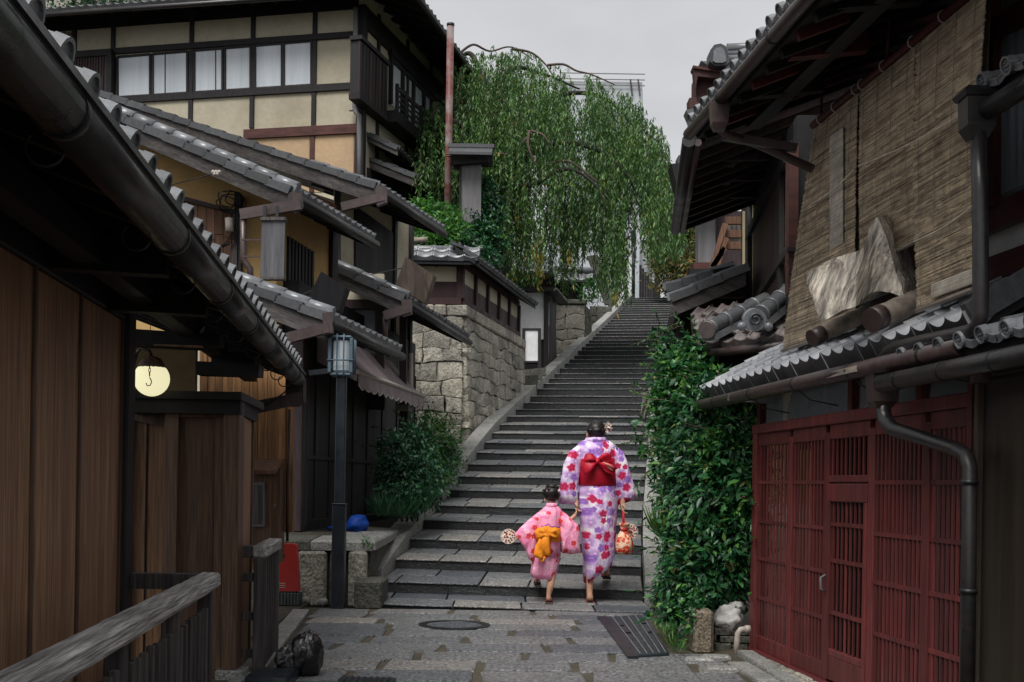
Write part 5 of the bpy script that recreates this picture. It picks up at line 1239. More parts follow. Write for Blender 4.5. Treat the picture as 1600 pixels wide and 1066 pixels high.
# second stone wall and rear gatehouse
rw2 = thing('stone_wall', 'shorter grey stone wall under the plum panelled hut behind the gate shed', 'wall', at(890, 560, 32.6))
y2 = 32.6; a = at(868, 520, y2); b = at(914, 520, y2); f = Fr((a.x, y2), (b.x, y2), 1)
mb = MB(); mb.box(f, 0, f.L, -.5, -.12, 4.0, at(890, 470, y2).z); part('wall_core', mb, M['earth'], rw2)
stone_face(rw2, f, 0, f.L, lambda s: 4.2, at(890, 476, y2).z, -.0+.34, (.3, .5), M['wall_stone'], .0, 3, rng=rg)
f_s = Fr((b.x, y2), (b.x + .25, y2 + 1.2)); stone_face(rw2, f_s, 0, 1.2, lambda s: 4.6, at(890, 476, y2).z, .3, (.3, .5), M['mossy_stone'], 0, 3, rng=rg)
mb = MB(); z = at(890, 470, y2).z; mb.wbox(a.x-.05, b.x+.05, y2-.06, y2+.5, z-.09, z+.03, .02); part('cap_stone', mb, M['wall_stone'], rw2)
y3 = 39.5; q_ = at(922, 500, y3); f_t = Fr((q_.x, y3), (q_.x + .75, y3+.1)); stone_face(rw2, f_t, 0, .75, lambda s: 6.2, at(930, 478, y3).z, .28, (.25, .4), M['mossy_stone'], 0, 3, rng=rg)
hut = thing('plum_hut', 'small plum panelled hut with grey tiled roofs half hidden by hanging branches', 'hut', at(850, 468, 35))
yh = 34.6
mb = MB(); front(mb, [(784, 425), (912, 432), (910, 468), (784, 468)], yh, .2); part('wall', mb, M['panel_plum'], hut)
for x in (800, 858, 870, 882, 892, 903): mb = MB(); front(mb, [(x-1.2, 426), (x+1.2, 426), (x+1.2, 468), (x-1.2, 468)], yh-.05, .06); part('post', mb, M['black_post'], hut)
mb = MB(); front(mb, [(804, 423), (858, 425), (858, 432), (804, 432)], yh-.04, .05); part('plaster_strip', mb, M['cream'], hut)
a = at(774, 424, yh-.4); b = at(862, 428, yh-.4); b.z = a.z
roof2(hut, a, b, Vector((0,1,0)), 1.2, .68, 8, 4, tmat='tile', gut=False, raft=False)
a = at(866, 438, yh-.35); b = at(924, 438, yh-.35); b.z = a.z
roof2(hut, a, b, Vector((0,1,0)), .8, .38, 5, 3, tmat='tile', gut=False, raft=False)
mb = MB(); mb.tube([at(866, 420, yh+.2), at(926, 423, yh+.2)], .09, 10); part('ridge', mb, M['tile'], hut)
mb = MB(); mb.beam(at(858, 408, yh+.2), at(872, 442, yh-.4), .09, .07); part('verge_ridge', mb, M['tile_dark'], hut)
# ------------------------------------------------------------------ pale building at the top, far fence and posts
wbd = thing('pale_building', 'tall pale grey building wrapped in light sheets at the top of the stairs', 'building', at(960, 470, 50))
mb = MB(); A0 = at(868, 470, 50); A1 = at(998, 470, 50); zt = at(990, 128, 50).z
A2 = at(1006, 470, 56)
mb.prism([Vector((A0.x, 50, 6)), Vector((A1.x, 50, 6)), Vector((A2.x + .3, 60, 6)), Vector((A0.x, 60, 6))], (0,0,zt-6)); part('wall', mb, M['distant'], wbd)
for i in range(9):
    x = A0.x + (A1.x-A0.x)*i/8; mb = MB(); mb.beam((x, 49.97, 7), (x, 49.97, zt), .06, .06); part('seam', mb, M['sign_grey'], wbd)
for z in (zt, zt-.25, zt-.5): mb = MB(); mb.beam((A0.x, 49.9, z+.3), (A1.x+.1, 49.9, z+.3), .03, .035); part('roof_rail', mb, M['sign_grey'], wbd)
for px in (988, 1000): mb = MB(); mb.beam(at(px, 150, 49.9), at(px-3, 124, 49.9), .06, .06); part('roof_strut', mb, M['grey_slat'], wbd)
ww = thing('white_wall', 'bright white plastered wall sloping behind the hanging branches at the head of the stairs', 'wall', at(960, 470, 46))
mb = MB(); front(mb, [(930, 372), (986, 368), (986, 472), (958, 476), (944, 450)], 47.5, .3); part('wall', mb, M['white_plaster'], ww)
mb = MB(); front(mb, [(918, 400), (934, 398), (962, 474), (946, 476)], 46.8, .3); part('sloping_edge', mb, M['mossy_stone'], ww)
far = thing('far_house', 'pale strip fronted house with a dark fence beyond the last step', 'house', at(1010, 467, 58))
for x0, x1, m in ((996, 1004, 'distant'), (1004, 1011, 'white_plaster'), (1011, 1018, 'distant'), (1018, 1024, 'white_plaster')):
    mb = MB(); front(mb, [(x0, 380 if x0 < 1010 else 396), (x1, 384 if x0 < 1010 else 398), (x1, 470), (x0, 470)], 57 + x0*.001, .4); part('wall_strip', mb, M[m], far)
mb = MB(); front(mb, [(1024, 398), (1032, 398), (1032, 470), (1024, 470)], 56, .4); part('corner_post', mb, M['verge_wood'], far)
fe = thing('dark_fence', 'stepped dark board fence at the head of the stairs', 'fence', at(1010, 467, 49))
for i in range(6):
    x0 = 999 + i*4; mb = MB(); front(mb, [(x0, 414 + i*5.5), (x0+3.6, 414 + i*5.5), (x0+3.6, 470), (x0, 470)], 48.2 + i*.02, .06); part('fence_board', mb, M['black_post'], fe)
fp = thing('far_lamp', 'thin dark lamp post standing at the very top of the stairs', 'street lamp', at(990, 468, 47.4))
mb = MB(); mb.tube([at(989.5, 470, 47.4), at(990, 372, 47.4)], .07, 8); part('pole', mb, M['bluesteel'], fp)
mb = MB(); front(mb, [(985.5, 360), (994, 360), (993, 376), (987, 376)], 47.3, .25); part('lantern', mb, M['bluesteel'], fp)
mb = MB(); front(mb, [(951, 474), (968, 474), (968, 484), (955, 488)], 44.5, .4); single('block_wall', mb, M['mossy_stone'], 'low dark block beside the top of the left kerb', 'block')
# ================================================================== RIGHT SIDE
GC = 2.584
def cz(px, py, c, m=-.108):              # depth at which a pixel's ray meets the plan line X = c + m*Y
    return c/(uv(px, py)[0] - m)
def ac(px, py, c, m=-.108): return at(px, py, cz(px, py, c, m))
fg = line(GC, -.108, 3.2, 8.2, -1)
gh = thing('gate_house', 'red lattice fronted house with reed blinds upstairs along the right of the street', 'house', fg.w(3, 0, 0))
gt = thing('lattice_gate', 'dark red wooden lattice gate with a small door in its middle', 'gate', fg.w(3, 0, 0))
gs_ = lambda px, py=800, n=0: fg.s(px, py, n)
Z0, Z1, ZT = .115, 1.42, 1.47
def stile(a, b, z0, z1, n0=-.03, n1=.02, m='red_lattice', par=None, name='stile'):
    mb = MB(); mb.box(fg, a, b, n0, n1, z0, z1, .004); return part(name, mb, M[m], par or gt)
S_ = {p: gs_(p) for p in (1182, 1187, 1236, 1241, 1292, 1299, 1361, 1370, 1447, 1457, 1506, 1519, 1526)}
stile(S_[1187], S_[1182]+.02, -.02, 1.56, -.06, .03, name='gate_post')
for a, b in ((1241, 1236), (1299, 1292), (1370, 1361), (1457, 1447)): stile(S_[a], S_[b], 0.0, Z1+.04)
stile(S_[1526], S_[1519], -.02, 1.62, -.06, .035, name='gate_post')
mb = MB(); mb.box(fg, S_[1526], S_[1182]+.03, -.06, .035, Z1+.085, Z1+.15, .006); part('head_beam', mb, M['red_lattice'], gt)
panels = [(1236, 1187, 9), (1292, 1241, 10), (1447, 1370, 12), (1519, 1457, 8)]
for b_, a_, n in panels:
    a, b = S_[b_], S_[a_]
    mb = MB(); mb.box(fg, a, b, -.025, .012, 0.015, Z0, .004); part('bottom_board', mb, M['red_lattice'], gt)
    mb = MB(); mb.box(fg, a, b, -.025, .016, Z1, Z1+.085, .004); part('top_board', mb, M['red_lattice'], gt)
    for z in (.375, .645, .9, 1.17):
        mb = MB(); mb.box(fg, a, b, -.008, .0125, z-.011, z+.011); part('cross_rail', mb, M['red_lattice'], gt)
    for i in range(n):
        s = a + (b-a)*(i+.5)/n; w = (b-a)/n*.22; mb = MB(); mb.box(fg, s-w, s+w, .0, .009, Z0, Z1); part('slat', mb, M['red_lattice'], gt)
        for z in (.375, .645, .9, 1.17):
            pass
# small door
a, b = S_[1361], S_[1299]; zd = 1.135
mb = MB(); mb.box(fg, a, b, -.025, .016, Z1, Z1+.085, .004); part('top_board', mb, M['red_lattice'], gt)
mb = MB(); mb.box(fg, a, b, -.03, .02, zd+.035, zd+.075, .004); part('door_lintel', mb, M['red_lattice'], gt)
for i in range(9):
    s = a + (b-a)*(i+.5)/9; mb = MB(); mb.box(fg, s-.008, s+.008, .0, .009, zd+.075, Z1); part('slat', mb, M['red_lattice'], gt)
mb = MB(); mb.box(fg, a+.004, b-.004, -.02, .026, zd-.075, zd+.028, .005); door = part('door', mb, M['red_lattice'], gt)
for q, w in ((a+.004, .03), (b-.034, .03)): mb = MB(); mb.box(fg, q, q+w, -.02, .026, .03, zd-.075, .004); part('door_stile', mb, M['red_lattice'], door)
mb = MB(); mb.box(fg, a+.034, b-.034, -.018, .02, .03, .17, .004); part('door_board', mb, M['red_lattice'], door)
mb = MB(); mb.box(fg, a+.034, b-.034, -.018, .02, .17, .21, .004); part('door_board', mb, M['red_lattice'], door)
for z in (.42, .72, .93):
    mb = MB(); mb.box(fg, a+.034, b-.034, -.004, .0165, z-.011, z+.011); part('door_rail', mb, M['red_lattice'], door)
for i in range(8):
    s = a+.034 + (b-a-.068)*(i+.5)/8; mb = MB(); mb.box(fg, s-.008, s+.008, .004, .013, .21, zd-.075); part('door_slat', mb, M['red_lattice'], door)
mb = MB(); q = S_[1299]+.02; mb.tube([fg.w(q, .022, .63), fg.w(q, .05, .615), fg.w(q, .05, .55), fg.w(q, .022, .535)], .007, 8); part('handle', mb, M['sign_grey'], door)
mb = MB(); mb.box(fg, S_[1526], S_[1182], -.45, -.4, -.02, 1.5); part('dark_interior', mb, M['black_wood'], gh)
mb = MB(); mb.box(fg, S_[1526], S_[1182]+.02, -.05, .05, -.05, .016, .006); part('threshold', mb, M['red_wood'], gt)
# dark glazed band over the gate, bottles standing behind the glass
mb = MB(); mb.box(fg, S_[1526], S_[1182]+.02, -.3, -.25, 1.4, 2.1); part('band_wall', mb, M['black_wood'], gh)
for px in (1187, 1330, 1438): s = gs_(px); mb = MB(); mb.box(fg, s-.03, s+.03, -.06, .02, Z1+.15, 1.95); part('band_post', mb, M['red_wood'], gh)
mb = MB(); mb.box(fg, S_[1526], S_[1182], -.03, -.022, Z1+.15, 1.84); part('band_glass', mb, M['pane'], gh)
M['bottle'] = glass('bottle_glass', (.32, .42, .36), .12)
names = [('green glass bottle', 1208), ('green glass bottle', 1227), ('clear squat jar', 1245), ('clear tall bottle', 1258), ('clear tall bottle', 1292), ('clear tall bottle', 1300), ('clear squat jar', 1352)]
lab = ['tall green bottle leftmost behind the dark glass above the red gate', 'green bottle second from the left behind the glass above the red gate', 'squat jar between the green bottles and the clear ones above the gate', 'clear bottle right of the squat jar behind the glass above the gate',
       'clear bottle in the middle pair behind the glass, left one', 'clear bottle in the middle pair behind the glass, right one', 'squat jar standing alone to the right behind the glass band']
for (nm, px), lb in zip(names, lab):
    s = gs_(px, 650); o = fg.w(s, -.13, 1.565); tall = 'jar' not in nm; r = .028 if tall else .04
    prof = [(r, 0), (r, .1), (r*.9, .13), (r*.38, .16), (r*.34, .2)] if tall else [(r, 0), (r, .07), (r*.8, .09), (r*.7, .1)]
    mb = MB(); mb.loft([[o + Vector((q*math.cos(2*PI*k/12), q*math.sin(2*PI*k/12), z)) for k in range(12)] for q, z in prof])
    single('bottle' if tall else 'glass_jar', mb, M['bottle'], lb, 'bottle' if tall else 'jar', 'glassware behind the band window')
# brown sliding panel beyond the gate (right edge)
s1 = S_[1526] - .015
mb = MB(); mb.box(fg, s1-.03, s1, -.05, .03, -.02, 1.62, .005); part('panel_stile', mb, M['sign_brown'], gh)
mb = MB(); mb.box(fg, s1-1.4, s1-.03, -.04, .0, .05, 1.62); part('sliding_panel', mb, M['olive_board'], gh)
mb = MB(); mb.box(fg, s1-1.4, s1+.05, -.06, .06, -.03, .055, .006); part('panel_sill', mb, M['sign_brown'], gh)
mb = MB(); mb.box(fg, s1-1.4, s1+.05, -.06, .04, 1.62, 1.72, .006); part('panel_head', mb, M['black_wood'], gh)
# ---- lower tiled roof over the gate
E0 = at(1098, 613, 8.6); E1 = at(1512, 505, 4.83); E1.z = E0.z = 1.84
d = (E1-E0).normalized(); rt_ = Vector((-d.y, d.x, 0)); rt_ = rt_ if rt_.x > 0 else -rt_
upn = (rt_ + Vector((0,0,.58))).normalized(); ncol = 25; w = (E1-E0).length/ncol
me = [pan_tile(w, .15, .036, .066, m=M['tile_sheen'], m2=M['tile_dark']), pan_tile(w, .15, .036, .008, m=M['tile_sheen'])]
lr = thing('lower_roof', 'grey tiled lean-to roof with a scalloped eave above the red gate', 'roof', E0)
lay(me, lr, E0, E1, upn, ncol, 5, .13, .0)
mb = MB(); nn = d.cross(upn); nn = nn if nn.z > 0 else -nn; q = [E0 + upn*.01, E1 + upn*.01, E1 + upn*.66, E0 + upn*.66]
mb.hexa([p - nn*.06 for p in q] + [p - nn*.01 for p in q]); part('roof_deck', mb, M['black_wood'], lr)
for i in range(12):
    a = E0.lerp(E1, (i+.5)/12) - nn*.075; mb = MB(); mb.beam(a, a + upn*.6, .035, .04, nn); part('rafter', mb, M['black_wood'], lr)
o = -rt_*.035 + Vector((0,0,-.105)); mb = MB(); mb.tube([E0 - d*.1 + o, E1 + d*.02 + o], .042, 12); part('gutter', mb, M['copper'], lr)
for k in range(5):
    p = E0.lerp(E1, (k+.6)/5) + o; mb = MB(); mb.tube([p + d*-.008, p + d*.012], .045, 12); part('gutter_joint', mb, M['iron'], lr)
    mb = MB(); mb.tube([p + Vector((0,0,-.03)), p + rt_*.08 + Vector((0,0,-.09)), p + rt_*.25 + Vector((0,0,-.12))], .004, 5); part('gutter_hook', mb, M['iron'], lr)
mb = MB(); p = E0 - d*.1 + o; mb.tube([p, p - d*.03], .045, 12); part('gutter_end', mb, M['red_beam'], lr)
mb = MB(); mb.beam(E1 + upn*.0 + Vector((0,0,.03)), E1 + upn*.62 + Vector((0,0,.04)), .05, .1, nn); part('roof_end_board', mb, M['tile_dark'], lr)
mb = MB(); mb.beam(fg.w(4.55, .0, 1.72), fg.w(4.62, .3, 1.74), .03, .05); part('eave_bracket', mb, M['sign_grey'], lr)
mb = MB(); mb.beam(ac(1290, 588, 2.33), ac(1340, 576, 2.33), .02, .03); part('bamboo_pole', mb, M['log'], lr)
# ---- patterned eave roof at the right edge, with its gutter
def cap_tile(w, l, r, name='eave_tile'):
    mb = MB(); n = 12
    arc = [(w/2 - r*math.cos(PI*i/n), r*math.sin(PI*i/n)) for i in range(n+1)]
    sagp = [(0 + (w/2-r)*t, -.45*r*math.sin(PI*.5*(1-t))) for t in (0, .33, .66)]
    prof = sagp + arc + [(w - x, z) for x, z in sagp[::-1]]
    k = len(prof); mb.add([(x, 0, z) for x, z in prof] + [(x, l*1.1, z-.008) for x, z in prof], [(i, i+1, k+i+1, k+i) for i in range(k-1)], True)
    for pr in (prof[:4], prof[-4:]):
        m_ = len(pr); mb.add([(x, 0, z) for x, z in pr] + [(x, 0, z - r*.95) for x, z in pr], [(m_+i, m_+i+1, i+1, i) for i in range(m_-1)])
        mb.add([(x, -.004, z - r*.1) for x, z in pr] + [(x, -.004, z - r*.25) for x, z in pr], [(m_+i, m_+i+1, i+1, i) for i in range(m_-1)])
        mb.add([(x, -.004, z - r*.8) for x, z in pr] + [(x, -.004, z - r*.95) for x, z in pr], [(m_+i, m_+i+1, i+1, i) for i in range(m_-1)])
    R_ = r*1.12
    mb.loft([[(w/2 + q*math.cos(2*PI*j/18), y, q*math.sin(2*PI*j/18)) for j in range(18)] for q, y in ((R_, .02), (R_, -.014), (R_*.8, -.014), (R_*.76, -.004))], False, True, False)
    for j in range(8):                   # the flower stamped into the round end
        a = 2*PI*j/8; mb.ball((w/2 + R_*.5*math.cos(a), -.005, R_*.5*math.sin(a)), R_*.15, 6, 4)
    mb.ball((w/2, -.005, 0), R_*.22, 6, 4)
    return mb.mesh(name, M['tile'])
nr = thing('patterned_roof', 'dark tiled eave with round flower stamped tile ends and a black gutter at the right edge', 'roof', ac(1480, 560, 2.36))
E0 = ac(1398, 567, 2.36); E1 = E0 + (Vector((2.36 + .108*-3.6, 3.6, 0)) - Vector((E0.x, E0.y, 0))).normalized()*1.62; E1.z = E0.z = 1.735
d = (E1-E0).normalized(); rt_ = Vector((-d.y, d.x, 0)); rt_ = rt_ if rt_.x > 0 else -rt_; upn = (rt_ + Vector((0,0,.3))).normalized()
nn = d.cross(upn); nn = nn if nn.z > 0 else -nn
cm = cap_tile(.18, .2, .033); cm2 = roll_tile(.18, .2, .033, bead=False)
lay([cm, cm2], nr, E0, E1, upn, 9, 3, .2, .02)
mb = MB(); q = [E0 + upn*.02, E1 + upn*.02, E1 + upn*.6, E0 + upn*.6]; mb.hexa([p - nn*.07 for p in q] + [p - nn*.012 for p in q]); part('roof_deck', mb, M['black_wood'], nr)
o = -rt_*.03 + Vector((0,0,-.1)); mb = MB(); mb.tube([E0 - d*.08 + o, E1 + o], .042, 14); part('gutter', mb, M['gutter'], nr)
for k in range(4): p = E0 + d*(.12 + .42*k) + o; mb = MB(); mb.tube([p - d*.004, p + d*.006], .0445, 14); part('gutter_joint', mb, M['iron'], nr)
mb = MB(); mb.beam(E0 + d*.62 + o + rt_*.1 + Vector((0,0,-.02)), E0 + d*.7 + o + rt_*.1 + Vector((0,0,-.02)), .05, .08); part('eave_bracket', mb, M['plum_wood'], nr)
# ---- rain pipes
rp_ = thing('rain_pipe', 'brown rain pipe with a box head crossing the lattice gate down to the ground', 'rain pipe', ac(1515, 1060, 2.44))
c = 2.42; hd = ac(1379, 600, c); z0, z1 = ac(1379, 628, c).z, ac(1379, 580, c).z
def ring4(p, hx, hy, z): return [Vector((p.x + i*hx, p.y + j*hy, z)) for i, j in ((-1,-1), (1,-1), (1,1), (-1,1))]
mb = MB(); mb.loft([ring4(hd, .038, .038, z0-.03), ring4(hd, .06, .055, z0+.0), ring4(hd, .068, .06, z1)], smooth=False); part('box_head', mb, M['copper'], rp_)
mb = MB(); mb.loft([ring4(hd, .08, .075, z1), ring4(hd, .085, .08, z1+.02)], smooth=False); part('head_rim', mb, M['gutter'], rp_)
pts = [ac(1379, 618, c), ac(1380, 645, c), ac(1384, 660, c), ac(1398, 672, c), ac(1440, 684, 2.46), ac(1494, 702, 2.48), ac(1510, 712, 2.48), ac(1515, 730, 2.48), ac(1513, 900, 2.48), ac(1511, 1120, 2.48)]
mb = MB(); mb.tube(pts, [.038, .038, .038, .037, .034, .032, .032, .032, .032, .032], 12); part('pipe', mb, M['gutter'], rp_)
for y in (750, 920): p = ac(1515 - (y-750)*.01, y, 2.48); mb = MB(); mb.tube([p, p - Vector((0,0,.02))], .037, 12); part('pipe_clip', mb, M['iron'], rp_)
rq = thing('rain_pipe', 'tall black rain pipe dropping past the reed blind from a crested box head', 'rain pipe', ac(1532, 500, 2.38))
c = 2.38; hd = ac(1527, 178, c); zt_, zb_ = ac(1527, 152, c).z, ac(1527, 212, c).z
pts = [ac(1529, 205, c), ac(1531, 300, c), ac(1532, 400, c), ac(1532, 490, c), ac(1530, 506, c), ac(1520, 517, c), ac(1500, 522, c), ac(1440, 534, c), ac(1402, 543, c), ac(1388, 550, c), ac(1381, 562, c), ac(1380, 582, 2.42)]
mb = MB(); mb.tube(pts, .032, 12); part('pipe', mb, M['gutter'], rq)
mb = MB(); mb.loft([ring4(hd, .032, .032, zb_-.02), ring4(hd, .058, .05, zb_+.03), ring4(hd, .06, .052, zt_-.01)], smooth=False); part('box_head', mb, M['gutter'], rq)
mb = MB(); mb.loft([ring4(hd, .068, .06, zt_-.01), ring4(hd, .078, .07, zt_+.012), ring4(hd, .06, .055, zt_+.03)], smooth=False); part('head_rim', mb, M['gutter'], rq)
mb = MB(); p = ac(1522, 186, c) + Vector((0,-.056,0)); mb.tube([p + Vector((-.02,0,.0)), p + Vector((-.008,-.004,-.014)), p + Vector((.01,-.004,-.012)), p + Vector((.02,0,.004))], .003, 5); part('head_crest', mb, M['sign_grey'], rq)
# ---- patterned eave at the upper right corner
ur = thing('patterned_roof', 'patterned round tile ends over a black gutter in the upper right corner', 'roof', ac(1570, 130, 2.4))
E0 = ac(1518, 143, 2.4); E1 = Vector((2.4 - .108*3.7, 3.7, 0)); E1.z = E0.z = 2.775
d = (E1-E0).normalized(); upn = (rt_ + Vector((0,0,.3))).normalized(); nn = d.cross(upn); nn = nn if nn.z > 0 else -nn
lay([cm, cm2], ur, E0 + d*.03, E0 + d*.93, upn, 5, 3, .2, .02)
mb = MB(); q = [E0 + upn*.02, E1 + upn*.02, E1 + upn*.6, E0 + upn*.6]; mb.hexa([p - nn*.06 for p in q] + [p - nn*.012 for p in q]); part('roof_deck', mb, M['black_wood'], ur)
mb = MB(); o = -rt_*.0 + Vector((0,0,-.1)); mb.tube([E0 + d*.06 + o, E1 + o], .042, 14); part('gutter', mb, M['gutter'], ur)
# ---- upper storey wall with curtained window
mb = MB(); mb.box(fg, 0, 4.75, -.6, -.4, 1.8, 3.75); part('upper_wall', mb, M['black_wood'], gh)
def gw(name, pts, n, m, th=.04, par=None): mb = MB(); onwall(mb, fg, pts, n, th); return part(name, mb, M[m], par or gh)
gw('white_panel', [(1390, 478), (1680, 318), (1680, 345), (1390, 490)], -.28, 'white_plaster')
gw('white_panel', [(1360, 458), (1680, 300), (1680, 352), (1360, 495)], -.3, 'white_plaster', .02)
gw('red_rail', [(1360, 470), (1680, 352), (1680, 400), (1360, 490)], -.24, 'red_wood')
gw('red_rail', [(1320, 425), (1680, 258), (1680, 308), (1320, 455)], -.24, 'red_wood')
wdw = gw('window', [(1546, -60), (1690, -160), (1690, 255), (1546, 318)], -.26, 'pane', .01)
xs = np.linspace(1548, 1690, 40); cur = []
for i, x in enumerate(xs):
    n = -.32 + .012*math.sin(i*1.7) + .006*math.sin(i*.9); col = []
    for k in range(2):
        y = (55 - (x-1548)*.2) if k == 0 else (312 - (x-1548)*.45); s, z = fg.hit(x, y, n); col.append(fg.w(s, n, z))
    cur.append(col)
mb = MB(); mb.loft(cur, False, False, True, False); part('curtain', mb, M['dark_curtain'], gh)
gw('red_beam', [(1546, 30), (1690, -60), (1690, -10), (1546, 62)], -.22, 'red_wood')
gw('window_post', [(1541, -40), (1552, -46), (1552, 320), (1541, 326)], -.22, 'red_wood')
# ---- reed blinds
bl_ = thing('reed_blind', 'three tall brown reed blinds hung side by side from a red pole under the eave', 'blind', ac(1400, 300, 2.45))
T = 2.57; Bt = 2.5
def blind(name, TL, TR, BR, BL, nrod, seed, cb=(Bt, Bt)):
    rg = random.Random(seed)
    tl, tr = ac(*TL, T), ac(*TR, T); br, bl2 = ac(*BR, cb[1]), ac(*BL, cb[0])
    mb = MB()
    for i in range(nrod):
        f = (i + rg.uniform(-.3, .3))/nrod
        a, b = tl.lerp(bl2, f), tr.lerp(br, f); d = (b-a).normalized()
        a = a - d*rg.uniform(0, .012); b = b + d*rg.uniform(0, .012); bow = Vector((-1, 0, 0))*(.012*math.sin(PI*f) + .006*mnoise.noise(Vector((f*5, seed, 0))))
        k = 3; r = rg.uniform(.0026, .0046)
        prev = None
        segs = 4; cut = sorted([0, 1] + [rg.random() for _ in range(segs-1)])
        for u0, u1 in zip(cut[:-1], cut[1:]):
            p, q = a.lerp(b, u0), a.lerp(b, u1); j = Vector((rg.uniform(-.003, .003), 0, rg.uniform(-.002, .002)))
            p, q = p + bow + j, q + bow + j*.3
            x = Vector((-1, -.1, 0))*r*1.2; z = Vector((0,0,1))*r
            mb.add([p + x, p + z - x*.2, p - z - x*.2, q + x, q + z - x*.2, q - z - x*.2], [(0,1,4,3), (1,2,5,4), (2,0,3,5)])
    pb = part('reeds', mb, M['reed'], bl_, kind='stuff')
    mb = MB(); o = Vector((.022, 0, 0)); mb.add([p + o for p in (tl, tr, br, bl2)], [(0,1,2,3)]); part('backing_cloth', mb, M['sign_brown'], bl_)
    for u in np.linspace(.1, .9, 4):
        a, b = tl.lerp(tr, u), bl2.lerp(br, u); mb = MB(); mb.tube([a.lerp(b, f) - Vector((.01 + .014*math.sin(PI*f), 0, 0)) for f in np.linspace(0, 1, 9)], .0014, 4, False); part('binding_cord', mb, M['log'], bl_)
    mb = MB(); mb.tube([bl2 - Vector((.006,0,0)), br - Vector((.006,0,0))], .012, 6); part('bottom_rod', mb, M['log'], bl_)
    return tl, tr, br, bl2
Lq = blind('left', (1275, 192), (1341, 139), (1338, 510), (1224, 548), 230, 3)
blind('middle', (1346, 134), (1431, 66), (1432, 378), (1346, 420), 170, 5, (2.53, 2.55))
blind('right', (1433, 64), (1542, -28), (1522, 452), (1434, 486), 250, 9)
mb = MB()
rgp = random.Random(4); 
for i in range(80):
    f = i/80; a = at(1297, 215 + 178*f, 0.0 + cz(1297, 215+178*f, 2.54 - .035*f)); b = at(1318, 200 + 180*f, cz(1318, 200+180*f, 2.54 - .035*f)); r = .005
    mb.add([a + Vector((-r,0,0)), a + Vector((0,0,r)), a - Vector((0,0,r)), b + Vector((-r,0,0)), b + Vector((0,0,r)), b - Vector((0,0,r))], [(0,1,4,3), (1,2,5,4), (2,0,3,5)])
part('backlit_patch', mb, M['reed_pale'], bl_, kind='stuff')  # window light through the blind painted in as paler reeds
mb = MB()
for i in range(26):
    f = i/26; a = at(1456, 446 + 20*f, cz(1456, 456, 2.48)); b = at(1523, 420 + 22*f, cz(1523, 430, 2.48)); r = .004
    mb.add([a + Vector((-r,0,0)), a + Vector((0,0,r)), a - Vector((0,0,r)), b + Vector((-r,0,0)), b + Vector((0,0,r)), b - Vector((0,0,r))], [(0,1,4,3), (1,2,5,4), (2,0,3,5)])
part('backlit_patch', mb, M['reed_pale'], bl_, kind='stuff')  # second glow behind the reeds, likewise put into their colour
for y0, y1, x0, x1 in ((322, 265, 1268, 1340), (260, 172, 1347, 1520), (378, 318, 1434, 1532)):
    mb = MB(); p = [ac(x0 + (x1-x0)*f, y0 + (y1-y0)*f + 6*math.sin(PI*f), 2.51) - Vector((.02,0,0)) for f in np.linspace(0, 1, 9)]; mb.tube(p, .004, 5); part('tie_cord', mb, M['reed_pale'], bl_)
mb = MB(); mb.tube([ac(1270, 196, 2.55), ac(1545, -34, 2.55)], .022, 10); part('pole', mb, M['red_wood'], bl_)
for px in (1283, 1306, 1338, 1348, 1382, 1427, 1475):
    y = 196 - (px-1270)*.836; p = ac(px, y, 2.54); mb = MB(); mb.tube([p + Vector((.028*math.cos(a), 0, .03*math.sin(a) - .004)) for a in [2*PI*k/10 for k in range(11)]], .004, 5, False); part('cord_ring', mb, M['cord'], bl_)
for px in (1282, 1386): p = ac(px, 196 - (px-1270)*.836, 2.55); mb = MB(); mb.tube([p, p + Vector((.02, 0, .5))], .009, 6); part('hanging_rod', mb, M['red_wood'], bl_)
# ---- upper eave above the blinds
ue = thing('upper_eave', 'deep dark eave with round tile ends and a long gutter over the reed blinds', 'roof', ac(1200, 80, 1.92))
K0 = 1.916
E0 = ac(1083, 201, K0); E1 = Vector((K0 - .108*3.4, 3.4, 0)); E1.z = E0.z
d = (E1-E0).normalized(); rt_ = Vector((-d.y, d.x, 0)); rt_ = rt_ if rt_.x > 0 else -rt_; upn = (rt_ + Vector((0,0,.42))).normalized()
nn = d.cross(upn); nn = nn if nn.z > 0 else -nn
L = (E1-E0).length
mb = MB(); q = [E0, E1, E1 + upn*2.2, E0 + upn*2.2]; mb.hexa([p - nn*.07 for p in q] + [p - nn*.01 for p in q]); part('roof_deck', mb, M['black_wood'], ue)
for i in range(17):
    a = E0 + d*(.1 + i*L/17) - nn*.09 + upn*.02; mb = MB(); mb.beam(a, a + upn*1.6, .04, .05, nn); part('rafter', mb, M['red_wood'] if i % 3 == 1 else M['black_wood'], ue)
for off, h in ((.36, .1), ):
    a = E0 + rt_*off + Vector((0,0,off*.42 - .12)); mb = MB(); mb.beam(a + d*.1, a + d*L, .09, h); part('eave_beam', mb, M['black_wood'], ue)
for i in range(5):
    a = E0 + d*(.75 + i*.62) + rt_*.14; mb = MB(); mb.beam(a + Vector((0,0,.0)), a + rt_*.42 + Vector((0,0,.06)), .07, .1); part('cross_beam', mb, M['red_wood'] if i % 2 else M['black_wood'], ue)
cm3 = roll_tile(.152, .17, .036); lay([cm3, cm3], ue, E0 + Vector((0,0,.03)) - upn*.03, E0 + d*(.152*24) + Vector((0,0,.03)) - upn*.03, upn, 24, 3, .17, .01)
o = -rt_*.02 + Vector((0,0,-.03)); mb = MB(); mb.tube([E0 - d*.03 + o, E1 + o], .038, 12); part('gutter', mb, M['copper'], ue)
for k in range(4): p = E0 + d*(.7 + k*.9) + o; mb = MB(); mb.tube([p - d*.01, p + d*.012], .041, 12); part('gutter_joint', mb, M['iron'], ue)
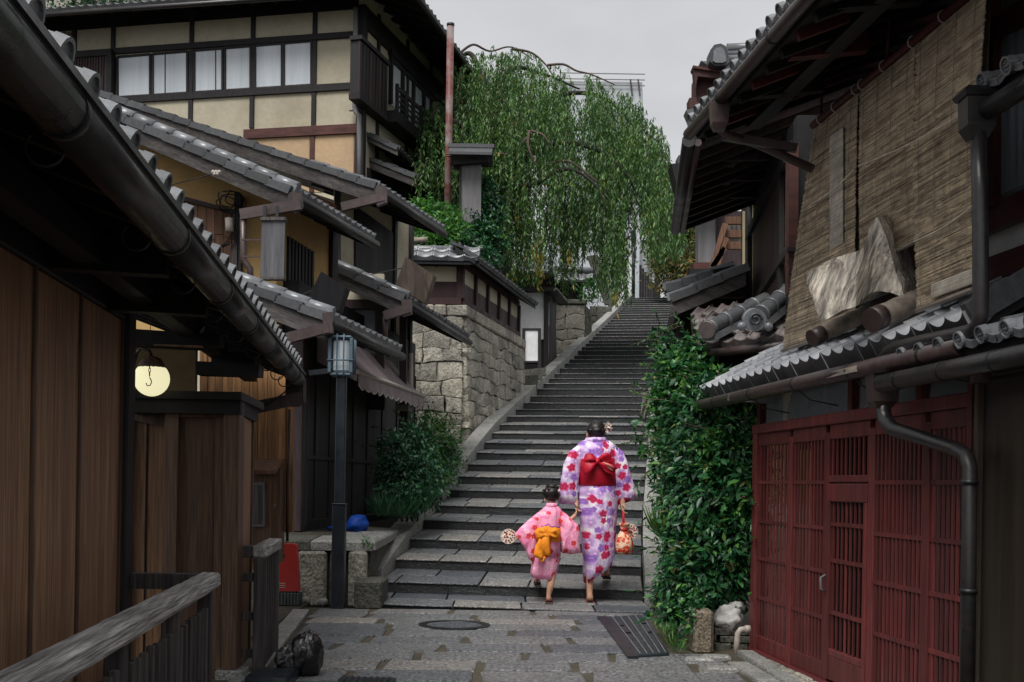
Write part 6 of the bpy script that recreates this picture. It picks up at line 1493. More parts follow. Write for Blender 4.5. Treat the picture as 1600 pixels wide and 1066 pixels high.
hd = ac(1124, 178, 1.9); mb = MB(); mb.loft([ring4(hd, .03, .03, hd.z-.1), ring4(hd, .045, .045, hd.z-.06), ring4(hd, .055, .05, hd.z+.06)], smooth=False); part('box_head', mb, M['copper'], ue)
mb = MB(); mb.tube([ac(1123, 190, 1.92), ac(1126, 203, 1.95), ac(1138, 212, 2.0), ac(1180, 224, 2.2), ac(1270, 264, 2.5)], .026, 10); part('pipe', mb, M['copper'], ue)
mb = MB(); mb.beam(ac(1130, 213, 1.99), ac(1245, 232, 2.42), .04, .05); part('pipe_stay', mb, M['copper'], ue)
mb = MB(); p = ac(1108, 150, 1.93) + upn*.25; mb.ball(p, .05, 12, 8, (1, 1.6, .8)); part('corner_tile', mb, M['tile'], ue)
for i in range(3): p = ac(1096 + i*9, 166 - i*6, 1.95); mb = MB(); mb.tube([p, p + rt_*.3 + Vector((0,0,.12))], .03, 10); part('corner_tile', mb, M['tile'], ue)
# end wall of this house, seen past the blind
mb = MB(); front(mb, [(1246, 180), (1300, 180), (1300, 560), (1236, 560)], 7.95, .1); part('end_wall', mb, M['black_wood'], gh)
mb = MB(); front(mb, [(1233, 228), (1248, 228), (1247, 462), (1232, 458)], 7.9, .1); part('end_post', mb, M['red_beam'], gh)
mb = MB(); front(mb, [(1231, 386), (1260, 389), (1260, 396), (1231, 392)], 7.88, .05); part('end_rail', mb, M['black_post'], gh)
# ---- carved driftwood board on two logs
cb = thing('carved_board', 'huge weathered board with a wavy top edge and an arched foot on the lower roof', 'sign', ac(1340, 480, 2.3))
yb = 5.72
topc = [(1256, 427), (1275, 418), (1300, 404), (1324, 398), (1341, 393), (1353, 376), (1363, 352), (1373, 337)]
botc = [(1284, 503), (1298, 496), (1313, 487), (1335, 480), (1350, 466), (1371, 454), (1392, 457), (1412, 469)]
off = at(1438, 456, 5.98) - at(1412, 468, yb)
def crv(c, t):                           # smooth curve through the outline points
    x = t*(len(c)-1); i = min(int(x), len(c)-2); f = x - i; q = [c[max(i-1, 0)], c[i], c[i+1], c[min(i+2, len(c)-1)]]
    return tuple(.5*(2*q[1][k] + (q[2][k]-q[0][k])*f + (2*q[0][k]-5*q[1][k]+4*q[2][k]-q[3][k])*f*f + (3*q[1][k]-q[0][k]-3*q[2][k]+q[3][k])*f**3) for k in (0, 1))
nu, nv = 40, 16; FR = []
for i in range(nu+1):
    a, b = crv(topc, i/nu), crv(botc, i/nu); col = []
    for j in range(nv+1):
        s = j/nv; p = at(a[0] + (b[0]-a[0])*s, a[1] + (b[1]-a[1])*s, yb)
        p.y += .035*math.sin(i/nu*9 + s*1.5) + .03*mnoise.noise(p*7) + .012*mnoise.noise(Vector((p.x*40, p.y*5, p.z*9))); col.append(p)
    FR.append(col)
mb = MB(); W_ = nv+1
mb.add([p for c in FR for p in c], [(i*W_+j, i*W_+j+1, (i+1)*W_+j+1, (i+1)*W_+j) for i in range(nu) for j in range(nv)], True)
mb.add([p + off for c in FR for p in c], [(i*W_+j, i*W_+j+1, (i+1)*W_+j+1, (i+1)*W_+j) for i in range(nu) for j in range(nv)], True)
rim = [FR[i][0] for i in range(nu+1)] + [FR[nu][j] for j in range(1, nv+1)] + [FR[i][nv] for i in range(nu-1, -1, -1)] + [FR[0][j] for j in range(nv-1, 0, -1)]
n = len(rim); mb.add(rim + [p + off*.5 + Vector((mnoise.noise(p*15), mnoise.noise(p*11), 0))*.008 for p in rim] + [p + off for p in rim], [(k*n+i, k*n+(i+1) % n, (k+1)*n+(i+1) % n, (k+1)*n+i) for k in (0, 1) for i in range(n)])
part('board', mb, M['driftwood'], cb)
mb = MB(); mb.beam(at(1423, 448, 6.0), at(1446, 466, 6.15), .015, .012); part('stay_rod', mb, M['grey_slat'], cb)
for (x0, y0, z0, x1, y1, z1, r, lb) in ((1273, 527, 5.97, 1352, 490, 6.08, .044, 'shorter weathered log with a brown capped end under the left of the carved board'), (1366, 499, 5.6, 1448, 464, 5.8, .058, 'thicker weathered log with a brown capped end under the right of the carved board')):
    a, b = at(x0, y0, z0), at(x1, y1, z1); dd = (b-a).normalized()
    lg = thing('support_log', lb, 'log', a, 'logs under the carved board')
    mb = MB(); mb.tube([a.lerp(b, f) for f in np.linspace(0, 1, 8)], [r*(1 + .05*math.sin(f*9)) for f in range(8)], 14); part('log', mb, M['log'], lg)
    mb = MB(); mb.tube([a - dd*.02, a + dd*.05], r*1.07, 16); part('end_cap', mb, M['copper'], lg)
# ================================================================== houses further up on the right
th_ = thing('timber_house', 'dark timber house with cream wall strips and a black eave beyond the reed blinds', 'house', Vector((2.3, 10, 1)))
E0 = at(1085, 199, 9.0); E1 = at(1062, 346, 12.15); E1.z = E0.z
dv = (E1-E0).normalized(); rt_ = Vector((dv.y, -dv.x, 0))
upn, nn = roof2(th_, E0, E1, rt_, 1.6, .6, 20, 3, raft=False, h=.03)
for i in range(11):
    a = E0.lerp(E1, (i+.5)/11) + Vector((0,0,-.13)) + upn*.03; mb = MB(); mb.beam(a, a + upn*1.2, .045, .05, nn); part('rafter', mb, M['plum_wood'], th_)
mb = MB(); o = rt_*.03 + Vector((0,0,-.12)); mb.tube([E0+o, E1+o], .03, 8); part('eave_pole', mb, M['copper'], th_)
fh = Fr(at(1240, 400, 8.9), at(1162, 400, 13.4), -1)
mb = MB(); mb.box(fh, -.1, fh.L, -.2, 0, 1.0, 3.9); part('street_wall', mb, M['ochre'], th_)
def hw(name, pts, n, m, th=.04): mb = MB(); onwall(mb, fh, pts, n, th); part(name, mb, M[m], th_)
M['wall_cream'] = mat('pale_wall', (.66, .57, .34), (.56, .48, .28), scale=10, bump=.1, stain=(.3, .25, .15), stain_amt=.4, rough=.9, rand=0)
hw('pale_strip', [(1160, 320), (1178, 320), (1177, 480), (1160, 480)], .01, 'wall_cream')
hw('plum_panel', [(1177, 240), (1215, 220), (1214, 480), (1176, 500)], .03, 'panel_plum')
hw('pale_strip', [(1218, 240), (1230, 240), (1229, 480), (1217, 480)], .01, 'wall_cream')
hw('post', [(1214, 220), (1218, 220), (1217, 480), (1213, 480)], .06, 'black_post')
hw('post', [(1229, 220), (1236, 220), (1235, 480), (1228, 480)], .06, 'black_post')
hw('post', [(1164, 320), (1168, 320), (1168, 480), (1164, 480)], .06, 'black_post')
hw('brace', [(1164, 376), (1164, 366), (1220, 246), (1224, 254)], .07, 'black_post')
hw('brace', [(1180, 470), (1180, 460), (1226, 386), (1228, 396)], .07, 'black_post')
hw('upper_rail', [(1160, 300), (1240, 190), (1240, 240), (1160, 330)], .05, 'black_wood')
for x0, x1, y, zz in ((1127, 1200, 248, 9.9), (1119, 1193, 280, 10.6), (1112, 1184, 307, 11.3)):
    mb = MB(); mb.beam(at(x0, y, zz), at(x1, y-1, zz), .05, .04); part('eave_tie', mb, M['plum_wood'], th_)
    mb = MB(); mb.beam(at(x0+16, y+2, zz), at(x0+11, y+17, zz+.5), .08, .03); part('eave_bracket', mb, M['grey_slat'], th_)
# gable of the tall house above it, with its ridge ornament
gb = thing('gabled_house', 'tall maroon gabled house with a grey ridge end ornament against the sky', 'house', at(1130, 300, 13.5))
yg = 13.0
mb = MB(); front(mb, [(1088, 116), (1230, 100), (1230, 230), (1100, 225), (1087, 200)], yg, .35); part('gable_wall', mb, M['ridge_wood'], gb)
mb = MB(); front(mb, [(1166, 222), (1236, 222), (1236, 560), (1166, 560)], 13.6, .3); part('lower_wall', mb, M['ridge_wood'], gb)
mb = MB(); front(mb, [(1084, 103), (1098, 104), (1128, 113), (1144, 118), (1143, 125), (1090, 119), (1087, 138)], yg-.15, .15); part('carved_board', mb, M['ridge_wood'], gb)
mb = MB(); front(mb, [(1083, 102), (1140, 112), (1141, 116), (1084, 106)], yg-.18, .2); part('board_cap', mb, M['red_beam'], gb)
mb = MB(); front(mb, [(1095, 95), (1160, 100), (1160, 114), (1138, 113), (1110, 104)], yg-.1, .2); part('verge_tiles', mb, M['tile'], gb)
o_ = [(1109, 96), (1110, 78), (1116, 70), (1126, 68), (1134, 72), (1138, 82), (1140, 97), (1134, 102), (1118, 103)]
mb = MB(); front(mb, o_, yg-.3, .25); part('ridge_ornament', mb, M['tile_dark'], gb)
mb = MB(); front(mb, [(1114, 95), (1115, 80), (1119, 75), (1126, 73), (1131, 77), (1134, 86), (1135, 95), (1130, 98), (1119, 98)], yg-.33, .04); part('ornament_face', mb, M['tile'], gb)
for y, r in ((75, .035), (84, .03), (92, .035)): mb = MB(); mb.tube([at(1136, y+1, yg-.1), at(1215, y-2, yg-.1)], r*1.6, 10); part('ridge_course', mb, M['tile'], gb)
mb = MB(); front(mb, [(1077, 153), (1088, 152), (1090, 172), (1078, 178)], yg-.2, .2); part('purlin_end', mb, M['ridge_wood'], gb)
mb = MB(); front(mb, [(1072, 172), (1100, 166), (1108, 190), (1084, 200)], yg-.4, .2); part('low_tiles', mb, M['tile'], gb)
hb = thing('distant_eave', 'thin dark roof corner showing between the branches and the timber house', 'roof', at(1055, 260, 17))
mb = MB(); front(mb, [(1049, 256), (1136, 248), (1136, 300), (1060, 300)], 17, .4); part('roof_corner', mb, M['black_wood'], hb)
mb = MB(); front(mb, [(1060, 243), (1066, 241), (1067, 254), (1059, 255)], 17, .3); part('ridge_tile', mb, M['tile_dark'], hb)
mb = MB(); front(mb, [(1092, 298), (1136, 298), (1136, 500), (1092, 500)], 17.9, .3); part('wall', mb, M['sign_grey'], hb)
# small lean-to with tiled edge beside the stairs
pr = thing('porch_roof', 'small lean-to porch with two rows of edge tiles right beside the upper stairs', 'porch', at(1100, 530, 11.5))
E0 = at(1048, 466, 11.3); E1 = at(1066, 520, 13.6); E1.z = E0.z
roof(pr, E0, E1, (1166, 416), side=1, ncols=9, nrows=3, h=.03, tmat='tile', vb=.16, verge_rolls=False, gut=False)
E0 = at(1042, 450, 11.9); E1 = at(1060, 500, 14); E1.z = E0.z
roof(pr, E0, E1, (1112, 426), side=1, ncols=9, nrows=3, h=.03, tmat='tile', vb=.1, verge_rolls=False, gut=False)
mb = MB(); front(mb, [(1096, 452), (1107, 452), (1106, 522), (1094, 522)], 11.5, .1); part('post', mb, M['verge_wood'], pr)
mb = MB(); front(mb, [(1107, 453), (1164, 453), (1164, 464), (1107, 464)], 11.55, .1); part('beam', mb, M['verge_wood'], pr)
mb = MB(); front(mb, [(1100, 464), (1166, 464), (1166, 540), (1092, 540)], 12.2, .1); part('back_wall', mb, M['plum_wood'], pr)
mb = MB(); front(mb, [(1058, 462), (1092, 464), (1078, 545), (1040, 536)], 12.3, .3); part('hanging_side', mb, M['black_wood'], pr)
mb = MB(); mb.tube([at(1064, 468, 11.9), at(1046, 530, 11.9)], .04, 10); part('downpipe', mb, M['black_post'], pr)
mb = MB(); front(mb, [(1042, 535), (1200, 545), (1200, 640), (1036, 640)], 12.6, .1); part('low_wall', mb, M['black_wood'], pr)
# grey boarded house with rails behind the porch
gy = thing('grey_boarded_house', 'narrow grey boarded house with a slanting wooden outside stair behind the porch', 'house', at(1110, 420, 17))
mb = MB(); front(mb, [(1091, 336), (1118, 336), (1118, 412), (1091, 412)], 17.5, .3); part('board_wall', mb, M['sign_grey'], gy)
mb = MB(); front(mb, [(1118, 330), (1170, 330), (1170, 430), (1118, 430)], 17.6, .3); part('dark_wall', mb, M['plum_wood'], gy)
mb = MB(); front(mb, [(1084, 410), (1122, 410), (1122, 422), (1084, 420)], 17.2, .3); part('red_band', mb, M['red_beam'], gy)
mb = MB(); front(mb, [(1078, 420), (1130, 420), (1130, 440), (1078, 436)], 17.1, .3); part('low_roof', mb, M['black_wood'], gy)
for (x0, y0, x1, y1) in ((1113, 418, 1133, 350), (1119, 418, 1134, 372), (1108, 425, 1132, 388)):
    mb = MB(); mb.beam(at(x0, y0, 15.5), at(x1, y1, 15.5), .07, .07); part('stair_rail', mb, M['rust_board'], gy)
for y in (345, 366, 384): mb = MB(); mb.beam(at(1133, y, 15.6), at(1160, y, 15.6), .07, .1); part('landing_rail', mb, M['rust_board'], gy)
for x in (1140, 1147, 1154): mb = MB(); mb.beam(at(x, 348, 15.7), at(x, 382, 15.7), .04, .04); part('baluster', mb, M['trim'], gy)
# hipped lower roof with round ridges in front of the timber house
hp = thing('ridged_roof', 'low brownish tiled roof with two round ridges and a scrolled end tile', 'roof', at(1160, 540, 9.2))
E0 = at(1086, 545, 9.3); E1 = at(1236, 521, 8.55); E1.z = E0.z = 2.25
me = [pan_tile((E1-E0).length/7, .2, .035, .06, m=M['tile_brown']), pan_tile((E1-E0).length/7, .2, .035, .012, m=M['tile_brown'])]
upn = Vector((.1, 1, .52)).normalized(); lay(me, hp, E0, E1, upn, 7, 5, .17, .0)
d = (E1-E0).normalized(); mb = MB(); q = [E0, E1, E1 + upn*.9, E0 + upn*.9]; mb.hexa([p + Vector((0,0,-.08)) for p in q] + [p + Vector((0,0,-.02)) for p in q]); part('roof_deck', mb, M['black_wood'], hp)
mb = MB(); mb.tube([at(1112, 552, 9.15), at(1228, 540, 8.6)], .035, 10); part('gutter', mb, M['copper'], hp)
def ridge(p, q, r, n):
    for i in range(n):
        a, b = p.lerp(q, i/n), p.lerp(q, (i+1.02)/n); mb = MB(); mb.tube([a, a.lerp(b, .16), a.lerp(b, .17), b], [r*1.16, r*1.16, r, r], 14); part('ridge_tile', mb, M['tile'], hp)
    mb = MB(); o = Vector((0, .02, -r*1.25)); mb.beam(p + o, q + o, r*2.3, r*.9); part('ridge_base', mb, M['tile'], hp)
ridge(at(1108, 513, 9.0), at(1196, 468, 9.5), .058, 4)
ridge(at(1188, 491, 8.7), at(1244, 447, 9.1), .062, 4)
p = at(1180, 500, 8.62); mb = MB(); mb.tube([p, p + Vector((0,.1,.02))], .085, 18); part('scroll_tile', mb, M['tile'], hp)
mb = MB(); mb.tube([p + Vector((.05*math.cos(a)*(1-a/14), -.012, .05*math.sin(a)*(1-a/14))) for a in [k*.35 for k in range(26)]], .01, 6); part('scroll_line', mb, M['tile_dark'], hp)
for sx in (-.1, .1): mb = MB(); mb.ball(p + Vector((sx, 0, -.05)), .035, 10, 8); part('scroll_foot', mb, M['tile'], hp)
mb = MB(); mb.tube([at(1104, 516, 8.97), at(1109, 512, 9.05)], .068, 14); part('ridge_end', mb, M['tile_brown'], hp)
mb = MB(); front(mb, [(1112, 552), (1236, 545), (1236, 660), (1112, 660)], 9.4, .1); part('wall_below', mb, M['black_wood'], hp)
mb = MB(); front(mb, [(1096, 508), (1110, 508), (1110, 620), (1092, 620)], 9.6, .1); part('side_post', mb, M['plum_wood'], hp)
# ================================================================== foot of the right side
st = thing('stone_stub', 'squat square stone stub at the corner of the planted bed', 'stone post', gz(1095, 1018))
b = gz(1096, 1018); mb = MB()
f = Fr((b.x-.05, b.y), (b.x+.09, b.y+.01), 1); mb.box(f, 0, .14, -.3, 0, -.03, .285, .025); part('stub', mb, M['mossy_stone'], st); M['stub'] = mat('stub_stone', (.27, .22, .16), (.12, .1, .075), scale=22, rough=.85, bump=1, bdist=.02, speck=.5, speck_scale=60, stain=(.05, .055, .035), stain_amt=.6, rand=0); st.children[0].data.materials[0] = M['stub']
lw = thing('bed_wall', 'low mossy stone edge of the planted bed along the drain cover', 'low wall', gz(1040, 1000))
p0, p1 = gz(1022, 958), gz(1062, 1012)
f = Fr(p0, p1, -1); 
if f.nv.x > 0: f.nv = -f.nv
for i in range(4):
    a, b_ = f.L*i/4, f.L*(i+1)/4 - .01; mb = MB(); mb.box(f, a, b_, -.16, .02*R.random(), -.05, .15 - .03*R.random(), .03); part('edge_stone', mb, M['mossy_stone'], lw)
t = thing('brick_ledge', 'low dark brick ledge under the white sack by the gate', 'ledge', gz(1145, 1012))
b = gz(1118, 1012); e = gz(1186, 1006)
for j in range(3):
    for i in range(3):
        x0 = b.x + (e.x-b.x)*(i + .5*(j % 2)*.6)/3; x1 = x0 + (e.x-b.x)/3 - .006
        mb = MB(); mb.wbox(x0, x1, b.y + .02*R.random(), b.y+.18, -.02+j*.052, .028+j*.052, .006); part('brick', mb, M['mossy_stone'], t)
p = at(1138, 966, b.y + .08); sk = thing('white_sack', 'crumpled white sack sitting on the brick ledge beside the red gate', 'sack', p)
mb = lumpy(p + Vector((0,0,-.0)), .105, .09, .1, 2.2, .3, 36, 22); part('sack', mb, M['white_cloth'], sk)
mb = lumpy(p + Vector((.055,0,.085)), .05, .045, .04, 6.2, .5, 18, 10); part('sack_neck', mb, M['white_cloth'], sk)
pv = thing('drain_pipe', 'short cream plastic pipe elbow coming out of the ground by the gate', 'pipe', gz(1152, 1026))
y_ = gz(1150, 1020).y; mb = MB(); mb.tube([at(1150, 1026, y_), at(1152, 1000, y_), at(1153, 990, y_), at(1157, 984, y_), at(1166, 983, y_)], .021, 12); part('pipe', mb, M['pvc'], pv)
mb = MB(); mb.tube([at(1164, 983, y_), at(1172, 983, y_)], .026, 12); part('socket', mb, M['pvc'], pv)
# kerbs and flagstones in front of the gate
ap = MB(); q = [gz(1120, 1012), gz(1184, 1003), gz(1330, 1085), gz(1540, 1200), gz(1300, 1200), gz(1185, 1085)]
ap.prism([p + Vector((0,0,-.012)) for p in q], (0,0,-.05)); apron = struct('gate_pavement', ap, M['joint'])
def strip(p0, p1, w, n, zt, m):
    d = (p1-p0).normalized(); sd = Vector((d.y, -d.x, 0)); sd = sd if sd.x > 0 else -sd
    for i in range(n):
        a, b = p0.lerp(p1, i/n), p0.lerp(p1, (i+.985)/n); mb = MB(); up = Vector((0,0,zt)); 
        part('kerb_stone', slab(mb, [a+up, a+sd*w+up, b+sd*w+up, b+up], .12, .012), M[m], apron)
strip(gz(1136, 1036), gz(1240, 1100), .13, 2, .012, 'coping')
strip(gz(1152, 1022), gz(1262, 1098), .1, 2, .03, 'coping')
rg = random.Random(8)
A_, B_, C_, D_ = gz(1168, 1014), gz(1190, 1006), gz(1420, 1130), gz(1300, 1130)
nr_, nc_ = 2, 9
G = [[(A_.lerp(D_, i/nc_)).lerp(B_.lerp(C_, i/nc_), j/nr_) + Vector((rg.uniform(-.03, .03)*(0 < i < nc_), rg.uniform(-.05, .05)*(0 < i < nc_), .004)) for i in range(nc_+1)] for j in range(nr_+1)]
for j in range(nr_):
    for i in range(nc_):
        q = [G[j][i], G[j][i+1], G[j+1][i+1], G[j+1][i]]; c = sum(q, Vector())/4
        q = [p + (c-p)*.05 + Vector((0,0,rg.uniform(-.003,.005))) for p in q]; part('flagstone', slab(MB(), q, .05, .01), M['wall_stone'], apron)
# little loose blocks between the street and the kerbs
for i, (x0, y0) in enumerate(((1092, 1030), (1118, 1026), (1128, 1044))):
    p = gz(x0, y0); q = [p + Vector((-.1,-.06,.01)), p + Vector((.09,-.07,.012)), p + Vector((.11,.06,.008)), p + Vector((-.08,.07,.01))]; part('kerb_stone', slab(MB(), q, .08, .015), M['coping'], apron)
hc = thing('hanging_cloth', 'grey brown cloth strip hanging from a stick over the right kerb of the stairs', 'cloth', at(1010, 640, 10.9))
mb = MB(); rows_ = []
for i in range(9):
    f = i/8; y = 612 + 46*f; hwid = 9*(1 - f*.85) + 2; cxp = 1012 - 5*f + 2*math.sin(f*6)
    rows_.append([at(cxp + hwid*k, y + 8*abs(k)*0 - 6*(k > 0)*(1-f), 10.9 + .02*math.sin(k*5 + f*4)) for k in np.linspace(-1, 1, 9)] + [at(cxp + hwid*k, y - 6*(k > 0)*(1-f), 10.93 + .02*math.sin(k*5 + f*4)) for k in np.linspace(1, -1, 9)])
mb.loft(rows_); part('cloth', mb, M['sign_brown'], hc)
M['cloth_grey'] = mat('cloth_grey', (.2, .18, .155), (.11, .1, .09), scale=18, along=UPV, stretch=.2, rough=.85, bump=.4, rand=0); hc.children[0].data.materials[0] = M['cloth_grey']
mb = MB(); mb.tube([at(1005, 660, 10.9), at(1003, 668, 10.9)], .008, 6); part('cloth_tip', mb, M['cloth_grey'], hc)
mb = MB(); mb.tube([at(1008, 609, 10.9), at(1030, 620, 11.1), at(1060, 640, 11.3)], .008, 6); part('stick', mb, M['twig'], hc)
# ================================================================== PLANTS
NR = np.random.default_rng(11)
def nrm(a): return a/np.maximum(1e-9, np.linalg.norm(a, axis=1, keepdims=True))
def leaf_mesh(name, P, D, N, L, Wd, m, fold=.25):
    """many leaves in one mesh: each a folded four-pointed blade starting at P, pointing along D, facing N"""
    n = len(P); D = nrm(D); Sd = nrm(np.cross(D, N)); Nn = np.cross(Sd, D)
    L = np.broadcast_to(np.asarray(L), (n,))[:, None]; Wd = np.broadcast_to(np.asarray(Wd), (n,))[:, None]
    mid = P + D*L*.45 - Nn*L*.04; tip = P + D*L - Nn*L*.1
    lft = mid + Sd*Wd*.5 + Nn*Wd*fold; rgt = mid - Sd*Wd*.5 + Nn*Wd*fold
    V = np.stack([P, rgt, tip, lft], 1).reshape(-1, 3)
    F = (np.arange(n)[:, None]*4 + np.array([[0, 1, 2, 0, 2, 3]])).reshape(-1)
    me = bpy.data.meshes.new(name); me.vertices.add(4*n); me.vertices.foreach_set('co', V.ravel())
    me.loops.add(6*n); me.loops.foreach_set('vertex_index', F.astype(np.int32))
    me.polygons.add(2*n); me.polygons.foreach_set('loop_start', np.arange(0, 6*n, 3, dtype=np.int32))
    me.update(calc_edges=True); me.materials.append(m); return me
def foliage(parent, name, P, D, N, L, Wd, m): 
    o = link(name, leaf_mesh(name, P, D, N, L, Wd, m), parent); o['kind'] = 'stuff'; return o
def rv(n): return nrm(NR.normal(size=(n, 3)))
def blob_points(blobs, dens):
    P, O = [], []
    for (px, py, y, r) in blobs:
        c = np.array(at(px, py, y)); n = int(dens*r*r*4)
        d = rv(n); d[:, 1] -= .35; d[:, 2] += .15; d = nrm(d)
        rad = r*(1.04 - np.abs(NR.normal(0, .28, n)) + (NR.random(n) < .12)*NR.random(n)*.45)*np.array([1 + .5*mnoise.noise(Vector(x*2.2 + c)) + .25*mnoise.noise(Vector(x*5 + c)) for x in d])
        P.append(c + d*rad[:, None]*np.array([1, .85, 1])); O.append(d)
    return np.concatenate(P), np.concatenate(O)
def bush(parent, blobs, dens, L, asp, m, name='foliage', droop=.3, up=.0):
    P, O = blob_points(blobs, dens); n = len(P)
    D = nrm(O*.7 + rv(n)*.8 + np.array([0, -.1, -droop + up])); N = nrm(O*.6 + np.array([0, -.25, .9]) + rv(n)*.5)
    s = L*NR.uniform(.45, 1.35, n)
    return foliage(parent, name, P, D, N, s, s*asp, m), P, O
# ------------------------------------------------------------------ weeping tree over the stairs
wt_ = thing('weeping_tree', 'large weeping tree hanging its long leafy branches over the upper stairs', 'tree', at(776, 440, 26.6))
TX = [630, 660, 700, 722, 740, 770, 800, 830, 850, 880, 930, 965, 1000, 1030, 1045, 1056, 1064]
TY = [230, 165, 97, 79, 74, 71, 68, 77, 92, 101, 115, 132, 156, 190, 224, 284, 336]
BX = [630, 690, 720, 745, 765, 785, 800, 820, 840, 860, 880, 895, 910, 930, 945, 965, 980, 995, 1010, 1025, 1040, 1064]
BY = [300, 290, 330, 375, 395, 415, 440, 455, 420, 405, 455, 440, 395, 385, 455, 475, 470, 310, 385, 410, 395, 395]
def limb(pts, r0, r1, name='limb', m='bark', n=10):
    q = [at(*p) for p in pts]; out = []
    for i in range(len(q)-1):                # Catmull-Rom through the points
        a, b, c, d = q[max(i-1, 0)], q[i], q[i+1], q[min(i+2, len(q)-1)]
        for k in range(5):
            t = k/5; out.append(.5*((2*b) + (c-a)*t + (2*a-5*b+4*c-d)*t*t + (3*b-a-3*c+d)*t**3))
    out.append(q[-1]); m_ = len(out)
    out = [p + Vector((mnoise.noise(p*1.3), mnoise.noise(p*1.3 + Vector((9,9,9))), mnoise.noise(p*1.3 + Vector((4,2,7)))))*.09*(i/m_) for i, p in enumerate(out)]
    mb = MB(); mb.tube(out, [r0 + (r1-r0)*i/(m_-1) for i in range(m_)], n); part(name, mb, M[m], wt_); return out
limb([(772, 470, 26.6), (774, 430, 26.6), (778, 380, 26.6), (783, 320, 26.8), (792, 262, 27)], .34, .24, 'trunk')
LB = []
LB.append(limb([(790, 265, 27), (775, 215, 27), (762, 170, 27), (752, 120, 27.2)], .22, .08))
LB.append(limb([(790, 268, 27), (815, 215, 27.2), (860, 158, 27.6), (920, 146, 28.2), (975, 178, 28.6), (1026, 245, 28.8)], .1, .02))
LB.append(limb([(792, 262, 27), (840, 235, 26.4), (905, 225, 26), (960, 250, 25.8), (1000, 310, 25.6)], .1, .02))
LB.append(limb([(784, 310, 26.8), (752, 250, 26), (728, 200, 25.6), (700, 188, 25.4)], .16, .06))
LB.append(limb([(765, 160, 27.1), (800, 108, 27.6), (850, 118, 28.2), (905, 138, 28.8)], .07, .02))
LB.append(limb([(756, 140, 27.1), (738, 86, 27.4), (715, 92, 27.4), (690, 110, 27.2)], .08, .02))
LB.append(limb([(795, 255, 27), (870, 205, 28.8), (950, 210, 29.8), (1010, 262, 30.3), (1040, 320, 30.5)], .09, .02))
LB.append(limb([(790, 290, 26.9), (830, 290, 25.4), (880, 265, 24.9), (925, 285, 24.7), (945, 330, 24.6)], .07, .015))
for pts in ([(855, 258, 24.9), (880, 252, 24.6), (905, 262, 24.5), (935, 284, 24.5)], [(827, 205, 25.2), (825, 225, 25), (833, 250, 24.9), (840, 260, 24.9)], [(830, 205, 25.2), (850, 212, 25), (860, 235, 24.9)], [(826, 214, 25.1), (812, 226, 25), (808, 240, 24.9)],
            [(765, 240, 24.8), (790, 242, 24.7), (805, 252, 24.6)], [(720, 82, 27.5), (740, 70, 27.5), (765, 80, 27.7), (800, 74, 27.9), (830, 92, 28)], [(855, 102, 28), (880, 101, 28), (900, 112, 28), (925, 118, 28), (960, 132, 28)], [(800, 77, 27.8), (830, 82, 28), (852, 100, 28), (862, 118, 28)]):
    limb(pts, .035, .014, 'twig', 'twig', 6)
SP, SD, SN, SL, TW = [], [], [], [], MB()
nst = 0; rg = random.Random(21)
while nst < 2300:
    px = rg.uniform(640, 1062); Y = 27.6 + rg.gauss(0, 1.7); Y = min(max(Y, 24.3), 31.2)
    ty = float(np.interp(px, TX, TY)); by = float(np.interp(px, BX, BY))
    dome = ((Y-27.8)/3.4)**2
    ty2 = ty + 55*dome; f = rg.random()**1.25
    sy = ty2 + f*(by - ty2)*.78
    if px < 700 and (sy > 300 or rg.random() < .5): continue
    nv_ = mnoise.noise(Vector((px*.016, sy*.011, Y*.25)))
    if nv_ < -.2: continue
    ey = min(by + rg.gauss(0, 9), sy + rg.uniform(45, 150))
    if ey - sy < 12: continue
    if 982 < px < 1004 and sy > 205: 
        if rg.random() < .8: continue
    if 858 < px < 890 and 180 < sy < 240 and rg.random() < .7: continue
    a, b = at(px, sy, Y), at(px, ey, Y); Ls = a.z - b.z; nst += 1
    out = Vector((rg.uniform(-1, 1), rg.uniform(-1, 1), 0))*.22
    n = int(Ls/.034)
    sway = Vector((rg.uniform(-.08, .08), rg.uniform(-.08, .08), 0)); ph = rg.random()*6
    pts = []
    for i in range(n+1):
        t = i/max(1, n); p = a + out*(1 - (1-t)**2) + sway*math.sin(t*3 + ph) + Vector((0, 0, -Ls*t + .1*math.sin(min(1, t*4)*PI)*(t < .25))); pts.append(p)
    if nst % 6 == 0: TW.tube(pts[::3], .006, 3, False)
    for i, p in enumerate(pts):
        az = rg.uniform(0, 2*PI); SP.append(p); dn = rg.uniform(.4, 1.5); SD.append((math.cos(az)*.75, math.sin(az)*.75, -dn)); SN.append((math.cos(az)*dn + rg.uniform(-.5, .5), math.sin(az)*dn + rg.uniform(-.5, .5), .75)); SL.append(rg.uniform(.085, .165))
SP, SD, SN, SL = (np.array(x) for x in (SP, SD, SN, SL))
foliage(wt_, 'foliage', SP, SD, SN, SL, SL*.25, M['leaf_weep'])
tag(part('hanging_twigs', TW, M['twig'], wt_), kind='stuff')
M['leaf_gold'] = leafmat('yellowing_leaf', [(0, (.3, .26, .05)), (.5, (.42, .3, .06)), (1, (.2, .22, .05))], .4)
gp = []
for cx, cy, sx, sy, n in ((788, 380, 4, 14, 14), (836, 395, 9, 18, 70), (842, 425, 6, 14, 30), (797, 430, 5, 8, 10), (960, 460, 4, 16, 26), (806, 330, 12, 30, 12), (890, 400, 3, 14, 14)):
    for _ in range(n): gp.append(at(rg.gauss(cx, sx*.7), rg.gauss(cy, sy*.7), 25.2 + rg.random()))
gp = np.array(gp); n = len(gp)
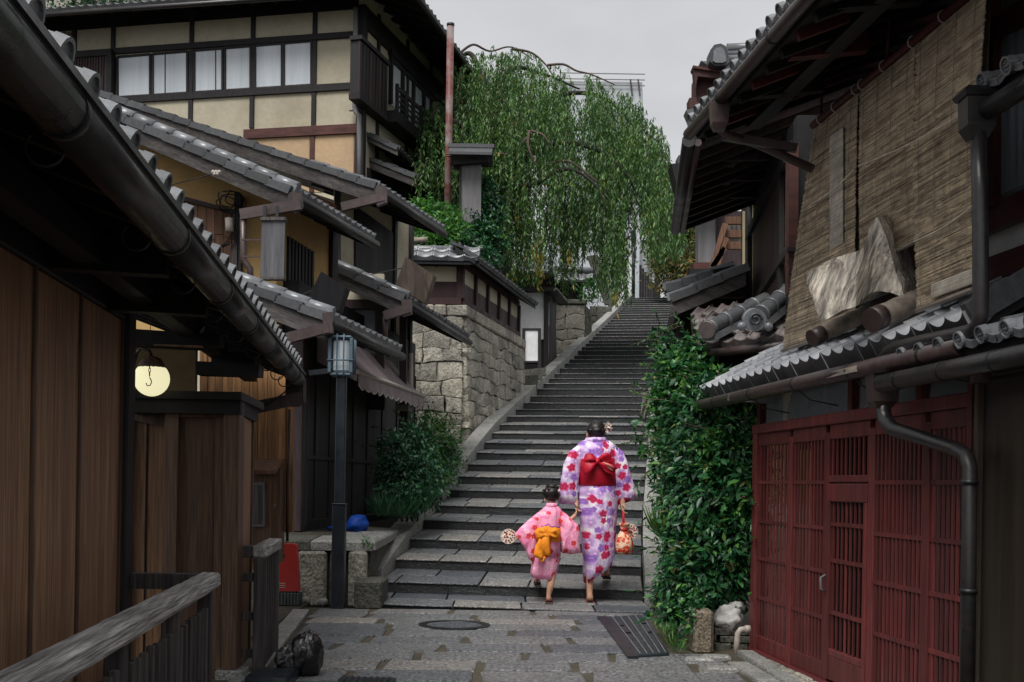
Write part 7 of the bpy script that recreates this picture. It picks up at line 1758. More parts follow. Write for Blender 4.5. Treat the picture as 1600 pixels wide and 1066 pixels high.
foliage(wt_, 'yellowing_leaves', gp, nrm(rv(n)*.5 + np.array([0, 0, -1])), rv(n) + np.array([0, -1, 0]), NR.uniform(.1, .17, n), .045, M['leaf_gold'])
# ------------------------------------------------------------------ shrubs behind the boundary wall
s1 = thing('garden_shrub', 'bright green rounded shrub beneath the roofed board and red pipe', 'shrub', at(670, 400, 20.6))
bush(s1, [(665, 345, 20.6, .36), (690, 372, 20.4, .34), (652, 368, 20.4, .28), (700, 350, 20.9, .3), (672, 385, 20.2, .3), (650, 385, 20, .2)], 3000, .085, .5, M['leaf_bright'], up=.3)
s2 = thing('garden_shrub', 'taller glossy dark green shrub at the foot of the weeping tree', 'shrub', at(755, 400, 21.5))
bush(s2, [(752, 300, 22, .28), (765, 335, 21.8, .3), (750, 370, 21.4, .32), (770, 385, 21.6, .3), (725, 390, 20.8, .3), (740, 345, 21.8, .35), (758, 410, 21.2, .3), (735, 408, 20.6, .2), (712, 385, 20.6, .24)], 2600, .09, .5, M['leaf_dark'])
bush(s2, [(752, 300, 22, .26), (765, 335, 21.8, .28), (750, 370, 21.4, .3), (770, 385, 21.6, .28)], 900, .085, .5, M['leaf_bright'], 'young_leaves')
for (x0, y0, z0, x1, y1, z1) in ((670, 420, 20.5, 668, 350, 20.6), (760, 430, 21.5, 755, 330, 21.8)):
    mb = MB(); mb.tube([at(x0, y0, z0), at(x1, y1, z1)], .03, 6); part('stem', mb, M['bark'], s1 if x0 < 700 else s2)
# ------------------------------------------------------------------ planting beside the shop
s3 = thing('dark_shrub', 'dark green glossy shrub growing against the boarded shop wall', 'shrub', at(615, 800, 13.4))
bush(s3, [(618, 705, 13.6, .22), (640, 690, 13.8, .2), (606, 738, 13.2, .17), (630, 740, 13.3, .24), (660, 745, 13.4, .26), (655, 700, 14, .24), (604, 772, 12.8, .12), (640, 780, 12.9, .2), (668, 775, 13.2, .15)], 3400, .062, .48, M['leaf_dark'])
for k in range(5):
    mb = MB(); mb.tube([at(620 + k*8, 815, 13.1), at(612 + k*11, 760, 13.2), at(605 + k*14, 705, 13.5)], .012, 5); part('stem', mb, M['bark'], s3)
s4 = thing('feathery_shrub', 'lighter green feathery shrub at the corner below the stone wall', 'shrub', at(680, 760, 15))
bush(s4, [(672, 675, 15, .24), (690, 690, 15.2, .26), (655, 690, 14.8, .2), (690, 722, 15.2, .26), (668, 720, 14.8, .24), (680, 745, 14.8, .2), (700, 708, 15.4, .16)], 4200, .06, .3, M['leaf_bright'])
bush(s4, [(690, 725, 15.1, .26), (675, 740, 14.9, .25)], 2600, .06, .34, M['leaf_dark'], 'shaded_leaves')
n = 60; P = np.array([at(R.uniform(672, 712), R.uniform(646, 668) + 0, 15.1) for _ in range(n)])
foliage(s4, 'pale_seed_heads', P, nrm(rv(n)*.5 + np.array([.6, 0, -.2])), rv(n), .05, .02, M['leaf_autumn'])
mb = MB(); mb.tube([at(690, 790, 14.8), at(686, 740, 14.9), at(680, 690, 15)], .014, 5); part('stem', mb, M['bark'], s4)
def tuft(label, blobs, L, m, n, spread=1.0, cat='grass', name='grass_tuft'):
    P, D, N = [], [], []
    for (px, py, y, r) in blobs:
        c = at(px, py, y)
        for _ in range(n):
            a = R.uniform(0, 2*PI); rr = r*math.sqrt(R.random()); P.append(c + Vector((rr*math.cos(a), rr*math.sin(a), R.uniform(0, .04)))); t = R.uniform(.3, 1.3)*spread
            D.append((math.cos(a)*t, math.sin(a)*t, 1)); N.append((math.cos(a), math.sin(a), -t))
    P, D, N = map(np.array, (P, D, N)); l = L*NR.uniform(.5, 1.2, len(P))
    me = leaf_mesh(name, P, D, N, l, l*.07, m); o = link(name, me); return tag(o, label, cat, None, 'stuff')
tuft('arching dark grass tuft at the edge of the stone platform', [(600, 808, 12.5, .1), (622, 810, 12.6, .12), (645, 805, 12.8, .1), (660, 795, 13, .07)], .26, M['leaf_dark'], 130)
tuft('bright grass tuft springing beside the right kerb of the stairs', [(1026, 838, 9.6, .03), (1032, 842, 9.5, .03)], .26, M['grass'], 45, .8)
tuft('small green weeds between the drain cover and the bed wall', [(1050, 1010, 7.9, .05), (1040, 995, 8.1, .04), (1060, 1022, 7.7, .04)], .09, M['grass'], 40)
w1 = thing('small_weed', 'small pale leaved weed growing from the face of the stone platform', 'weed', at(572, 848, 10.8))
bush(w1, [(572, 843, 10.72, .035), (577, 852, 10.72, .02)], 6000, .04, .4, M['leaf_bright'])
# ------------------------------------------------------------------ the big evergreen mass by the gate
lb = thing('laurel_bush', 'big glossy dark green bush filling the corner between the stairs and the red gate', 'bush', at(1100, 1000, 8.5))
big_b = [(1108, 705, 8.7, .32), (1080, 760, 8.8, .26), (1130, 770, 8.5, .34), (1155, 700, 8.4, .22), (1097, 840, 8.6, .3), (1130, 868, 8.4, .32), (1162, 820, 8.25, .16), (1084, 915, 8.45, .24), (1116, 905, 8.4, .2), (1064, 700, 9.0, .16), (1168, 745, 8.2, .1), (1150, 650, 8.5, .2), (1058, 862, 8.7, .13), (1066, 960, 8.35, .12), (1164, 868, 8.3, .12), (1110, 650, 8.8, .25), (1182, 770, 8.1, .05)]
_, P, O = bush(lb, big_b, 3600, .075, .42, M['leaf_ivy'])
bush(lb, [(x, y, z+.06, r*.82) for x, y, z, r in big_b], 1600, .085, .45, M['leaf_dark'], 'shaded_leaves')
bush(lb, [(1120, 700, 8.4, .1), (1112, 735, 8.4, .09), (1096, 700, 8.45, .08), (1130, 690, 8.35, .05)], 3000, .075, .42, M['leaf_bright'], 'young_leaves', up=.6)
# the leaves that can be picked out singly
def one_leaf(L, w, c):
    mb = MB(); n = 5; vs = []
    for i in range(n):
        t = i/(n-1); hw = w*math.sin(PI*min(.98, .04 + t*.95))**.75*.5; z = -c*t*t
        vs += [(L*t, -hw, z + hw*.3), (L*t, 0, z), (L*t, hw, z + hw*.3)]
    mb.add(vs, [(3*i, 3*i+1, 3*i+4, 3*i+3) for i in range(n-1)] + [(3*i+1, 3*i+2, 3*i+5, 3*i+4) for i in range(n-1)], True); return mb
mlf = []
for nm, cols in (('a', (.014, .075, .03)), ('b', (.03, .12, .045)), ('c', (.07, .19, .055))):
    mm = mat('glossy_leaf_' + nm, cols, sc_(cols, .75), scale=6, rough=.28, rrange=.06, bump=0, rand=.25, spec=.5); mlf.append(one_leaf(.092, .035, .022).mesh('leaf', mm))
dcam = P - np.array([0, 0, EYE]); facing = (O*-nrm(dcam)).sum(1); idx = np.where(facing > .35)[0]; NR.shuffle(idx)
for i in idx[:230]:
    o = Vector(O[i]); x = (o*.5 + Vector(NR.normal(size=3))*.6 + Vector((0, -.2, -.3))).normalized(); z = (o*.5 + Vector((0, -.3, .9)) + Vector(NR.normal(size=3))*.3); y = z.cross(x).normalized(); z = x.cross(y); k = R.uniform(.7, 1.15)
    piece('leaf', mlf[R.choice((0, 0, 1, 1, 2))], axes(Vector(P[i]) + o*.02, x*k, y*k, z*k), lb)
for k in range(7):
    mb = MB(); x = 1050 + k*17; mb.tube([at(x, 1000 - k*3, 8.6), at(x + R.uniform(-12, 12), 900, 8.65), at(x + R.uniform(-20, 20), 760, 8.75)], [.018, .014, .007], 5); part('stem', mb, M['bark'], lb)
vn = thing('climbing_vine', 'lighter climbing vine with heart shaped leaves spilling over the right kerb and porch', 'vine', at(1050, 660, 9.4))
vb = [(1056, 578, 9.35, .16), (1044, 612, 9.5, .13), (1074, 600, 9.2, .2), (1096, 560, 9.3, .12), (1046, 655, 9.45, .14), (1062, 642, 9.25, .24), (1042, 548, 9.7, .1), (1108, 612, 9.0, .15), (1032, 700, 9.5, .07), (1022, 722, 9.6, .04), (1083, 535, 9.5, .07), (1030, 525, 10, .05), (1036, 745, 9.3, .06), (1125, 590, 9.0, .06), (1090, 640, 8.95, .2), (1044, 582, 9.55, .1), (1040, 780, 9.2, .08), (1000, 690, 9.9, .03), (1008, 706, 9.9, .04)]
bush(vn, vb, 3600, .058, .75, M['leaf_ivy']); bush(vn, vb, 1300, .055, .75, M['leaf_bright'], 'young_leaves')
bush(vn, [(1040, 600, 9.55, .1), (1044, 630, 9.45, .1)], 700, .055, .7, M['leaf_autumn'], 'turning_leaves')
for k in range(6): mb = MB(); mb.tube([at(1040 + k*10, 700, 9.4), at(1034 + k*12, 630, 9.4), at(1036 + k*11, 560, 9.5)], .007, 4); part('vine_stem', mb, M['bark'], vn)
gi = thing('trailing_ivy', 'trailing ivy over the bed wall and the stone stub at the foot of the bush', 'ivy', at(1060, 960, 8.3))
bush(gi, [(1040, 935, 8.6, .1), (1042, 905, 8.7, .08), (1060, 950, 8.35, .12), (1090, 935, 8.15, .1), (1082, 955, 8.0, .06), (1042, 962, 8.4, .06), (1072, 975, 8.0, .05), (1066, 1000, 7.9, .03), (1045, 985, 8.2, .03), (1016, 955, 8.9, .03)], 3800, .048, .75, M['leaf_ivy'])
bush(gi, [(1046, 920, 8.5, .08), (1060, 955, 8.3, .1), (1018, 953, 8.85, .03)], 1300, .045, .75, M['leaf_bright'], 'young_leaves')
# shoots reaching out of the bushes, with their own leaves
def shoots(parent, blobs, n, ln, L, m, up=.5):
    P, D, N = [], [], []; st = MB()
    for _ in range(n):
        px, py, y, r = R.choice(blobs); c = at(px, py, y)
        d = Vector((R.gauss(0, 1), R.gauss(-.5, .7), R.gauss(.3, .8))).normalized(); p = c + d*r*.75; q = p; k = int(ln*R.uniform(.5, 1.3)/(L*.42)); pts = [p]
        for i in range(k):
            q = q + (d + Vector((0, 0, up*(.5 - i/max(1, k)))) + Vector((R.gauss(0, .25), R.gauss(0, .25), R.gauss(0, .2)))).normalized()*L*.42; pts.append(q)
            a = R.uniform(0, 2*PI); P.append(q); D.append((d.x + math.cos(a)*.9, d.y + math.sin(a)*.9, d.z + R.uniform(-.5, .4))); N.append((R.gauss(0, .4), R.gauss(-.2, .4), 1))
        st.tube(pts, .0035, 4, False)
    P, D, N = map(np.array, (P, D, N)); s = L*NR.uniform(.5, 1.2, len(P)); foliage(parent, 'shoot_leaves', P, D, N, s, s*.42, m); tag(part('shoots', st, M['twig'], parent), kind='stuff')
shoots(lb, big_b, 60, .3, .075, M['leaf_ivy']); shoots(lb, big_b, 22, .22, .07, M['leaf_bright'])
shoots(vn, vb, 40, .24, .055, M['leaf_ivy']); shoots(vn, vb, 16, .2, .05, M['leaf_bright'])
shoots(s3, [(618, 705, 13.6, .22), (640, 690, 13.8, .2), (655, 700, 14, .22), (606, 738, 13.2, .16)], 26, .3, .06, M['leaf_dark'])
shoots(s4, [(672, 675, 15, .22), (690, 690, 15.2, .24), (655, 690, 14.8, .18)], 30, .34, .06, M['leaf_bright'])
# ------------------------------------------------------------------ far plants
at_ = thing('autumn_tree', 'small tree turning yellow and rust beyond the porch roof near the last steps', 'tree', at(1060, 450, 44))
bush(at_, [(1060, 395, 44, .9), (1040, 380, 45, .7), (1075, 420, 43, .7), (1045, 430, 44, .7), (1060, 440, 44, .6), (1080, 380, 44, .8), (1035, 410, 45, .5)], 700, .17, .4, M['leaf_autumn'])
bush(at_, [(1050, 370, 44, .8), (1075, 395, 44, .7), (1038, 395, 44, .6), (1085, 355, 44, .6)], 650, .18, .4, M['leaf_weep'], 'green_leaves')
for pts in ([(1052, 470, 44), (1055, 420, 44), (1045, 385, 44)], [(1055, 430, 44), (1075, 385, 44), (1088, 370, 44)], [(1090, 405, 43), (1065, 385, 43), (1048, 376, 43)]):
    mb = MB(); mb.tube([at(*p) for p in pts], [.16, .12, .05], 7); part('trunk', mb, M['bark'], at_)
fn = thing('fern', 'small bright fern on top of the grey stone wall behind the gate shed', 'fern', at(880, 470, 25.6))
bush(fn, [(921, 458, 25.6, .22), (924, 445, 25.8, .15), (917, 468, 25.5, .12)], 1200, .12, .3, M['leaf_bright'], up=.8)
bs_ = thing('bank_creeper', 'green creeper hanging down the rock bank at the top left', 'creeper', at(150, 10, 32))
bush(bs_, [(160, 5, 31.5, .6), (195, 5, 31.5, .5), (60, 15, 31.5, .4), (130, 14, 31.5, .3), (100, 8, 31.5, .3)], 260, .16, .5, M['leaf_dark'])
# fallen leaves on the steps and street
n = 60; P, D, N = [], [], []
for _ in range(n):
    k = R.randrange(3, 26); a, b, m = STEP[k]; p = a.lerp(b, R.random()) + Vector((m, 1, 0))*R.uniform(.05, .25) + Vector((0,0,.03)); P.append(p); D.append((R.uniform(-1, 1), R.uniform(-1, 1), .05)); N.append((0, 0, 1))
tag(link('fallen_leaves', leaf_mesh('fallen_leaves', np.array(P), np.array(D), np.array(N), .07, .03, M['leaf_gold'])), 'scattered yellow leaves fallen on the steps', 'leaves', None, 'stuff')
# ================================================================== THE TWO PEOPLE
def skin_body(name, verts, edges, radii, m, parent, extra=None):
    """one continuous figure grown over a skeleton"""
    me = bpy.data.meshes.new(name); me.from_pydata([tuple(v) for v in verts], edges, []); me.update()
    o = bpy.data.objects.new(name, me); C.objects.link(o)
    sk = o.modifiers.new('skin', 'SKIN'); sk.use_smooth_shade = True
    for i, r in enumerate(radii): me.skin_vertices[0].data[i].radius = (r if isinstance(r, tuple) else (r, r)); me.skin_vertices[0].data[i].use_root = (i == 0)
    ss = o.modifiers.new('sub', 'SUBSURF'); ss.levels = ss.render_levels = 1
    bpy.context.view_layer.update(); dg = bpy.context.evaluated_depsgraph_get()
    m2 = bpy.data.meshes.new_from_object(o.evaluated_get(dg)); o.modifiers.clear(); o.data = m2
    m2.materials.clear(); m2.materials.append(m); m2.polygons.foreach_set('use_smooth', [True]*len(m2.polygons)); bpy.data.meshes.remove(me)
    o.parent = parent; o.matrix_parent_inverse = Matrix.Translation(-Vector(parent.location)); return o
class Sk:
    def __init__(s): s.v = []; s.e = []; s.r = []
    def add(s, p, r, to=None):
        s.v.append(Vector(p)); s.r.append(r); i = len(s.v)-1
        if to is not None: s.e.append((to, i))
        return i
    def chain(s, pts, to):
        for p, r in pts: to = s.add(p, r, to)
        return to
    def hand(s, wrist, d, side, k, curl=.5):
        """palm, four unequal bent fingers and a thumb leaving the side of the palm"""
        d = Vector(d).normalized(); side = Vector(side).normalized(); nrm_ = d.cross(side)
        w = s.v[wrist]; palm = s.add(w + d*.045*k, .021*k, wrist)
        for j, (o, L) in enumerate(((-.026, .06), (-.009, .068), (.009, .064), (.025, .05))):
            b = w + d*.085*k + side*o*k; i = s.add(b, .0088*k, palm)
            i = s.add(b + (d*(1-curl*.5) + nrm_*curl*.8).normalized()*L*.55*k, .0075*k, i); s.add(s.v[i] + (d*(1-curl*1.3) + nrm_*curl*1.4).normalized()*L*.5*k, .006*k, i)
        t = s.add(w + d*.03*k - side*.03*k, .010*k, palm); t = s.add(s.v[t] + (d*.8 - side*.6 + nrm_*.4).normalized()*.03*k, .0085*k, t); s.add(s.v[t] + (d + nrm_*.6).normalized()*.024*k, .007*k, t)
def mk(D0):
    k = D0/F
    P = lambda px, py, dy=0.0: (lambda q: Vector((q.x, q.y + dy, q.z)))(at(px, py, D0))
    def ring(cx, hw, y, dp, dy=0.0, tilt=0.0, n=40, fold=0.0, seed=0, sq=1.0):
        out = []
        for i in range(n):
            a = 2*PI*i/n; ca, sa = math.cos(a), math.sin(a)
            if sq != 1: ca = math.copysign(abs(ca)**sq, ca); sa = math.copysign(abs(sa)**sq, sa)
            f = 1 + fold*mnoise.noise(Vector((ca*2.2, sa*2.2, y*.045 + seed))) + fold*.5*mnoise.noise(Vector((ca*5, sa*5, y*.02 + seed)))
            q = P(cx + hw*ca*f, y + tilt*ca); out.append(Vector((q.x, q.y + dy + dp*sa*f, q.z)))
        return out
    def pillow(name, poly, dy, th, m, par, fold=.012):
        n = len(poly); cx = sum(p[0] for p in poly)/n; cy = sum(p[1] for p in poly)/n
        pp = []                                   # more points along the outline
        for i in range(n):
            a, b = poly[i], poly[(i+1) % n]
            for t in (0, .34, .67): pp.append((a[0] + (b[0]-a[0])*t, a[1] + (b[1]-a[1])*t))
        N = len(pp); rings = []
        for f, o in ((.0, .5), (.35, .5), (.7, .46), (.93, .3), (1, 0), (.93, -.3), (.7, -.46), (.35, -.5), (.0, -.5)):
            r = []
            for q in pp:
                x, y = cx + (q[0]-cx)*max(f, .02), cy + (q[1]-cy)*max(f, .02); w = mnoise.noise(Vector((x*.16, y*.07, dy*9)))*fold*min(1, f*1.5)
                r.append(P(x, y, dy - o*th + w))
            rings.append(r)
        mb = MB(); mb.loft(rings, False, False); return part(name, mb, m, par)
    return k, P, ring, pillow
# ------------------------------------------------------------------ the woman
D0 = 10.85; k, P, ring, pillow = mk(D0)
wm = thing('person', 'woman seen from behind in a white and purple flowered robe with a red sash', 'person', P(925, 944))
s = Sk(); tz = lambda px, py, dy=0: P(px, py, dy)
pel = s.add(P(935, 790), .11); 
ch = s.chain([(P(934, 755), .1), (P(933, 722), .105), (P(932, 703), .1)], pel)
nk = s.chain([(P(931, 690, -.005), .045), (P(930.5, 683, .01), .042)], ch); hd = s.add(P(930, 674, .03), .062, nk); s.add(P(930, 667, .03), .06, hd)
s.add(P(929.5, 678, .105), .02, hd)
f1 = s.chain([(P(926, 800), .085), (P(923, 860, .02), .055), (P(922, 900, .0), .041), (P(921, 928, .0), .03)], pel); s.chain([(P(922, 935, -.02), .034), (P(922, 936.5, .07), .032), (P(921.5, 936, .16), .028)], f1)
f2 = s.chain([(P(945, 800, .05), .085), (P(950, 850, .25), .055), (P(953, 882, .42), .043), (P(954.5, 899, .5), .03)], pel); s.chain([(P(954.5, 904, .49), .033), (P(954, 901, .6), .032), (P(953.5, 900, .7), .028)], f2)
l = s.chain([(P(905, 703), .06), (P(891, 742, .03), .042), (P(899, 782, -.02), .027)], ch); s.hand(l, P(903, 800, -.03) - P(899, 782, -.02), (.3, 1, 0), .95, .6)
r = s.chain([(P(959, 703), .06), (P(974, 742, .03), .042), (P(972, 784, -.04), .027)], ch); s.hand(r, P(971, 800, -.05) - P(972, 784, -.04), (-.2, 1, 0), .95, .75)
skin_body('body', s.v, s.e, s.r, M['skin'], wm)
mb = MB(); mb.loft([ring(*a) for a in ((936, 21.5, 898, .28, .2, -15, 40, .09, 1, .6), (936.5, 22.5, 888, .27, .18, -11, 40, .12, 1, .6), (937, 24, 868, .23, .12, -5, 40, .12, 1, .7), (936, 27, 842, .19, .06, -2, 40, .09, 1, .85), (935.5, 29.5, 812, .175, .02, 0, 40, .05, 1), (935.5, 30.5, 788, .172, .0, 0, 40, .035, 1), (935, 29.5, 770, .16, .0, 0, 40, .03, 1), (934.5, 28, 757, .148, .0, 0, 40, .02, 1))], True, True); part('kimono_skirt', mb, M['kimono'], wm)
mb = MB(); mb.loft([ring(*a) for a in ((934.5, 28.5, 760, .15, .0, 0, 40, .02, 2), (934, 28, 740, .145, 0, 0, 40, .02, 2), (933, 29, 720, .145, 0, 0, 40, .04, 2), (932, 31.5, 706, .14, 0, 0, 40, .05, 2), (931.5, 32, 698, .125, 0, 0, 40, .04, 2), (931, 25, 691, .1, 0, 0, 40, .02, 2), (930.8, 17, 687.5, .08, 0, 0, 40, .02, 2))], True, True); part('kimono_bodice', mb, M['kimono'], wm)
mb = MB(); mb.loft([ring(930.8, 13.5, 684.5, .075, -.012, 0), ring(930.8, 15.5, 684, .088, -.016, 0), ring(930.8, 18.5, 690, .098, -.006, 0), ring(930.8, 17, 692, .09, -.004, 0)], False, False); part('collar', mb, M['kimono'], wm)
for nm, rr in (('left', ((912, 7, 698, .06, 0, 4), (901, 11.5, 707, .08, 0, 1), (894.5, 13.5, 725, .085, 0, 0), (891, 14.5, 750, .075, 0, 0), (888.5, 15, 772, .062, 0, 0), (887.5, 15, 788, .055, 0, 1))),
               ('right', ((951, 7, 698, .06, 0, -4), (962, 11.5, 707, .08, 0, -1), (968.5, 13.5, 725, .085, 0, 0), (973, 15.5, 750, .075, 0, -1), (977.5, 17.5, 772, .062, 0, -3), (978.5, 18, 785, .055, 0, -6)))):
    mb = MB(); mb.loft([ring(*a, n=32, fold=.13, sq=.8, seed=4 if nm == 'left' else 8) for a in rr], True, True); part('sleeve', mb, M['kimono'], wm)
mb = MB(); mb.loft([ring(934.5, 28.5, 759, .152, 0), ring(934.4, 29.8, 757.5, .162, 0, 0, 40, .015, 3), ring(934, 29.3, 738, .16, 0, 0, 40, .02, 3), ring(933.5, 29.8, 718, .16, 0, 0, 40, .015, 3), ring(933.5, 28.5, 716, .15, 0)], True, True); part('sash', mb, M['obi_red'], wm)
def petal(name, a, b, w, th, dy, m, bend=0.0):
    A, B = P(*a, dy), P(*b, dy); d = (B-A); u = d.normalized(); sd = Vector((u.z, 0, -u.x)); rings = []
    for t, q in ((0, .3), (.18, .62), (.45, .95), (.75, 1.05), (.93, .95), (1, .9)):
        c = A + d*t + Vector((0, -.03*math.sin(PI*t), bend*math.sin(PI*t))); rings.append([c + sd*(w*k*q*math.cos(x)) + Vector((0, 1, 0))*(th*math.sin(x)*(.6 + .7*t) + .012*math.cos(2*x + t*3)) for x in [2*PI*i/20 for i in range(20)]])
    mb = MB(); mb.loft(rings); return part(name, mb, m, wm)
bw_ = -.175
petal('bow_loop', (931, 722), (911, 716), 6.5, .022, bw_, M['obi_red'], .02); petal('bow_loop', (931, 721), (953, 717), 7, .022, bw_, M['obi_red'], .02)
petal('bow_tail', (929, 724), (908, 736), 8.5, .02, bw_ - .01, M['obi_red']); petal('bow_tail', (934, 724), (958, 737), 7, .02, bw_ - .01, M['obi_red'])
M['obi_pink'] = mat('pink_lining', (.75, .28, .25), (.66, .22, .2), scale=10, rough=.6, bump=0, rand=0)
petal('bow_lining', (939, 723), (956, 734), 3, .014, bw_ - .028, M['obi_pink'])
mb = MB(); mb.ball(P(931, 722, bw_-.015), .028, 12, 8, (1.1, .8, 1)); part('bow_knot', mb, M['obi_red'], wm)
mb = MB(); mb.tube([P(918, 755, -.16), P(935, 752, -.166), P(951, 754, -.158)], .0, 3, False) if False else None
mb = MB()
hc = P(932, 671.5, .02)
def hairf(d): return 1 + .07*mnoise.noise(d*4 + Vector((3, 1, 2))) + .04*abs(mnoise.noise(d*9))
mb.ball(hc, .087, 26, 18, (1.0, 1.05, .97), hairf); hr_ = part('hair', mb, M['hair'], wm)
for i in range(7):
    a = PI*(.15 + i*.115); q = hc + Vector((.062*math.cos(a), -.055, .045*math.sin(a) - .03)); mb = MB(); mb.ball(q, .022, 10, 7, (1.2, 1, .9)); part('hair_braid', mb, M['hair'], wm)
for i in range(30):
    a = R.uniform(0, PI); e = R.uniform(-.2, 1.2); q = hc + Vector((math.cos(a)*math.cos(e), -math.sin(a)*math.cos(e), math.sin(e)))*.082; mb = MB(); mb.tube([q + Vector((R.uniform(-.03, .03), R.uniform(-.008, .004), R.uniform(-.016, .016)))*f for f in (-.9, -.3, .3, .9)], [.003, .007, .007, .003], 6); part('hair_lock', mb, M['hair'], wm)
mb = MB(); mb.ball(hc + Vector((0, -.085, -.012)), .036, 14, 9, (1.3, .7, .9), hairf); part('hair_bun', mb, M['hair'], wm)
for sx in (-1, 1): mb = MB(); mb.ball(P(930 + sx*12.2, 680, .02), .02, 10, 8, (.45, .9, 1.3)); part('ear', mb, M['skin'], wm)
for sx in (-1, 1): mb = MB(); mb.ball(P(930 + sx*4.5, 676, .085), .009, 8, 6); part('eye', mb, M['hair'], wm)
mb = MB(); mb.ball(P(926, 682, .06), .045, 14, 10, (.9, 1, 1.2)); part('cheek', mb, M['skin'], wm)
n = 50; pp = np.array([P(947.5, 668.5, .0)]*n) + NR.normal(0, .01, (n, 3))
o = link('hair_flower', leaf_mesh('hair_flower', pp, rv(n) + np.array([.5, 0, .1]), rv(n), .055, .035, mat('pale_flower', (.62, .52, .45), (.5, .4, .36), rough=.8, bump=0, rand=0)), wm)
def sandal(par, cx, y, dy, L, w, m=None):
    mb = MB(); c = P(cx, y, dy); mb.wbox(c.x - w/2, c.x + w/2, c.y - .05, c.y - .05 + L, c.z - .02, c.z + .002, .012); sd = part('sandal', mb, M['straw'], par)
    mb = MB(); mb.tube([c + Vector((-w*.45, .06, .0)), c + Vector((-w*.2, L*.45, .04)), c + Vector((0, L*.62, .02)), c + Vector((w*.2, L*.45, .04)), c + Vector((w*.45, .06, .0))], .006, 6); part('strap', mb, M['obi_red'], sd)
sandal(wm, 922, 941, -.03, .25, .085); sandal(wm, 954.5, 908, .48, .25, .085)
# bag and fan in her right hand
bg_ = thing('drawstring_bag', 'red and cream patterned drawstring bag hanging from the woman right hand', 'bag', P(975, 866, -.08))
mb = MB(); mb.loft([ring(*a, n=24, fold=.07, seed=6) for a in ((974.5, 10, 865, .06, -.08), (974.5, 14, 860, .085, -.08), (974.5, 14, 848, .085, -.08), (974, 11, 838, .07, -.08), (973.5, 5.5, 829, .035, -.08), (973.5, 4.5, 826, .03, -.08), (973.5, 8, 820, .05, -.08), (973.5, 8.6, 817, .055, -.08))]); part('pouch', mb, M['bagcloth'], bg_)
for dx in (-1.2, 1.2): mb = MB(); mb.tube([P(972.5 + dx*.3, 798, -.07), P(973 + dx*.8, 812, -.08), P(973.5 + dx, 827, -.09)], .006, 6); part('cord', mb, M['obi_red'], bg_)
mb = MB(); mb.tube([P(968, 826.5, -.115), P(973.5, 827.5, -.122), P(979, 826.5, -.115)], .007, 6); part('tie', mb, M['obi_red'], bg_)
def fan(lb, cx, cy, r, dy, D, hx, hy, rot):
    kk, PP, _, _ = mk(D); f = thing('hand_fan', lb, 'fan', PP(cx, cy, dy)); N = 28
    mb = MB(); nr = Vector((rot, -1, .1)).normalized(); c = PP(cx, cy, dy); u = Vector((1, rot, 0)).normalized(); v = nr.cross(u)
    rr = r*kk; mb.loft([[c + u*(q*math.cos(2*PI*i/N)) + v*(q*.97*math.sin(2*PI*i/N)) + nr*o for i in range(N)] for q, o in ((rr, -.003), (rr, .003))]); part('paper_disc', mb, M['fanpaper'], f)
    mb = MB(); mb.tube([c + u*(rr*math.cos(2*PI*i/N)) + v*(rr*.97*math.sin(2*PI*i/N)) for i in range(N+1)], .004, 6, False); part('rim', mb, M['reed_pale'], f)
    h = PP(hx, hy, dy); mb = MB(); mb.beam(c + (h-c).normalized()*rr*.4, h, .014, .008); part('handle', mb, M['reed_pale'], f)
fan('round patterned paper fan held with the bag at the woman right side', 984, 831, 13, -.02, D0, 973, 806, .25)
# ------------------------------------------------------------------ the child
D1 = 10.72; k, P, ring, pillow = mk(D1)
kd = thing('person', 'small child seen from behind in a pink flowered robe with an orange sash', 'person', P(857, 944))
s = Sk(); pel = s.add(P(855, 862), .075)
ch = s.chain([(P(857, 840), .07), (P(860, 815), .072), (P(861, 800), .062)], pel)
nk = s.chain([(P(862, 791), .03), (P(862, 786, .01), .03)], ch); hd = s.add(P(862, 778, .015), .052, nk); s.add(P(862, 771, .015), .05, hd); s.add(P(862, 781, .075), .014, hd)
f1 = s.chain([(P(860, 875), .06), (P(862, 903, -.005), .037), (P(860, 915, -.02), .036), (P(857, 930, -.01), .022)], pel); s.chain([(P(857, 936, -.02), .025), (P(858.5, 937, .04), .024), (P(860.5, 936.5, .1), .02)], f1)
f2 = s.chain([(P(848, 875, .06), .06), (P(842, 895, .2), .037), (P(841, 903, .34), .033), (P(841, 909, .42), .022)], pel); s.chain([(P(841, 913, .41), .024), (P(841, 911, .47), .022), (P(841, 910, .54), .02)], f2)
l = s.chain([(P(846, 803), .038), (P(830, 824, -.01), .028), (P(814, 839, -.03), .019)], ch); s.hand(l, P(803, 842, -.03) - P(814, 839, -.03), (0, 1, -.3), .72, .8)
r = s.chain([(P(876, 803), .038), (P(889, 815, .0), .028), (P(898, 806, -.0), .019)], ch); s.hand(r, P(903, 797, .08) - P(898, 806, -.0), (0, 1, .3), .7, .6)
skin_body('body', s.v, s.e, s.r, M['skin'], kd)
mb = MB(); mb.loft([ring(*a) for a in ((850, 18.5, 905, .2, .14, 2, 40, .14, 1, .6), (850.5, 20.5, 896, .19, .12, 1, 40, .15, 1, .65), (852, 21.5, 880, .16, .06, 0, 40, .1, 1, .8), (855, 20.5, 862, .12, .01, 0, 40, .06, 1), (857.5, 18.5, 846, .11, .0, 0, 40, .03, 1), (858, 18, 836, .105, .0, 0, 40, .02, 1))]); part('kimono_skirt', mb, M['pink'], kd)
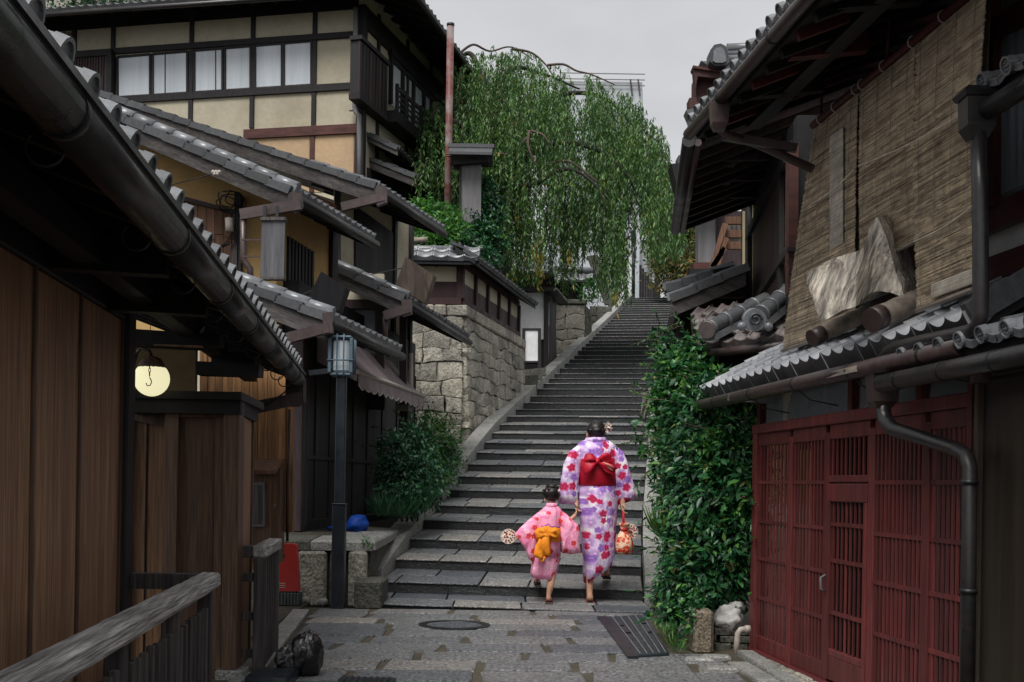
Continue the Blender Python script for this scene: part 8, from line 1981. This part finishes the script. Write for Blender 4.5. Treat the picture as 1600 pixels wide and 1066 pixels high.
mb = MB(); mb.loft([ring(*a) for a in ((858, 18.5, 868, .118, .0, 2, 40, .06, 2), (858, 17.5, 845, .105, 0, 0, 40, .03, 2), (859.5, 17.5, 825, .1, 0, 0, 40, .03, 2), (861, 18.5, 808, .1, 0, 0, 40, .04, 2), (861.5, 18, 799, .09, 0, 0, 40, .03, 2), (862, 12, 793, .07, 0, 0, 40, .02, 2), (862, 7.5, 789, .05, 0, 0, 40, 0, 2))]); part('kimono_bodice', mb, M['pink'], kd)
mb = MB(); mb.loft([ring(862, 6.5, 786, .05, -.006), ring(862, 8, 786, .058, -.008), ring(862, 9.5, 792, .066, -.004), ring(862, 8.5, 793, .06, -.004)], False, False); part('collar', mb, M['pink'], kd)
pillow('sleeve', [(851, 798), (840, 801), (826, 812), (812, 825), (803, 836), (812, 846), (820, 858), (826, 873), (832, 878), (836, 868), (838, 850), (842, 832), (852, 815)], -.02, .13, M['pink'], kd, .03)
pillow('sleeve', [(874, 798), (884, 802), (894, 812), (903, 820), (906, 832), (905.5, 850), (907, 864), (892, 866), (878, 864), (876, 845), (874, 825), (870, 810)], -.02, .13, M['pink'], kd, .03)
mb = MB(); mb.loft([ring(858.5, 17.5, 846, .108, 0), ring(858.5, 19.5, 843, .118, 0, 0, 40, .03, 5), ring(859, 19.3, 830, .115, 0, 0, 40, .03, 5), ring(859.3, 19, 824, .112, 0), ring(859.3, 17, 823, .1, 0)]); part('sash', mb, M['obi_orange'], kd)
pillow('sash_bow', [(834, 829), (841, 824), (850, 821), (860, 822), (870, 825), (875, 833), (872, 841), (862, 838), (855, 842), (846, 838), (838, 844)], -.13, .07, M['obi_orange'], kd, .05)
pillow('sash_tail', [(844, 835), (858, 835), (859, 850), (860, 869), (852, 866), (846, 873), (838, 870), (832.5, 868), (836, 852)], -.14, .05, M['obi_orange'], kd, .05)
pillow('sash_tail', [(843, 866), (852, 868), (849, 877), (843, 876)], -.135, .03, M['obi_orange'], kd, .02)
M['obi_purple'] = mat('purple_cord', (.2, .12, .42), (.15, .08, .34), rough=.6, bump=0, rand=0)
mb = MB(); mb.tube([P(844, 824, -.12), P(851, 821, -.13), P(857, 818, -.135), P(860, 823, -.13), P(866, 822, -.125), P(874, 824, -.1)], .006, 6); part('sash_cord', mb, M['obi_purple'], kd)
hc = P(862.5, 771, .005); mb = MB()
mb.ball(hc, .074, 26, 18, (1.02, 1.02, .98), lambda d: 1 + .16*mnoise.noise(d*4.5 + Vector((8, 1, 2))) + .08*abs(mnoise.noise(d*10))); part('hair', mb, M['hair'], kd)
for i in range(34):
    a = R.uniform(0, 2*PI); e = R.uniform(.1, 1.4); q = hc + Vector((math.cos(a)*math.cos(e), math.sin(a)*math.cos(e)*.9, math.sin(e)))*.068; mb = MB(); mb.tube([q + Vector((R.uniform(-.022, .022), R.uniform(-.02, .02), R.uniform(-.02, .024))) for _ in range(5)], [.004, .009, .01, .008, .003], 6); part('curl', mb, M['hair'], kd)
mb = MB(); mb.ball(hc + Vector((.0, -.01, .06)), .045, 20, 12, (1.25, 1, .7), lambda d: 1 + .35*mnoise.noise(d*5)); part('hair_bun', mb, M['hair'], kd)
for x, y in ((855.5, 766.5), (873.5, 767)):
    mb = MB(); mb.ball(P(x, y, -.05), .014, 10, 7, (1, .7, 1.2)); part('hair_bow', mb, M['obi_pink'] if False else M['pinkbow'] if 'pinkbow' in M else M.setdefault('pinkbow', mat('pale_pink_bow', (.8, .55, .58), rough=.7, bump=0, rand=0)), kd)
for sx in (-1, 1): mb = MB(); mb.ball(P(862 + sx*10.6, 782, .01), .015, 10, 8, (.45, .9, 1.25)); part('ear', mb, M['skin'], kd)
for sx in (-1, 1): mb = MB(); mb.ball(P(862 + sx*3.8, 779, .06), .008, 8, 6); part('eye', mb, M['hair'], kd)
sandal(kd, 858, 941, -.03, .17, .07); sandal(kd, 841, 916, .39, .16, .07)
fan('small round patterned paper fan in the child left hand', 794.5, 838, 11.5, -.05, D1, 807, 841, -.1)
